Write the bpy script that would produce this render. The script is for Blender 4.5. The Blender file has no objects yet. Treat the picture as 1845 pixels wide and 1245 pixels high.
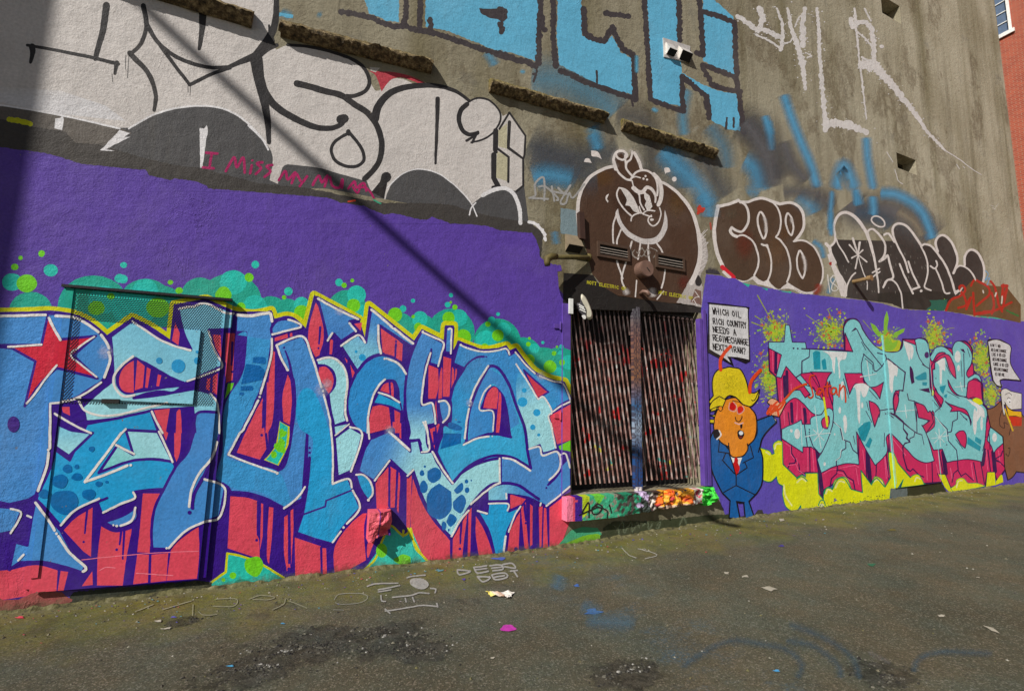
import bpy, math, random
from mathutils import Vector, Matrix, noise
from mathutils.geometry import tessellate_polygon
SC = bpy.context.scene
COL = SC.collection
rnd = random.Random(7)

# ---------------------------------------------------------------- camera
# measured from the photograph: focal 852 px of 1845, verticals and wall lines give the rotation
def _n(v): return v.normalized()
CU = _n(Vector((128, -6622, 852)))                 # world up in camera axes (x right, y down, z forward)
CW = Vector((1932, 147, 852)); CW = _n(CW - CW.dot(CU) * CU)   # along the wall
CN = CU.cross(CW)                                  # into the wall
CAM_D, CAM_H = 4.972861, 1.6
cam_d = bpy.data.cameras.new('camera'); cam = bpy.data.objects.new('camera', cam_d); COL.objects.link(cam)
cam_d.sensor_width = 36; cam_d.lens = 852 / 1845 * 36; cam_d.clip_start = 0.05; cam_d.clip_end = 400
def _w(v): return Vector((v.dot(CW), v.dot(CN), v.dot(CU)))
cx, cy, cz = _w(Vector((1, 0, 0))), _w(Vector((0, -1, 0))), _w(Vector((0, 0, -1)))
cam.matrix_world = Matrix(((cx.x, cy.x, cz.x, 0), (cx.y, cy.y, cz.y, -CAM_D), (cx.z, cy.z, cz.z, CAM_H), (0, 0, 0, 1)))
SC.camera = cam

# ---------------------------------------------------------------- light
LDIR = Vector((1.7, 1.0, -1.45)).normalized()      # direction the sunlight travels
world = bpy.data.worlds.new('World'); SC.world = world; world.use_nodes = True
wn = world.node_tree; wn.nodes.clear()
sky = wn.nodes.new('ShaderNodeTexSky'); sky.sky_type = 'NISHITA'; sky.sun_disc = False
sky.sun_elevation = math.asin(-LDIR.z); sky.sun_rotation = math.atan2(-LDIR.x, -LDIR.y)
bg = wn.nodes.new('ShaderNodeBackground'); bg.inputs[1].default_value = 0.05
wo = wn.nodes.new('ShaderNodeOutputWorld')
wn.links.new(sky.outputs[0], bg.inputs[0]); wn.links.new(bg.outputs[0], wo.inputs[0])
sd = bpy.data.lights.new('sun', 'SUN'); sd.energy = 5.0; sd.angle = math.radians(0.5); sd.color = (1, 0.955, 0.89)
sun = bpy.data.objects.new('sun', sd); COL.objects.link(sun); sun.location = (-20, -14, 22)
sun.rotation_euler = LDIR.to_track_quat('-Z', 'Y').to_euler()
SC.view_settings.view_transform = 'Standard'; SC.view_settings.look = 'None'
SC.view_settings.exposure = 0; SC.view_settings.gamma = 1; SC.view_settings.use_curve_mapping = False
SC.cycles.max_bounces = 5; SC.cycles.transparent_max_bounces = 24

# ---------------------------------------------------------------- measuring helpers
FR = {'P0': (0, 0, 1), 'A': (0, 480, 4.15), 'B': (0, 780, 3.662), 'C': (360, 500, 4.4475), 'D': (360, 760, 3.89),
      'E': (680, 520, 4.4475), 'F': (680, 760, 3.89), 'G': (920, 240, 4.4475), 'H': (1260, 340, 5.66),
      'I': (1480, 340, 4.789), 'J': (960, 480, 4.789), 'K': (960, 740, 4.789), 'L': (1250, 520, 5.661),
      'M': (1250, 720, 5.187), 'N': (1380, 560, 6.223), 'O': (1600, 560, 6.2245), 'P': (1380, 740, 6.223),
      'Q': (1600, 740, 6.2245), 'R1': (0, 0, 3.662), 'R2': (450, 0, 3.662), 'R3': (900, 0, 3.662),
      'R4': (1345, 0, 3.662), 'S': (600, 960, 3.075), 'T': (0, 960, 3.075), 'U': (1200, 900, 2.86),
      'V': (640, 160, 4.7875), 'Z': (940, 400, 5.125), 'Y': (1180, 50, 10.375), 'X': (640, 890, 10.375)}
def ray(x, y):
    d = Vector((x - 922.5, y - 622.5, 852))
    return Vector((d.dot(CW), d.dot(CN), d.dot(CU)))
def at(x, y, p=0.0):
    """the point of the plane p metres in front of the wall that photo pixel (x, y) shows"""
    d = ray(x, y); t = (CAM_D - p) / d.y
    return Vector((t * d.x, -p, CAM_H + t * d.z))
def atf(fr, x, y, p=0.0):
    a = FR[fr]; return at(a[0] + x / a[2], a[1] + y / a[2], p)
def gz0(x):
    if x < 2.6: return 0.0
    if x < 5.4: return 0.1 * (x - 2.6) / 2.8
    if x < 7.8: return 0.1 + 0.036 * (x - 5.4) / 2.4
    return 0.136 + 0.047 * (x - 7.8) / 5.7
def gz(x, y):
    return gz0(x) + 0.012 * noise.noise(Vector((x * 0.8, y * 0.8, 3.1))) + 0.004 * noise.noise(Vector((x * 3, y * 3, 7.7)))
def atg(x, y):
    d = ray(x, y); z = 0.0
    for _ in range(6):
        t = (z - CAM_H) / d.z; X, Y = t * d.x, -CAM_D + t * d.y; z = gz(X, Y)
    return Vector((X, Y, z))

# ---------------------------------------------------------------- colours and materials
def lin(c): c /= 255; return c / 12.92 if c <= 0.04045 else ((c + 0.055) / 1.055) ** 2.4
KF = 0.94
def K(r, g, b, k=None): 
    k = k or KF
    return tuple(min(0.88, lin(v) / k) for v in (r, g, b))
def NT(name):
    m = bpy.data.materials.new(name); m.use_nodes = True; t = m.node_tree; t.nodes.clear()
    o = t.nodes.new('ShaderNodeOutputMaterial'); b = t.nodes.new('ShaderNodeBsdfPrincipled')
    t.links.new(b.outputs[0], o.inputs[0])
    return m, t, b, o
class G:
    """small wrapper that makes node trees short to write"""
    def __init__(s, t): s.t = t; s.n = t.nodes; s.l = t.links
    def pos(s, scale=(1, 1, 1), loc=(0, 0, 0)):
        g = s.n.new('ShaderNodeNewGeometry'); m = s.n.new('ShaderNodeMapping')
        m.inputs['Scale'].default_value = scale; m.inputs['Location'].default_value = loc
        s.l.new(g.outputs['Position'], m.inputs[0]); return m.outputs[0]
    def noise(s, v, sc, det=4, rough=0.55, out=0, dist=0):
        x = s.n.new('ShaderNodeTexNoise'); x.inputs['Scale'].default_value = sc; x.inputs['Detail'].default_value = det
        x.inputs['Roughness'].default_value = rough; x.inputs['Distortion'].default_value = dist
        s.l.new(v, x.inputs['Vector']); return x.outputs[out]
    def vor(s, v, sc, feat='F1', out=0):
        x = s.n.new('ShaderNodeTexVoronoi'); x.inputs['Scale'].default_value = sc; x.feature = feat
        s.l.new(v, x.inputs['Vector']); return x.outputs[out]
    def ramp(s, v, stops, mode='LINEAR'):
        r = s.n.new('ShaderNodeValToRGB'); r.color_ramp.interpolation = mode; e = r.color_ramp.elements
        while len(e) < len(stops): e.new(0.5)
        for k, (p, c) in zip(e, stops):
            k.position = p; k.color = (c[0], c[1], c[2], 1) if hasattr(c, '__len__') else (c, c, c, 1)
        s.l.new(v, r.inputs[0]); return r.outputs[0]
    def math(s, op, a, b=0.0, clamp=False):
        m = s.n.new('ShaderNodeMath'); m.operation = op; m.use_clamp = clamp
        for i, v in enumerate((a, b)):
            if hasattr(v, 'links'): s.l.new(v, m.inputs[i])
            else: m.inputs[i].default_value = v
        return m.outputs[0]
    def mix(s, f, a, b, mode='MIX'):
        m = s.n.new('ShaderNodeMix'); m.data_type = 'RGBA'; m.blend_type = mode
        for i, v in ((0, f), (6, a), (7, b)):
            if hasattr(v, 'links'): s.l.new(v, m.inputs[i])
            elif hasattr(v, '__len__'): m.inputs[i].default_value = (v[0], v[1], v[2], 1)
            else: m.inputs[i].default_value = v
        return m.outputs[2]
    def bump(s, h, strength, dist, prev=None):
        b = s.n.new('ShaderNodeBump'); b.inputs['Strength'].default_value = strength; b.inputs['Distance'].default_value = dist
        s.l.new(h, b.inputs['Height'])
        if prev is not None: s.l.new(prev, b.inputs['Normal'])
        return b.outputs[0]
    def sep(s, v):
        x = s.n.new('ShaderNodeSeparateXYZ'); s.l.new(v, x.inputs[0]); return x.outputs
def stucco(g, k=1.0):
    """relief shared by the bare wall and everything painted on it"""
    p = g.pos()
    n1 = g.bump(g.noise(p, 70, 4, 0.65), 0.62 * k, 0.006)
    n2 = g.bump(g.noise(p, 9, 4, 0.6), 0.5 * k, 0.020, n1)
    cr = g.noise(g.pos((1, 1, 0.35)), 3.0, 6, 0.62, 0, 1.2)
    cr = g.math('ABSOLUTE', g.math('SUBTRACT', cr, 0.5)); cr = g.ramp(cr, [(0.0, 1), (0.012, 0)])
    gate = g.ramp(g.noise(p, 1.3, 2), [(0.55, 0), (0.62, 1)])
    return g.bump(g.math('MULTIPLY', cr, gate), 0.5 * k, 0.006, n2)
def mat_paint(name, soft=False, gloss=0.62, k=1.0, flat=False):
    m, t, b, o = NT(name); g = G(t)
    a = t.nodes.new('ShaderNodeVertexColor'); a.layer_name = 'Col'
    p = g.pos()
    v = g.ramp(g.noise(p, 2.2, 5, 0.6), [(0.3, 0.90), (0.7, 1.06)])
    c = g.mix(1.0, a.outputs[0], v, 'MULTIPLY')
    v2 = g.ramp(g.noise(p, 45, 2, 0.6), [(0.3, 0.88), (0.7, 1.10)])
    c = g.mix(1.0, c, v2, 'MULTIPLY')
    # dirt washed down the wall and scuffs
    st = g.noise(g.pos((9, 9, 0.9)), 1.0, 4, 0.6)
    c = g.mix(g.ramp(st, [(0.55, 0.0), (0.85, 0.16)]), c, K(95, 88, 70))
    c = g.mix(g.ramp(g.noise(g.pos((1, 1, 1), (7, 1, 3)), 0.8, 6, 0.65), [(0.5, 0), (0.72, 0.07)]), c, K(190, 180, 170))
    chip = g.math('MULTIPLY', g.ramp(g.noise(p, 26, 3, 0.6), [(0.70, 0), (0.715, 1)]), g.ramp(g.noise(p, 1.7, 2), [(0.5, 0), (0.6, 1)]))
    c = g.mix(chip, c, K(120, 112, 98))
    zz = g.sep(p)[2]
    foot = g.ramp(g.math('ADD', zz, g.math('MULTIPLY', g.noise(p, 9, 6, 0.8), 0.30)), [(0.13, 0.9), (0.22, 0.0)])
    if not flat: c = g.mix(foot, c, g.ramp(g.noise(p, 14, 3), [(0.4, K(58, 56, 38)), (0.6, K(104, 100, 74))]))
    t.links.new(c, b.inputs['Base Color'])
    b.inputs['Roughness'].default_value = gloss
    b.inputs['Specular IOR Level'].default_value = 0.22
    t.links.new(stucco(g, k), b.inputs['Normal'])
    if soft:
        tr = t.nodes.new('ShaderNodeBsdfTransparent'); mx = t.nodes.new('ShaderNodeMixShader')
        nz = g.noise(p, 48, 5, 0.75)
        al = g.math('ADD', a.outputs[1], g.math('MULTIPLY', g.math('SUBTRACT', nz, 0.5), 0.8))
        al = g.math('MULTIPLY', g.ramp(al, [(0.18, 0), (1.05, 0.9)]), g.ramp(a.outputs[1], [(0, 0), (0.12, 1)]))
        t.links.new(al, mx.inputs[0]); t.links.new(tr.outputs[0], mx.inputs[1]); t.links.new(b.outputs[0], mx.inputs[2])
        t.links.new(mx.outputs[0], o.inputs[0])
    return m
M_PAINT = mat_paint('wall_paint'); M_SOFT = mat_paint('sprayed_paint_haze', True)
M_GPAINT = mat_paint('paint_on_asphalt', True, 0.8, 1.4, True)
M_METALPAINT = mat_paint('paint_on_sheet_metal', gloss=0.42, k=0.45)
def mat_plain(name, col, rough=0.7, metal=0, bump=0.3, bs=60, var=0.15, spec=0.4):
    m, t, b, o = NT(name); g = G(t); p = g.pos()
    v = g.ramp(g.noise(p, 14, 4), [(0.3, 1 - var), (0.7, 1 + var)])
    t.links.new(g.mix(1.0, col, v, 'MULTIPLY'), b.inputs['Base Color'])
    b.inputs['Roughness'].default_value = rough; b.inputs['Metallic'].default_value = metal
    b.inputs['Specular IOR Level'].default_value = spec
    t.links.new(g.bump(g.noise(p, bs, 3), bump, 0.004), b.inputs['Normal'])
    return m
def mat_vcol(name, rough=0.7, bump=0.5, bs=50, dist=0.008):
    m, t, b, o = NT(name); g = G(t); p = g.pos()
    a = t.nodes.new('ShaderNodeVertexColor'); a.layer_name = 'Col'
    v = g.ramp(g.noise(p, 30, 4), [(0.3, 0.8), (0.7, 1.15)])
    t.links.new(g.mix(1.0, a.outputs[0], v, 'MULTIPLY'), b.inputs['Base Color'])
    b.inputs['Roughness'].default_value = rough
    t.links.new(g.bump(g.noise(p, bs, 4, 0.65), bump, dist), b.inputs['Normal'])
    return m

# ---------------------------------------------------------------- object helpers
def tag(o, label=None, cat=None, group=None, kind=None):
    if label: o['label'] = label
    if cat: o['category'] = cat
    if group: o['group'] = group
    if kind: o['kind'] = kind
    return o
def empty(name, loc, label, cat, group=None):
    o = bpy.data.objects.new(name, None); COL.objects.link(o); o.location = loc
    return tag(o, label, cat, group)
bpy_update = bpy.context.view_layer.update
def mesh(name, vs, fs, mat, parent=None, cols=None, smooth=False, mats=None, fm=None):
    """vs are world coordinates; a child keeps them whatever its parent's place is"""
    off = Vector((0, 0, 0))
    if parent is not None: off = parent.location if parent.parent is None else Vector((0, 0, 0))
    if parent is not None and parent.parent is not None:
        q = parent; off = Vector((0, 0, 0))
        while q is not None: off = off + q.location; q = q.parent
    me = bpy.data.meshes.new(name)
    me.from_pydata([tuple(Vector(v) - off) for v in vs], [], fs)
    for m in (mats or [mat]): me.materials.append(m)
    if fm: me.polygons.foreach_set('material_index', fm)
    if cols is not None:
        ca = me.color_attributes.new('Col', 'FLOAT_COLOR', 'POINT')
        flat = []
        for c in cols: flat += [c[0], c[1], c[2], c[3] if len(c) > 3 else 1.0]
        ca.data.foreach_set('color', flat)
    if smooth: me.polygons.foreach_set('use_smooth', [True] * len(me.polygons))
    me.update()
    o = bpy.data.objects.new(name, me); COL.objects.link(o)
    if parent is not None: o.parent = parent
    return o
class MB:
    def __init__(s): s.v = []; s.f = []; s.c = []
    def quad(s, a, b, c, d, col=None):
        i = len(s.v); s.v += [a, b, c, d]; s.f.append((i, i + 1, i + 2, i + 3)); s.c += [col or (1, 1, 1)] * 4
    def hexa(s, p, col=None):
        """8 corners: 0-3 front loop, 4-7 back loop"""
        i = len(s.v); s.v += p; s.c += [col or (1, 1, 1)] * 8
        s.f += [(i, i+1, i+2, i+3), (i+7, i+6, i+5, i+4), (i+4, i+5, i+1, i), (i+5, i+6, i+2, i+1), (i+6, i+7, i+3, i+2), (i+7, i+4, i, i+3)]
    def box(s, x0, x1, y0, y1, z0, z1, col=None):
        s.hexa([Vector(q) for q in ((x0, y0, z0), (x1, y0, z0), (x1, y0, z1), (x0, y0, z1), (x0, y1, z0), (x1, y1, z0), (x1, y1, z1), (x0, y1, z1))], col)
    def pbox(s, quad, p0, p1, fr='P0', col=None):
        """a board whose front face shows as the four photo points, from p0 to p1 metres in front of the wall"""
        f = [atf(fr, x, y, p1) for x, y in quad]
        b = [Vector((q.x, -p0, q.z)) for q in f]
        s.hexa([f[3], f[2], f[1], f[0], b[3], b[2], b[1], b[0]], col)
    def bar(s, a, b, w, d, col=None, nrm=Vector((0, -1, 0))):
        u = (b - a).normalized(); sd_ = u.cross(nrm).normalized(); n = nrm.normalized()
        q = [a - sd_ * w / 2 + n * d / 2, a + sd_ * w / 2 + n * d / 2, b + sd_ * w / 2 + n * d / 2, b - sd_ * w / 2 + n * d / 2]
        s.hexa(q + [k - n * d for k in q], col)
    def tube(s, pts, r, seg=12, col=None, caps=True):
        rs = r if hasattr(r, '__len__') else [r] * len(pts)
        i0 = len(s.v); prev = None
        for k, p in enumerate(pts):
            t = (pts[min(k + 1, len(pts) - 1)] - pts[max(k - 1, 0)]).normalized()
            if prev is None:
                a = t.cross(Vector((0, 0, 1)))
                if a.length < 0.1: a = t.cross(Vector((1, 0, 0)))
                a.normalize()
            else: a = (prev - t * prev.dot(t)).normalized()
            prev = a; b = t.cross(a)
            for j in range(seg):
                th = 2 * math.pi * j / seg; s.v.append(p + (a * math.cos(th) + b * math.sin(th)) * rs[k]); s.c.append(col or (1, 1, 1))
        for k in range(len(pts) - 1):
            for j in range(seg):
                j2 = (j + 1) % seg; A = i0 + k * seg
                s.f.append((A + j, A + j2, A + seg + j2, A + seg + j))
        if caps:
            s.f.append(tuple(i0 + j for j in range(seg))[::-1]); s.f.append(tuple(i0 + (len(pts) - 1) * seg + j for j in range(seg)))
    def build(s, name, mat, parent=None, smooth=False, vc=False):
        return mesh(name, s.v, s.f, mat, parent, s.c if vc else None, smooth)

# ---------------------------------------------------------------- painting on the wall
def parse(fr, txt):
    out = []
    for tok in txt.split():
        if tok.endswith(':'): fr = tok[:-1]; continue
        c = tok.endswith('c'); tok = tok.rstrip('c'); x, y = tok.split(',')
        a = FR[fr]; out.append((a[0] + float(x) / a[2], a[1] + float(y) / a[2], c))
    return out
def cr(p0, p1, p2, p3, n):
    r = []
    for k in range(n):
        t = k / n; t2 = t * t; t3 = t2 * t
        r.append(tuple(0.5 * ((2 * p1[i]) + (-p0[i] + p2[i]) * t + (2 * p0[i] - 5 * p1[i] + 4 * p2[i] - p3[i]) * t2 + (-p0[i] + 3 * p1[i] - 3 * p2[i] + p3[i]) * t3) for i in (0, 1)))
    return r
def curve(pts, closed, linear=False):
    """list of smooth runs; a corner ends one run and starts the next"""
    n = len(pts)
    if linear: return [[(p[0], p[1]) for p in pts] + ([(pts[0][0], pts[0][1])] if closed else [])]
    segs = []; m = n if closed else n - 1; run = []
    for i in range(m):
        p1, p2 = pts[i], pts[(i + 1) % n]
        p0 = pts[(i - 1) % n] if (closed or i > 0) else p1; p3 = pts[(i + 2) % n] if (closed or i + 2 < n) else p2
        if p1[2]: p0 = p1
        if p2[2]: p3 = p2
        L = math.hypot(p1[0] - p2[0], p1[1] - p2[1]); k = max(2, min(9, int(L / 2.6)))
        if p1[2] and p2[2]: k = 1
        if p1[2] and run: segs.append(run + [(p1[0], p1[1])]); run = []
        run += cr(p0, p1, p2, p3, k)
    last = pts[0] if closed else pts[-1]
    segs.append(run + [(last[0], last[1])])
    return segs
def clip_half(poly, a, b):
    """Sutherland-Hodgman against one edge of a clockwise (screen) convex quad"""
    out = []; n = len(poly)
    def side(p): return (b[0] - a[0]) * (p[1] - a[1]) - (b[1] - a[1]) * (p[0] - a[0])
    for i in range(n):
        p, q = poly[i], poly[(i + 1) % n]; sp, sq = side(p), side(q)
        if sp >= 0: out.append(p)
        if (sp >= 0) != (sq >= 0):
            t = sp / (sp - sq); out.append(tuple(p[j] + (q[j] - p[j]) * t for j in range(len(p))))
    return out
REGIONS = {}       # name -> (quad clockwise on screen, metres in front of the wall)
class Piece:
    """one graffiti piece: every patch is a thin sheet of paint lying on the wall"""
    def __init__(s, base=0.001, regions=(), plane='wall', p=0.0, mats=None):
        s.base = base; s.k = 0; s.regions = regions; s.plane = plane; s.p = p
        s.out = {None: ([], [], [], [])}
        for r in regions: s.out[r] = ([], [], [], [])
        s.fr = 'P0'; s.scatter = None
    def f(s, fr): s.fr = fr; return s
    def _put(s, tris, soft):
        """tris: list of 3 vertices (x, y, r, g, b, a) in photo pixels"""
        if s.scatter is None: s.k += 1; kk = s.k
        else: kk = s.scatter + rnd.randint(1, 160)
        tris = [[(v[0] + 0.55 * noise.noise(Vector((v[0] * .11, v[1] * .11, 1.5))) , v[1] + 0.55 * noise.noise(Vector((v[0] * .11, v[1] * .11, 8.5)))) + tuple(v[2:]) for v in t] for t in tris]
        off = s.base + kk * 2.5e-6
        for rg in [None] + [r for r in s.regions]:
            vs, fs, cs, fm = s.out[rg]
            for t in tris:
                poly = list(t)
                if rg is None and s.plane == 'wall' and s.p == 0:
                    cx_ = sum(v[0] for v in poly) / len(poly); cy_ = sum(v[1] for v in poly) / len(poly)
                    if 850 < cx_ < 1100 and 530 < cy_ < 895:      # no paint hangs in the open doorway
                        poly = clip_half(poly, (1028.5, 500), (1028.2, 900))
                        if len(poly) < 3: continue
                if rg is not None:
                    q = REGIONS[rg][0]
                    for i in range(4):
                        poly = clip_half(poly, q[i], q[(i + 1) % 4])
                        if len(poly) < 3: break
                    if len(poly) < 3: continue
                i0 = len(vs)
                for v in poly:
                    if s.plane == 'ground':
                        w = atg(v[0], v[1]); w.z += 0.007 + off
                    elif rg is None: w = at(v[0], v[1], s.p + off)
                    else: w = at(v[0], v[1], REGIONS[rg][1] + off)
                    vs.append(w); cs.append(v[2:6])
                fs.append(tuple(range(i0, i0 + len(poly)))); fm.append(1 if soft else 0)
    def _fill(s, pts, col, grad=None, soft=False):
        ps = [Vector((x, y, 0)) for x, y in pts]
        tr = tessellate_polygon([ps]); tris = []
        def cv(p):
            if grad is None: return tuple(col[:3]) + (1.0,)
            c2, a, b = grad; dx, dy = b[0] - a[0], b[1] - a[1]
            t = ((p[0] - a[0]) * dx + (p[1] - a[1]) * dy) / (dx * dx + dy * dy); t = min(1, max(0, t))
            t = t * t * (3 - 2 * t)
            return tuple(col[i] * (1 - t) + c2[i] * t for i in range(3)) + (1.0,)
        st = [tuple(pts[i] for i in t) for t in tr]
        lim = 22 if grad is not None else (40 if s.plane == 'ground' else 1e9)
        while st:
            t = st.pop(); ls = [math.hypot(t[i][0] - t[(i + 1) % 3][0], t[i][1] - t[(i + 1) % 3][1]) for i in range(3)]
            m = max(ls)
            if m > lim:
                i = ls.index(m); a, b, c = t[i], t[(i + 1) % 3], t[(i + 2) % 3]; h = ((a[0] + b[0]) / 2, (a[1] + b[1]) / 2)
                st += [(a, h, c), (h, b, c)]; continue
            area = (t[1][0] - t[0][0]) * (t[2][1] - t[0][1]) - (t[1][1] - t[0][1]) * (t[2][0] - t[0][0])
            if abs(area) < 1e-4: continue
            if area < 0: t = (t[0], t[2], t[1])
            tris.append([(p[0], p[1]) + cv(p) for p in t])
        s._put(tris, soft)
    def poly(s, col, txt, grad=None, o=0, oc=None, rough=0, linear=False):
        pts = parse(s.fr, txt); runs = curve(pts, True, linear); loop = []
        for r in runs: loop += r[:-1]
        if rough: loop = roughen(loop, rough, True)
        if grad:
            a, b = parse(s.fr, grad[1]); grad = (grad[0], a, b)
        s._fill(loop, col, grad)
        if o:
            for r in runs: s._ribbon(r, o / FR[s.fr][2], oc)
        return s
    def lp(s, col, txt, **k): return s.poly(col, txt, linear=True, **k)
    def el(s, col, x, y, rx, ry=None, rot=0, n=20, wob=0.0):
        a = FR[s.fr]; ry = ry or rx; cx_, cy_ = a[0] + x / a[2], a[1] + y / a[2]; rx /= a[2]; ry /= a[2]
        pts = []; ph = rnd.random() * 6
        for i in range(n):
            th = 2 * math.pi * i / n; w = 1 + wob * math.sin(3 * th + ph) + wob * 0.6 * math.sin(5 * th + 2 * ph)
            u, v = rx * w * math.cos(th), ry * w * math.sin(th)
            pts.append((cx_ + u * math.cos(rot) - v * math.sin(rot), cy_ + u * math.sin(rot) + v * math.cos(rot)))
        s._fill(pts, col); return s
    def _ribbon(s, run, w, col, w1=None, rough=0, cap=True):
        w1 = w if w1 is None else w1
        pts = [run[0]]
        for p in run[1:]:
            if math.hypot(p[0] - pts[-1][0], p[1] - pts[-1][1]) > 0.15: pts.append(p)
        if len(pts) < 2: return
        if rough:
            q = []
            for a, b in zip(pts, pts[1:]):
                k = max(1, int(math.hypot(a[0] - b[0], a[1] - b[1]) / 3)); q += [(a[0] + (b[0] - a[0]) * i / k, a[1] + (b[1] - a[1]) * i / k) for i in range(k)]
            pts = q + [pts[-1]]
        n = len(pts); tris = []; L = []; R = []
        # split where the line turns sharply, so that no face folds over
        cuts = [0]
        for i in range(1, n - 1):
            ax, ay = pts[i][0] - pts[i - 1][0], pts[i][1] - pts[i - 1][1]; bx, by = pts[i + 1][0] - pts[i][0], pts[i + 1][1] - pts[i][1]
            cs = (ax * bx + ay * by) / (math.hypot(ax, ay) * math.hypot(bx, by))
            if cs < 0.75: cuts.append(i)
        cuts.append(n - 1)
        c4 = tuple(col[:3]) + (1.0,)
        for a, b in zip(cuts, cuts[1:]):
            seg = pts[a:b + 1]; L = []; R = []
            for i, p in enumerate(seg):
                q0, q1 = seg[max(0, i - 1)], seg[min(len(seg) - 1, i + 1)]; dx, dy = q1[0] - q0[0], q1[1] - q0[1]; h = math.hypot(dx, dy) or 1
                t = (a + i) / (n - 1); ww = (w + (w1 - w) * t) / 2
                e1 = ww * (1 + (rnd.uniform(-rough, rough) if rough else 0)); e2 = ww * (1 + (rnd.uniform(-rough, rough) if rough else 0))
                L.append((p[0] + dy / h * e1, p[1] - dx / h * e1) + c4); R.append((p[0] - dy / h * e2, p[1] + dx / h * e2) + c4)
            tr = []
            for i in range(len(seg) - 1): tr += [[L[i], L[i + 1], R[i + 1]], [L[i], R[i + 1], R[i]]]
            s._put(tr, False)
        if cap:
            for i in cuts:
                t = i / (n - 1); ww = (w + (w1 - w) * t) / 2
                if ww > 0.5:
                    m = 10; s._put([[(pts[i][0], pts[i][1]) + c4] + [(pts[i][0] + ww * math.cos(2 * math.pi * (j + d) / m), pts[i][1] + ww * math.sin(2 * math.pi * (j + d) / m)) + c4 for d in (0, 1)] for j in range(m)], False)
    def st(s, col, w, txt, linear=False, rough=0, closed=False):
        w0, w1 = w if isinstance(w, tuple) else (w, w); sc = FR[s.fr][2]
        for part in txt.split('|'):
            for r in curve(parse(s.fr, part), closed, linear): s._ribbon(r, w0 / sc, col, w1 / sc, rough)
        return s
    def ls(s, col, w, txt, **k): return s.st(col, w, txt, linear=True, **k)
    def soft(s, col, w, txt, op=1.0):
        """sprayed line that fades towards its edges"""
        sc = FR[s.fr][2]; w = w / sc
        for part in txt.split('|'):
            for run in curve(parse(s.fr, part), False):
                pts = []
                for a, b in zip(run, run[1:]):
                    k = max(1, int(math.hypot(a[0] - b[0], a[1] - b[1]) / (w * 0.35 + 2))); pts += [(a[0] + (b[0] - a[0]) * i / k, a[1] + (b[1] - a[1]) * i / k) for i in range(k)]
                pts.append(run[-1]); n = len(pts); rows = []
                for i, p in enumerate(pts):
                    q0, q1 = pts[max(0, i - 1)], pts[min(n - 1, i + 1)]; dx, dy = q1[0] - q0[0], q1[1] - q0[1]; h = math.hypot(dx, dy) or 1
                    e = 0.0 if i in (0, n - 1) else 1.0
                    if n > 4 and i in (1, n - 2): e = 0.7
                    rows.append([(p[0] + dy / h * w * u, p[1] - dx / h * w * u) + tuple(col[:3]) + (op * e * al,) for u, al in ((-1.0, 0), (-0.5, 0.45), (0, 1), (0.5, 0.45), (1.0, 0))])
                tr = []
                for i in range(n - 1):
                    for j in range(4):
                        a, b, c, d = rows[i][j], rows[i][j + 1], rows[i + 1][j + 1], rows[i + 1][j]
                        tr += [[a, b, c], [a, c, d]]
                s._put(tr, True)
        return s
    def glow(s, col, x, y, r, op=1.0, ry=None):
        a = FR[s.fr]; cx_, cy_ = a[0] + x / a[2], a[1] + y / a[2]; ry = (ry or r) / a[2]; r = r / a[2]; m = 14; tr = []
        rings = ((0, 1), (0.35, 0.8), (0.7, 0.35), (1, 0))
        for (r0, a0), (r1, a1) in zip(rings, rings[1:]):
            for j in range(m):
                v = []
                for rr, aa, jj in ((r0, a0, j), (r1, a1, j), (r1, a1, j + 1), (r0, a0, j + 1)):
                    th = 2 * math.pi * jj / m; v.append((cx_ + rr * r * math.cos(th), cy_ + rr * ry * math.sin(th)) + tuple(col[:3]) + (aa * op,))
                tr.append([v[0], v[1], v[2]])
                if r0 > 0: tr.append([v[0], v[2], v[3]])
        s._put(tr, True); return s
    def text(s, col, w, txt, x0, y0, x1, y1, h, slant=0.0, jit=0.25):
        """hand lettering between two photo points (top-left to top-right), h pixels tall"""
        n = len(txt); adv = 1.0 / n
        for i, ch in enumerate(txt):
            for stx in GLY.get(ch, '').split('|'):
                if not stx: continue
                pts = []
                for q in stx.split():
                    u, v = (float(k) for k in q.split(',')); t = (i + u / 4 * 0.70) * adv
                    pts.append((x0 + (x1 - x0) * t + slant * v / 6 * h + rnd.uniform(-jit, jit), y0 + (y1 - y0) * t + v / 6 * h + rnd.uniform(-jit, jit)))
                s._ribbon(pts, w, col)
        return s
    def emit(s, name, parent, label=None, hard=None, rparents=None, rname=None):
        res = {}
        for rg, (vs, fs, cs, fm) in s.out.items():
            if not fs: continue
            par = parent if rg is None else rparents[rg]
            mp = (hard or M_PAINT) if rg is None else M_METALPAINT
            o = mesh(name if rg is None else (rname or name), vs, fs, None, par, cs, mats=([M_GPAINT, M_GPAINT] if s.plane == 'ground' else [mp, M_SOFT]), fm=fm)
            if label: o['label'] = label
            res[rg] = o
        print('PIECE', name, s.k, round(s.base, 4), round(s.base + s.k * 2.5e-6, 4))
        return res.get(None)
def roughen(loop, amp, closed):
    out = []; n = len(loop)
    for i in range(n if closed else n - 1):
        a, b = loop[i], loop[(i + 1) % n]; L = math.hypot(a[0] - b[0], a[1] - b[1]); k = max(1, int(L / 3.5))
        for j in range(k):
            t = j / k; dx, dy = (b[0] - a[0]) / (L or 1), (b[1] - a[1]) / (L or 1); e = rnd.uniform(-amp, amp)
            out.append((a[0] + (b[0] - a[0]) * t + dy * e, a[1] + (b[1] - a[1]) * t - dx * e))
    return out
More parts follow.
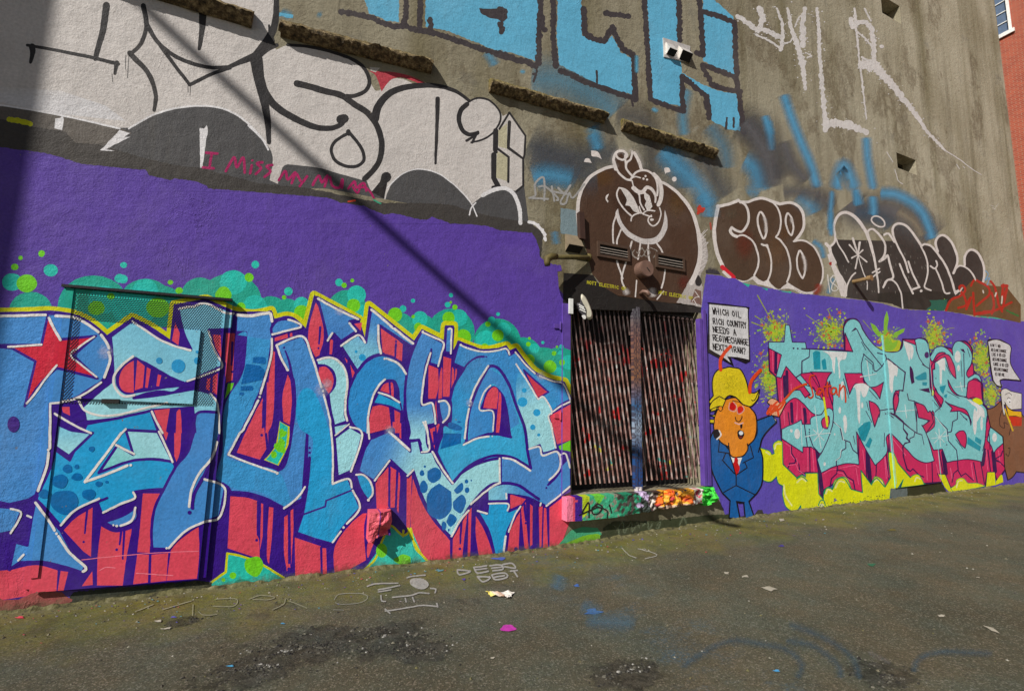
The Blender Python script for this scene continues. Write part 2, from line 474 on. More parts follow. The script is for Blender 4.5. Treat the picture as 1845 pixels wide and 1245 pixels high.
GLY = {'A': '0,6 2,0 4,6|1,4 3,4', 'C': '4,1 2,0 0,2 0,4 2,6 4,5', 'D': '0,6 0,0 2,0 4,2 4,4 2,6 0,6', 'E': '4,0 0,0 0,6 4,6|0,3 3,3',
       'F': '4,0 0,0 0,6|0,3 3,3', 'G': '4,1 2,0 0,2 0,4 2,6 4,5 4,3 2,3', 'H': '0,0 0,6|4,0 4,6|0,3 4,3', 'I': '2,0 2,6', 'K': '0,0 0,6|4,0 0,3 4,6',
       'L': '0,0 0,6 4,6', 'M': '0,6 0,0 2,4 4,0 4,6', 'N': '0,6 0,0 4,6 4,0', 'O': '2,0 0,2 0,4 2,6 4,4 4,2 2,0', 'P': '0,6 0,0 3,0 4,1 4,2 3,3 0,3',
       'R': '0,6 0,0 3,0 4,1 4,2 3,3 0,3|2,3 4,6', 'S': '4,1 2,0 0,1 1,3 3,3 4,5 2,6 0,5', 'T': '0,0 4,0|2,0 2,6', 'U': '0,0 0,4 2,6 4,4 4,0',
       'W': '0,0 1,6 2,2 3,6 4,0', 'X': '0,0 4,6|4,0 0,6', 'Y': '0,0 2,3 4,0|2,3 2,6', '?': '0,1 2,0 4,1 3,3 2,4|2,5.6 2,6', "'": '2,0 2,1.5',
       '-': '1,3 3,3', '.': '2,5.6 2,6', '0': '2,0 0,2 0,4 2,6 4,4 4,2 2,0', '7': '0,0 4,0 2,6', '6': '4,0 1,2 0,4 2,6 4,5 3,3 0,4', 'B': '0,6 0,0 3,0 4,1 3,3 0,3|3,3 4,5 3,6 0,6'}
# ================================================================ STRUCTURE
# ---- ground: one sheet, fine near the wall and the camera
PATCH = [(atg(x, y).x, atg(x, y).y, r) for x, y, r in ((560, 1165, .42), (700, 1150, .36), (760, 1170, .2), (1130, 1212, .22), (470, 1200, .3), (1590, 1215, .2), (330, 1120, .12))]
def mat_asphalt():
    m, t, b, o = NT('worn_asphalt'); g = G(t); p = g.pos()
    s = g.sep(g.pos())
    c = g.ramp(g.noise(p, 0.9, 5, 0.6), [(0.3, K(76, 75, 60)), (0.7, K(97, 94, 76))])
    gr = g.noise(p, 190, 3, 0.85)
    c = g.mix(1.0, c, g.ramp(gr, [(0.32, 0.5), (0.5, 0.95), (0.68, 1.5)]), 'MULTIPLY')
    ag = g.vor(p, 120, 'F1', 1)                     # single stones of the aggregate
    agv = g.sep(ag)[0]
    c = g.mix(g.ramp(agv, [(0.80, 0), (0.9, 0.42)]), c, K(150, 143, 128))
    c = g.mix(g.ramp(g.sep(ag)[1], [(0.82, 0), (0.92, 0.5)]), c, K(48, 45, 42))
    # moss and silt thickest along the foot of the wall
    dist = g.math('MULTIPLY', s[1], -1.0)
    wob = g.math('ADD', dist, g.math('MULTIPLY', g.math('SUBTRACT', g.noise(p, 1.4, 5, 0.65), 0.5), 1.7))
    moss = g.ramp(wob, [(0.05, 0.95), (0.6, 0.62), (1.5, 0.0)])
    moss = g.mix(1.0, moss, g.ramp(g.noise(p, 26, 4, 0.7), [(0.35, 0.35), (0.62, 1)]), 'MULTIPLY')
    mc = g.ramp(g.noise(p, 3.1, 3), [(0.35, K(118, 112, 66)), (0.5, K(112, 110, 44)), (0.65, K(84, 84, 40))])
    c = g.mix(moss, c, mc)
    silt = g.ramp(g.math('ADD', dist, g.math('MULTIPLY', g.noise(p, 4, 4), 0.12)), [(0.06, 0.8), (0.22, 0.0)])
    c = g.mix(silt, c, K(112, 106, 84))
    # faded blue overspray further right on the lane
    reg = g.ramp(g.math('ADD', g.math('ABSOLUTE', g.math('SUBTRACT', s[0], 2.5)), g.math('MULTIPLY', g.noise(p, 1.1, 4), 1.0)), [(0.7, 1), (1.9, 0)])
    bl = g.ramp(g.noise(g.pos((1.0, 2.2, 1), (4, 0, 0)), 1.6, 5, 0.7), [(0.47, 0), (0.66, 0.7)])
    c = g.mix(g.mix(1.0, g.mix(1.0, reg, bl, 'MULTIPLY'), g.ramp(g.noise(p, 40, 4, .8), [(0.42, 0.0), (0.62, 1)]), 'MULTIPLY'), c, K(58, 96, 118))
    # patches where the surface has broken up
    br = 0
    for cx_, cy_, rr in PATCH:
        dx = g.math('SUBTRACT', s[0], cx_); dy = g.math('MULTIPLY', g.math('SUBTRACT', s[1], cy_), 1.35)
        dd = g.math('SQRT', g.math('ADD', g.math('MULTIPLY', dx, dx), g.math('MULTIPLY', dy, dy)))
        dd = g.math('ADD', g.math('DIVIDE', dd, rr), g.math('MULTIPLY', g.math('SUBTRACT', g.noise(p, 2.6, 9, 0.78), 0.5), 3.4))
        br = g.math('MAXIMUM', g.ramp(dd, [(0.72, 1), (0.92, 0)]), br)
    br = g.math('MULTIPLY', br, g.ramp(g.noise(p, 5, 8, 0.8), [(0.40, 0.35), (0.52, 1.0)]))
    br2 = g.ramp(g.noise(g.pos((1, 1, 1), (1.7, 0.4, 0)), 0.9, 6, 0.66), [(0.63, 0), (0.70, 0.6)]); br = g.math('MAXIMUM', br, br2)
    c = g.mix(g.mix(1.0, br, (0.75, 0.75, 0.75), 'MULTIPLY'), c, g.ramp(g.noise(p, 7, 8, 0.85), [(0.36, K(26, 25, 22)), (0.46, K(48, 46, 40)), (0.52, K(92, 89, 79)), (0.57, K(54, 52, 45)), (0.60, K(100, 97, 88)), (0.64, K(186, 183, 175))]))
    hue = g.ramp(g.noise(p, 1.7, 5, 0.7), [(0.36, (1.08, 0.98, 0.92)), (0.5, (1, 1, 1)), (0.62, (0.90, 1.0, 1.06))]); c = g.mix(1.0, c, hue, 'MULTIPLY')
    t.links.new(c, b.inputs['Base Color'])
    b.inputs['Roughness'].default_value = 0.85; b.inputs['Specular IOR Level'].default_value = 0.2
    n = g.bump(gr, 0.9, 0.006)
    n = g.bump(g.noise(p, 40, 4, 0.7), 0.5, 0.012, n)
    n = g.bump(g.math('ADD', g.math('MULTIPLY', g.noise(p, 3, 3), .6), g.math('MULTIPLY', br, g.noise(p, 9, 8, 0.8))), 0.7, 0.04, n)
    t.links.new(n, b.inputs['Normal'])
    return m
M_ASPH = mat_asphalt()
def steps(a, b, s0, grow):
    r = [a]; s = s0
    while r[-1] < b: r.append(r[-1] + s); s *= grow
    return r
gx = [-v - 2.5 for v in steps(0, 60, 0.3, 1.35)][::-1][:-1] + [-2.5 + 0.09 * i for i in range(int(12 / 0.09))] + [9.5 + v for v in steps(0, 90, 0.15, 1.15)]
gy = [-v for v in steps(4.4, 70, 0.15, 1.35)][::-1][:-1] + [-4.4 + 0.06 * i for i in range(75)] + [0.1, 1.0, 5, 20, 70]
nv = len(gy); vs = [Vector((x, y, gz(x, y))) for x in gx for y in gy]
fs = [(i * nv + j, (i + 1) * nv + j, (i + 1) * nv + j + 1, i * nv + j + 1) for i in range(len(gx) - 1) for j in range(nv - 1)]
ground = mesh('alley_ground', vs, fs, M_ASPH, smooth=True); tag(ground, kind='structure', label='worn grey asphalt alley with moss along the wall foot')

# ---- the painted building
def mat_wall():
    m, t, b, o = NT('weathered_render'); g = G(t); p = g.pos(); s = g.sep(p)
    c = g.ramp(g.noise(p, 0.55, 5, 0.6), [(0.3, K(116, 108, 88)), (0.5, K(138, 131, 111)), (0.7, K(152, 146, 127))])
    # paler, greyer render towards the far end
    far = g.ramp(g.math('MULTIPLY', s[0], 1 / 16), [(0.3, 0), (0.7, 0.75)])
    c = g.mix(far, c, g.ramp(g.noise(p, 0.8, 4), [(0.4, K(158, 150, 128)), (0.6, K(180, 173, 152))]))
    st = g.noise(g.pos((3.2, 3.2, 0.22)), 1.0, 6, 0.62)
    c = g.mix(g.ramp(st, [(0.50, 0), (0.72, 0.5)]), c, K(84, 76, 56))
    st2 = g.noise(g.pos((1.3, 1.3, 0.12), (5, 3, 0)), 1.0, 5, 0.6)
    c = g.mix(g.ramp(st2, [(0.50, 0), (0.66, 0.6)]), c, K(98, 90, 58))
    bl_ = g.noise(g.pos((1, 1, 0.7), (2, 7, 4)), 0.9, 8, 0.72)
    c = g.mix(g.ramp(bl_, [(0.54, 0), (0.60, 0.5), (0.66, 0.0)]), c, K(84, 70, 48))
    st3 = g.noise(g.pos((2.2, 2.2, 0.3), (9, 3, 2)), 1.0, 5, 0.65)
    c = g.mix(g.ramp(st3, [(0.55, 0), (0.72, 0.4)]), c, K(160, 152, 130))
    pt = g.noise(p, 1.6, 6, 0.7)
    c = g.mix(g.ramp(pt, [(0.58, 0), (0.72, 0.5)]), c, K(100, 98, 92))
    c = g.mix(1.0, c, g.ramp(g.noise(p, 38, 3, 0.7), [(0.3, 0.82), (0.7, 1.14)]), 'MULTIPLY')
    # green growth and silt in the bottom hand's breadth
    low = g.ramp(g.math('ADD', s[2], g.math('MULTIPLY', g.noise(p, 5, 5, 0.7), 0.5)), [(0.25, 0.9), (0.62, 0)])
    c = g.mix(low, c, K(70, 72, 44))
    t.links.new(c, b.inputs['Base Color']); b.inputs['Roughness'].default_value = 0.85
    b.inputs['Specular IOR Level'].default_value = 0.25
    sw = g.bump(g.noise(g.pos((1, 1, 1)), 5, 5, 0.6, 0, 2.5), 0.5, 0.02, stucco(g))
    t.links.new(sw, b.inputs['Normal'])
    return m
M_WALL = mat_wall()
GX0, GX1, GZ0, GZ1 = at(1030, 700).x, at(1263, 700).x, at(1016, 893).z, at(1016, 517).z
W1 = (at(1615, 275).x, at(1650, 290).x, at(1655, 317).z, at(1615, 275).z)
W2 = (at(1590, 30).x, at(1624, 45).x, at(1590, 24).z, at(1590, 24).z + 0.42)
XE = at(1794, 22).x
holes = [(GX0, GX1, GZ0, GZ1), W1, W2]
xs = sorted({-16, XE} | {h[0] for h in holes} | {h[1] for h in holes}); zs = sorted({-0.6, 17} | {h[2] for h in holes} | {h[3] for h in holes})
w = MB()
for i in range(len(xs) - 1):
    for j in range(len(zs) - 1):
        mx, mz = (xs[i] + xs[i + 1]) / 2, (zs[j] + zs[j + 1]) / 2
        if any(h[0] < mx < h[1] and h[2] < mz < h[3] for h in holes): continue
        w.quad(Vector((xs[i], 0, zs[j])), Vector((xs[i + 1], 0, zs[j])), Vector((xs[i + 1], 0, zs[j + 1])), Vector((xs[i], 0, zs[j + 1])))
w.quad(Vector((XE, 0, -.6)), Vector((XE, 14, -.6)), Vector((XE, 14, 17)), Vector((XE, 0, 17)))
w.quad(Vector((-16, 0, 17)), Vector((XE, 0, 17)), Vector((XE, 14, 17)), Vector((-16, 14, 17)))
for (x0, x1, z0, z1), dp in zip(holes, (0.30, 0.28, 0.28)):
    w.quad(Vector((x0, 0, z0)), Vector((x0, 0, z1)), Vector((x0, dp, z1)), Vector((x0, dp, z0)))
    w.quad(Vector((x1, 0, z1)), Vector((x1, 0, z0)), Vector((x1, dp, z0)), Vector((x1, dp, z1)))
    w.quad(Vector((x0, 0, z0)), Vector((x0, dp, z0)), Vector((x1, dp, z0)), Vector((x1, 0, z0)))
    w.quad(Vector((x0, 0, z1)), Vector((x1, 0, z1)), Vector((x1, dp, z1)), Vector((x0, dp, z1)))
bld = w.build('concrete_building', M_WALL); tag(bld, 'tall olive brown rendered building wall covered in murals and graffiti', 'building')
M_BLACK = mat_plain('blackened_steel', K(34, 32, 30), 0.6, 0, 0.3)
M_GLASS = mat_plain('dusty_dark_glass', (0.012, 0.013, 0.014), 0.15, 0, 0.0, spec=0.5)
M_TIMB = mat_plain('weathered_window_timber', K(60, 54, 44), 0.8)
for (x0, x1, z0, z1) in (W1, W2):
    b_ = MB(); b_.quad(Vector((x0, .2795, z0)), Vector((x1, .2795, z0)), Vector((x1, .2795, z1)), Vector((x0, .2795, z1)))
    wd = b_.build('window', M_GLASS, bld)
    f_ = MB(); t_ = 0.045
    f_.box(x0 + .002, x0 + t_, .23, .276, z0 + .002, z1 - .002); f_.box(x1 - t_, x1 - .002, .23, .276, z0 + .002, z1 - .002)
    f_.box(x0 + t_, x1 - t_, .232, .274, z0 + .002, z0 + t_); f_.box(x0 + t_, x1 - t_, .232, .274, z1 - t_, z1 - .002)
    f_.box((x0 + x1) / 2 - .015, (x0 + x1) / 2 + .015, .234, .272, z0 + t_, z1 - t_)
    f_.build('frame', M_TIMB, wd)

# ---- broken, moss grown ledges: a sloping weathered top over a ragged underside
def mat_ledge():
    m, t, b, o = NT('mossy_broken_concrete'); g = G(t); p = g.pos()
    a = t.nodes.new('ShaderNodeVertexColor'); a.layer_name = 'Col'
    c = g.ramp(g.noise(p, 18, 5, 0.75), [(0.34, K(40, 34, 26)), (0.5, K(112, 94, 66)), (0.64, K(176, 156, 118))])
    ms = g.ramp(g.noise(p, 42, 3, 0.7), [(0.3, K(70, 66, 22)), (0.55, K(140, 130, 42)), (0.7, K(190, 176, 90))])
    f = g.math('MULTIPLY', g.sep(a.outputs[0])[0], g.ramp(g.noise(p, 6, 4, 0.7), [(0.35, 0.25), (0.55, 1)]))
    c = g.mix(f, c, ms); t.links.new(c, b.inputs['Base Color']); b.inputs['Roughness'].default_value = 0.95
    n = g.bump(g.noise(p, 80, 4, 0.8), 1.0, 0.012); t.links.new(g.bump(g.noise(p, 20, 4, 0.7), 0.8, 0.03, n), b.inputs['Normal'])
    return m
M_LEDGE = mat_ledge()
prof = [(0.0, 0.0), (0.04, -0.012), (0.07, -0.03), (0.095, -0.055), (0.115, -0.085), (0.12, -0.10), (0.10, -0.125), (0.07, -0.145), (0.04, -0.165), (0.0, -0.17)]
def ledge(xa, xb, za, zb, moss):
    n = int((xb - xa) / 0.022); vs, fs, cs = [], [], []
    for i in range(n + 1):
        t = i / n; x = xa + (xb - xa) * t; z = za + (zb - za) * t
        for j, (p, dz) in enumerate(prof):
            k = noise.noise(Vector((x * 9, j * 1.3, za * 7))) * 0.022 + noise.noise(Vector((x * 30, j * 2.1, 5))) * 0.012
            e = 0 if j in (0, len(prof) - 1) else 1
            lo = 1.6 if j > 4 else 0.5
            vs.append(Vector((x + (noise.noise(Vector((j * 2, z, x * 40))) * 0.02 if i in (0, n) else 0), -(p + e * (k * lo)) - 0.0005, z + dz + e * k * 0.8 * lo)))
            cs.append((moss * max(0, 1 - j / 5.0),) * 3)
    m = len(prof)
    for i in range(n):
        for j in range(m - 1): fs.append((i * m + j, i * m + j + 1, (i + 1) * m + j + 1, (i + 1) * m + j))
    fs.append(tuple(range(m))[::-1]); fs.append(tuple(n * m + j for j in range(m)))
    return mesh('stone_ledge', vs, fs, M_LEDGE, bld, cs)
def zat(x, y): return at(x, y).z
ledge(at(360, 22).x - 0.9, at(456, 36).x, 5.44, 5.44, 0.35)
ledge(at(506, 45).x, at(777, 112).x, at(506, 40).z, at(777, 110).z, 0.45)
ledge(at(881, 142).x, at(1088, 205).x, at(881, 144).z, at(1088, 203).z, 0.8)
ledge(at(1118, 214).x, at(1284, 265).x, at(1118, 216).z, at(1284, 268).z, 1.0)

# ---- stone block low on the wall and the loading sill under the gate: painted, broken fronts
M_STONE = mat_vcol('painted_broken_stone', 0.6, 0.7, 26, 0.02)
def sheet_block(name, x0, x1, z0, z1, p, rough, colf, nx, nz, label=None):
    vs, fs, cs = [], [], []
    def fn(x, z):
        r = rough(x, z)
        return p - r * (0.5 + 0.9 * noise.noise(Vector((x * 7, z * 9, 1.3))) + 0.5 * noise.noise(Vector((x * 19, z * 22, 4.0))) + 0.2 * noise.noise(Vector((x * 44, z * 50, 9.0))))
    rows = []
    for i in range(nx + 1):
        x = x0 + (x1 - x0) * i / nx; col = []
        zb = z0 + rough(x, z0) * (0.7 + 0.9 * noise.noise(Vector((x * 6, 2, 2)))) ; zt = z1 - rough(x, z1) * 0.12 * (1 + noise.noise(Vector((x * 11, 5, 5))))
        ring = [(0.0, zb)] + [(max(0.02, fn(x, zb + (zt - zb) * j / nz)), zb + (zt - zb) * j / nz) for j in range(nz + 1)] + [(0.0, zt + 0.004)]
        for q, z in ring: vs.append(Vector((x, -q - 0.0005, z))); cs.append(colf(x, z, q))
        rows.append(len(ring))
    m = rows[0]
    for i in range(nx):
        for j in range(m - 1): fs.append((i * m + j, (i + 1) * m + j, (i + 1) * m + j + 1, i * m + j + 1))
    fs.append(tuple(range(m))); fs.append(tuple(nx * m + j for j in range(m))[::-1])
    return mesh(name, vs, fs, M_STONE, bld, cs)
bx0, bx1 = at(661, 940).x, at(702, 940).x; bz1, bz0 = at(680, 916).z, at(680, 970).z
def cblock(x, z, q):
    u = (x - bx0) / (bx1 - bx0)
    if 0.42 < u < 0.50 or u > 0.86 and z < bz0 + 0.1: return K(60, 20, 135)
    return K(222, 92, 108)
sheet_block('stone_block', bx0, bx1, bz0 - .02, bz1 + 0.0, 0.17, lambda x, z: 0.10 * max(0.15, (x - bx0) / (bx1 - bx0)) + 0.03 * (bz1 - z) / 0.3, cblock, 20, 20)
sx0, sx1 = at(1012, 920).x, at(1283, 905).x; sz1, sz0 = GZ0 - 0.002, GZ0 - 0.27
def csill(x, z, q):
    u = (x - sx0) / (sx1 - sx0); h = (z - sz0) / (sz1 - sz0)
    n1 = noise.noise(Vector((x * 8, z * 8, 3))); n2 = noise.noise(Vector((x * 19, z * 19, 8))); w_ = u + n1 * 0.05
    if u < 0.035: return K(235, 120, 150)
    if u < 0.058: return K(60, 20, 135) if noise.noise(Vector((z * 20, 0, 0))) > -0.2 and u > .045 else K(220, 75, 95)
    if u < 0.088: return K(60, 20, 135)
    if w_ < 0.115: return K(180, 200, 30)
    if w_ < 0.30:
        c = K(60, 170, 130) if n2 > -0.12 else K(140, 135, 120)
        return K(110, 200, 60) if n1 > 0.3 and h > 0.5 else c
    if w_ < 0.44: return K(35, 135, 100) if n2 > 0.0 else K(66, 60, 55)
    if w_ < 0.51: return K(190, 170, 205) if h > 0.35 and n1 > -0.1 else K(50, 60, 55)
    if w_ < 0.57: return K(225, 215, 205) if n2 > 0.1 else K(70, 52, 48)
    if w_ < 0.82:
        if h < 0.3: return K(180, 160, 140) if n2 > 0 else K(90, 60, 40)
        return (K(235, 110, 25) if n1 > 0.1 else K(235, 170, 45)) if n2 > -0.25 else (K(190, 50, 60) if n1 > 0 else K(90, 75, 80))
    if w_ < 0.88: return K(200, 60, 90) if n2 > 0.05 else K(215, 210, 200)
    return K(60, 205, 60) if n2 > -0.35 else K(30, 120, 40)
sheet_block('loading_sill', sx0, sx1, sz0, sz1, 0.125, lambda x, z: 0.005 + 0.085 * min(1, max(0, (x - sx0) / (sx1 - sx0) - 0.28) * 2.2), csill, 190, 22)

# ---- brick building past the end of the wall
def mat_brick():
    m, t, b, o = NT('red_brick'); g = G(t)
    gg = t.nodes.new('ShaderNodeNewGeometry'); sp = g.sep(gg.outputs['Position']); cm = t.nodes.new('ShaderNodeCombineXYZ')
    t.links.new(sp[1], cm.inputs[0]); t.links.new(sp[2], cm.inputs[1])
    br = t.nodes.new('ShaderNodeTexBrick'); br.inputs['Scale'].default_value = 1; br.inputs['Brick Width'].default_value = 0.22; br.inputs['Row Height'].default_value = 0.075
    br.inputs['Mortar Size'].default_value = 0.008; t.links.new(cm.outputs[0], br.inputs[0])
    br.inputs['Color1'].default_value = (*K(168, 76, 50), 1); br.inputs['Color2'].default_value = (*K(146, 60, 40), 1); br.inputs['Mortar'].default_value = (*K(150, 120, 100), 1)
    t.links.new(br.outputs[0], b.inputs['Base Color']); b.inputs['Roughness'].default_value = 0.85
    t.links.new(g.bump(br.outputs[1], -0.5, 0.01), b.inputs['Normal'])
    return m
BX = XE + 9
def hit(x, y, X):
    d = ray(x, y); t = X / d.x; return Vector((X, -CAM_D + t * d.y, CAM_H + t * d.z))
ys, zs_ = [hit(x, y, BX) for x, y in ((1797, 40), (1822, 28))], None
yl, yr = hit(1797, 60, BX).y, hit(1821, 40, BX).y
wz0, wz1 = hit(1800, 68, BX).z, hit(1800, 30, BX).z
bb = MB(); ya, yb = 9.0, -14.0
yy0 = yr + 0.0; ww = abs(yl - yr)
# windows repeat along the face, one per bay
bays = []
yc = yr
while yc > yb + 2: bays.append((yc - 0.02 - 0.0, yc + 1.5)); yc -= 3.4
yc = yr + 3.4
while yc < ya - 2: bays.append((yc, yc + 1.5)); yc += 3.4
floors = [(wz0 - 3.6 * k, wz0 - 3.6 * k + 2.0) for k in (-1, 0)]
ysb = sorted({ya, yb} | {v for q in bays for v in q}); zsb = sorted({-1, floors[0][1] + 2.5} | {v for q in floors for v in q})
for i in range(len(ysb) - 1):
    for j in range(len(zsb) - 1):
        my, mz = (ysb[i] + ysb[i + 1]) / 2, (zsb[j] + zsb[j + 1]) / 2
        if any(q[0] < my < q[1] for q in bays) and any(q[0] < mz < q[1] for q in floors): continue
        bb.quad(Vector((BX, ysb[i + 1], zsb[j])), Vector((BX, ysb[i], zsb[j])), Vector((BX, ysb[i], zsb[j + 1])), Vector((BX, ysb[i + 1], zsb[j + 1])))
bb.box(BX + 0.3, BX + 10, yb, ya, -1, zsb[-1])
brickb = bb.build('brick_building', mat_brick()); tag(brickb, 'red brick building with white framed window beyond the wall end', 'building')
M_WHITE = mat_plain('white_window_paint', K(225, 225, 220), 0.5, 0, 0.1)
M_PANE = mat_plain('blue_grey_window_glass', K(92, 108, 130), 0.12, 0, 0.0, spec=0.6)
for q in bays:
    for fl in floors:
        y0, y1 = q; z0, z1 = fl; f = MB(); X = BX
        f.box(X - .03, X + .2, y0, y0 + .09, z0, z1); f.box(X - .03, X + .2, y1 - .09, y1, z0, z1)
        f.box(X - .032, X + .2, y0 + .09, y1 - .09, z1 - .12, z1); f.box(X - .032, X + .2, y0 + .09, y1 - .09, z0, z0 + .09)
        f.box(X - .09, X - .033, y0 - .08, y1 + .08, z0 - .1, z0 + .05)
        fo = f.build('window', M_WHITE, brickb)
        g_ = MB(); g_.box(X + .1, X + .12, y0 + .09, y1 - .09, z0 + .09, z1 - .12); g_.build('pane', M_PANE, fo)
        s_ = MB()
        for k in range(1, 4): s_.box(X + .06, X + .095, y0 + .09, y1 - .09, z0 + .09 + k * .45, z0 + .12 + k * .45)
        s_.build('glazing_bar', M_WHITE, fo)

# ---- unseen building added so that its corner throws the vertical shadow edge at the left
SX = at(86, 120).x; DD = 3.2
tb = MB(); cxx = SX - LDIR.x / LDIR.y * DD
tb.box(cxx - 10, cxx, -DD, -0.004, -1, 14)
tbo = tb.build('unseen_shadow_building', mat_plain('grey_render', K(120, 116, 108))); tag(tbo, 'plain grey unseen building added at the far left for its shadow on the wall', 'building')
for k in range(3):
    d_ = MB(); d_.box(cxx - 3.4 - 2.6 * k, cxx - 2.2 - 2.6 * k, -DD - .03, -DD - .002, 1.4, 3.0); d_.build('window', M_GLASS, tbo)
# ---- overhead cable bundle whose shadow crosses the wall
a_, b_ = at(290, 22), at(925, 604); dv = (b_ - a_)
off = Vector((-LDIR.x / LDIR.y, -1, -LDIR.z / LDIR.y)) * 4.7
pts = [a_ - dv * 1.2 + off + dv * (3.2 * i / 24) - Vector((0, 0, 0.10 * (1 - ((i - 12) / 12) ** 2))) for i in range(25)]
cb = MB(); cb.tube(pts, 0.055, 10); cbo = cb.build('overhead_cable', M_BLACK, smooth=True); tag(cbo, 'thick black service cable slanting down over the alley', 'cable')

# ================================================================ OBJECTS ON THE WALL
M_GALV = mat_plain('pale_sheet_metal', K(205, 200, 195), 0.45, 0.3, 0.1)
M_DARKIN = mat_plain('duct_interior_shade', K(28, 26, 25), 0.8)  # shade inside vent mouths and behind slats put into the colour
def hood(A, B, B2, C, p, parent, mat, pC=0.0):
    """scoop vent: sloped lid and cheeks, a dark sheet painting the shaded mouth underneath. Points are photo pixels"""
    a = at(*A); lo, hi = 0.0, 0.8
    for _ in range(30):                            # the depth at which the lid's near corner sits straight out from the wall
        p = (lo + hi) / 2
        if at(*B, p).x > a.x: lo = p
        else: hi = p
    p = min(0.5, max(0.08, p)); b, b2, c = at(*B, p), at(*B2, p), at(*C, pC); print('hood', round(p, 3))
    a2 = Vector((b2.x, 0, a.z)); c2 = Vector((b2.x, -pC, c.z)); c = Vector((a.x, -pC, c.z)); b = Vector((a.x, -p, (b.z + b2.z) / 2)); b2 = Vector((b2.x, -p, b.z))
    m = MB(); t = Vector((0, -0.001, 0)); m.quad(a, b, b2, a2); m.v += [a, c, b, a2, b2, c2]; n = len(m.v) - 6
    m.c += [(1, 1, 1)] * 6; m.f += [(n, n + 1, n + 2), (n + 3, n + 4, n + 5)]
    o = m.build('hood', mat, parent)
    k = MB(); dn = Vector((0, 0.012, -0.0)); e = 0.006
    k.quad(b + Vector((e, .01, -.004)), b2 + Vector((-e, .01, -.004)), c2 + Vector((-e, -.002, .0)), c + Vector((e, -.002, .0)))
    k.build('opening_shade', M_DARKIN, parent)
fy = lambda x, y: (1180 + x / 10.375, 50 + y / 10.375)
ev = empty('exhaust_vent', at(1196, 103), 'white twin scoop exhaust vent on the blue roller lettering high on the wall', 'vent')
pb = MB(); pb.pbox([fy(155, 190), fy(660, 350), fy(660, 660), fy(172, 548)], 0.001, 0.014); pb.build('back_plate', M_GALV, ev)
hood(fy(190, 255), fy(285, 380), fy(428, 425), fy(220, 500), 0.16, ev, M_GALV, 0.016)
hood(fy(430, 330), fy(525, 425), fy(720, 480), fy(445, 590), 0.24, ev, M_GALV, 0.016)
fz = lambda x, y: (940 + x / 5.125, 400 + y / 5.125)
mv = empty('meter_hood', at(1018, 450), 'small rusty white metal hood above the bent pipe', 'vent')
hood(fz(400, 108), fz(440, 205), fz(575, 226), fz(388, 268), 0.36, mv, mat_plain('dirty_metal', K(140, 126, 104), 0.55, 0.2, 0.4), 0.004)
M_PIPE = mat_plain('rusty_olive_pipe', K(88, 78, 42), 0.7, 0.1, 0.5, var=0.35)
bp = empty('bent_pipe', at(1060, 467), 'olive rusty pipe ending in a downturned elbow beside the gate header', 'pipe')
pp = [atf('Z', 630, 328, 0.0), atf('Z', 600, 330, 0.06), atf('Z', 300, 322, 0.19)]
m = MB(); m.tube(pp, 0.029, 14); m.build('pipe', M_PIPE, bp, True)
m = MB(); e0 = atf('Z', 320, 320, 0.19); e1 = atf('Z', 232, 345, 0.22); e2 = atf('Z', 238, 405, 0.22)
m.tube([e0, e0 * .5 + e1 * .5 + Vector((0, 0, .018)), e1, e1 * .5 + e2 * .5, e2], [.038, .042, .045, .038, .032], 14); m.build('elbow', M_PIPE, bp, True)
m = MB(); q = atf('Z', 612, 330, 0.0); m.tube([q, q + Vector((-.01, -.02, 0)), q + Vector((-.03, -.035, 0))], [.05, .05, .034], 14); m.build('flange', M_PIPE, bp, True)
M_BROWNMET = mat_plain('brown_painted_metal', K(118, 92, 80), 0.5, 0.1, 0.3)
rv = empty('round_vent_cap', atf('Z', 1100, 460), 'round brown capped vent pipe between the two louvres', 'vent')
m = MB(); q = atf('Z', 1098, 452); r_ = 0.112
m.tube([q, q + Vector((0, -.13, 0))], r_, 28); m.build('cap', M_BROWNMET, rv, False)
m = MB(); m.tube([q + Vector((0, -.132, 0)), q + Vector((0, -.138, 0))], r_ * 0.93, 28); m.build('cover_disc', M_BROWNMET, rv)
m = MB(); m.tube([q + Vector((-.01, -.14, .01)), q + Vector((.03, -.145, -.035))], .006, 8); m.build('latch', M_BLACK, rv)
se = empty('pipe_stub', atf('Z', 1115, 660), 'short rusty pipe stub just above the gate centre', 'pipe')
m = MB(); q = atf('Z', 1095, 665); m.tube([q, q + Vector((0, -.06, .02)), q + Vector((.03, -.10, .01)), q + Vector((.05, -.12, -.04))], .027, 12); m.build('pipe', M_BROWNMET, se, True)
m = MB(); q = at(1537, 508); m.tube([q, q + Vector((0, -.27, 0))], .035, 12); m.tube([q + Vector((0, -.24, 0)), q + Vector((0, -.30, 0))], .05, 12)
tag(m.build('wall_peg', mat_plain('brass_brown_metal', K(150, 122, 84), 0.4, 0.4)), 'short brass brown peg sticking out of the black bubble letters', 'peg')
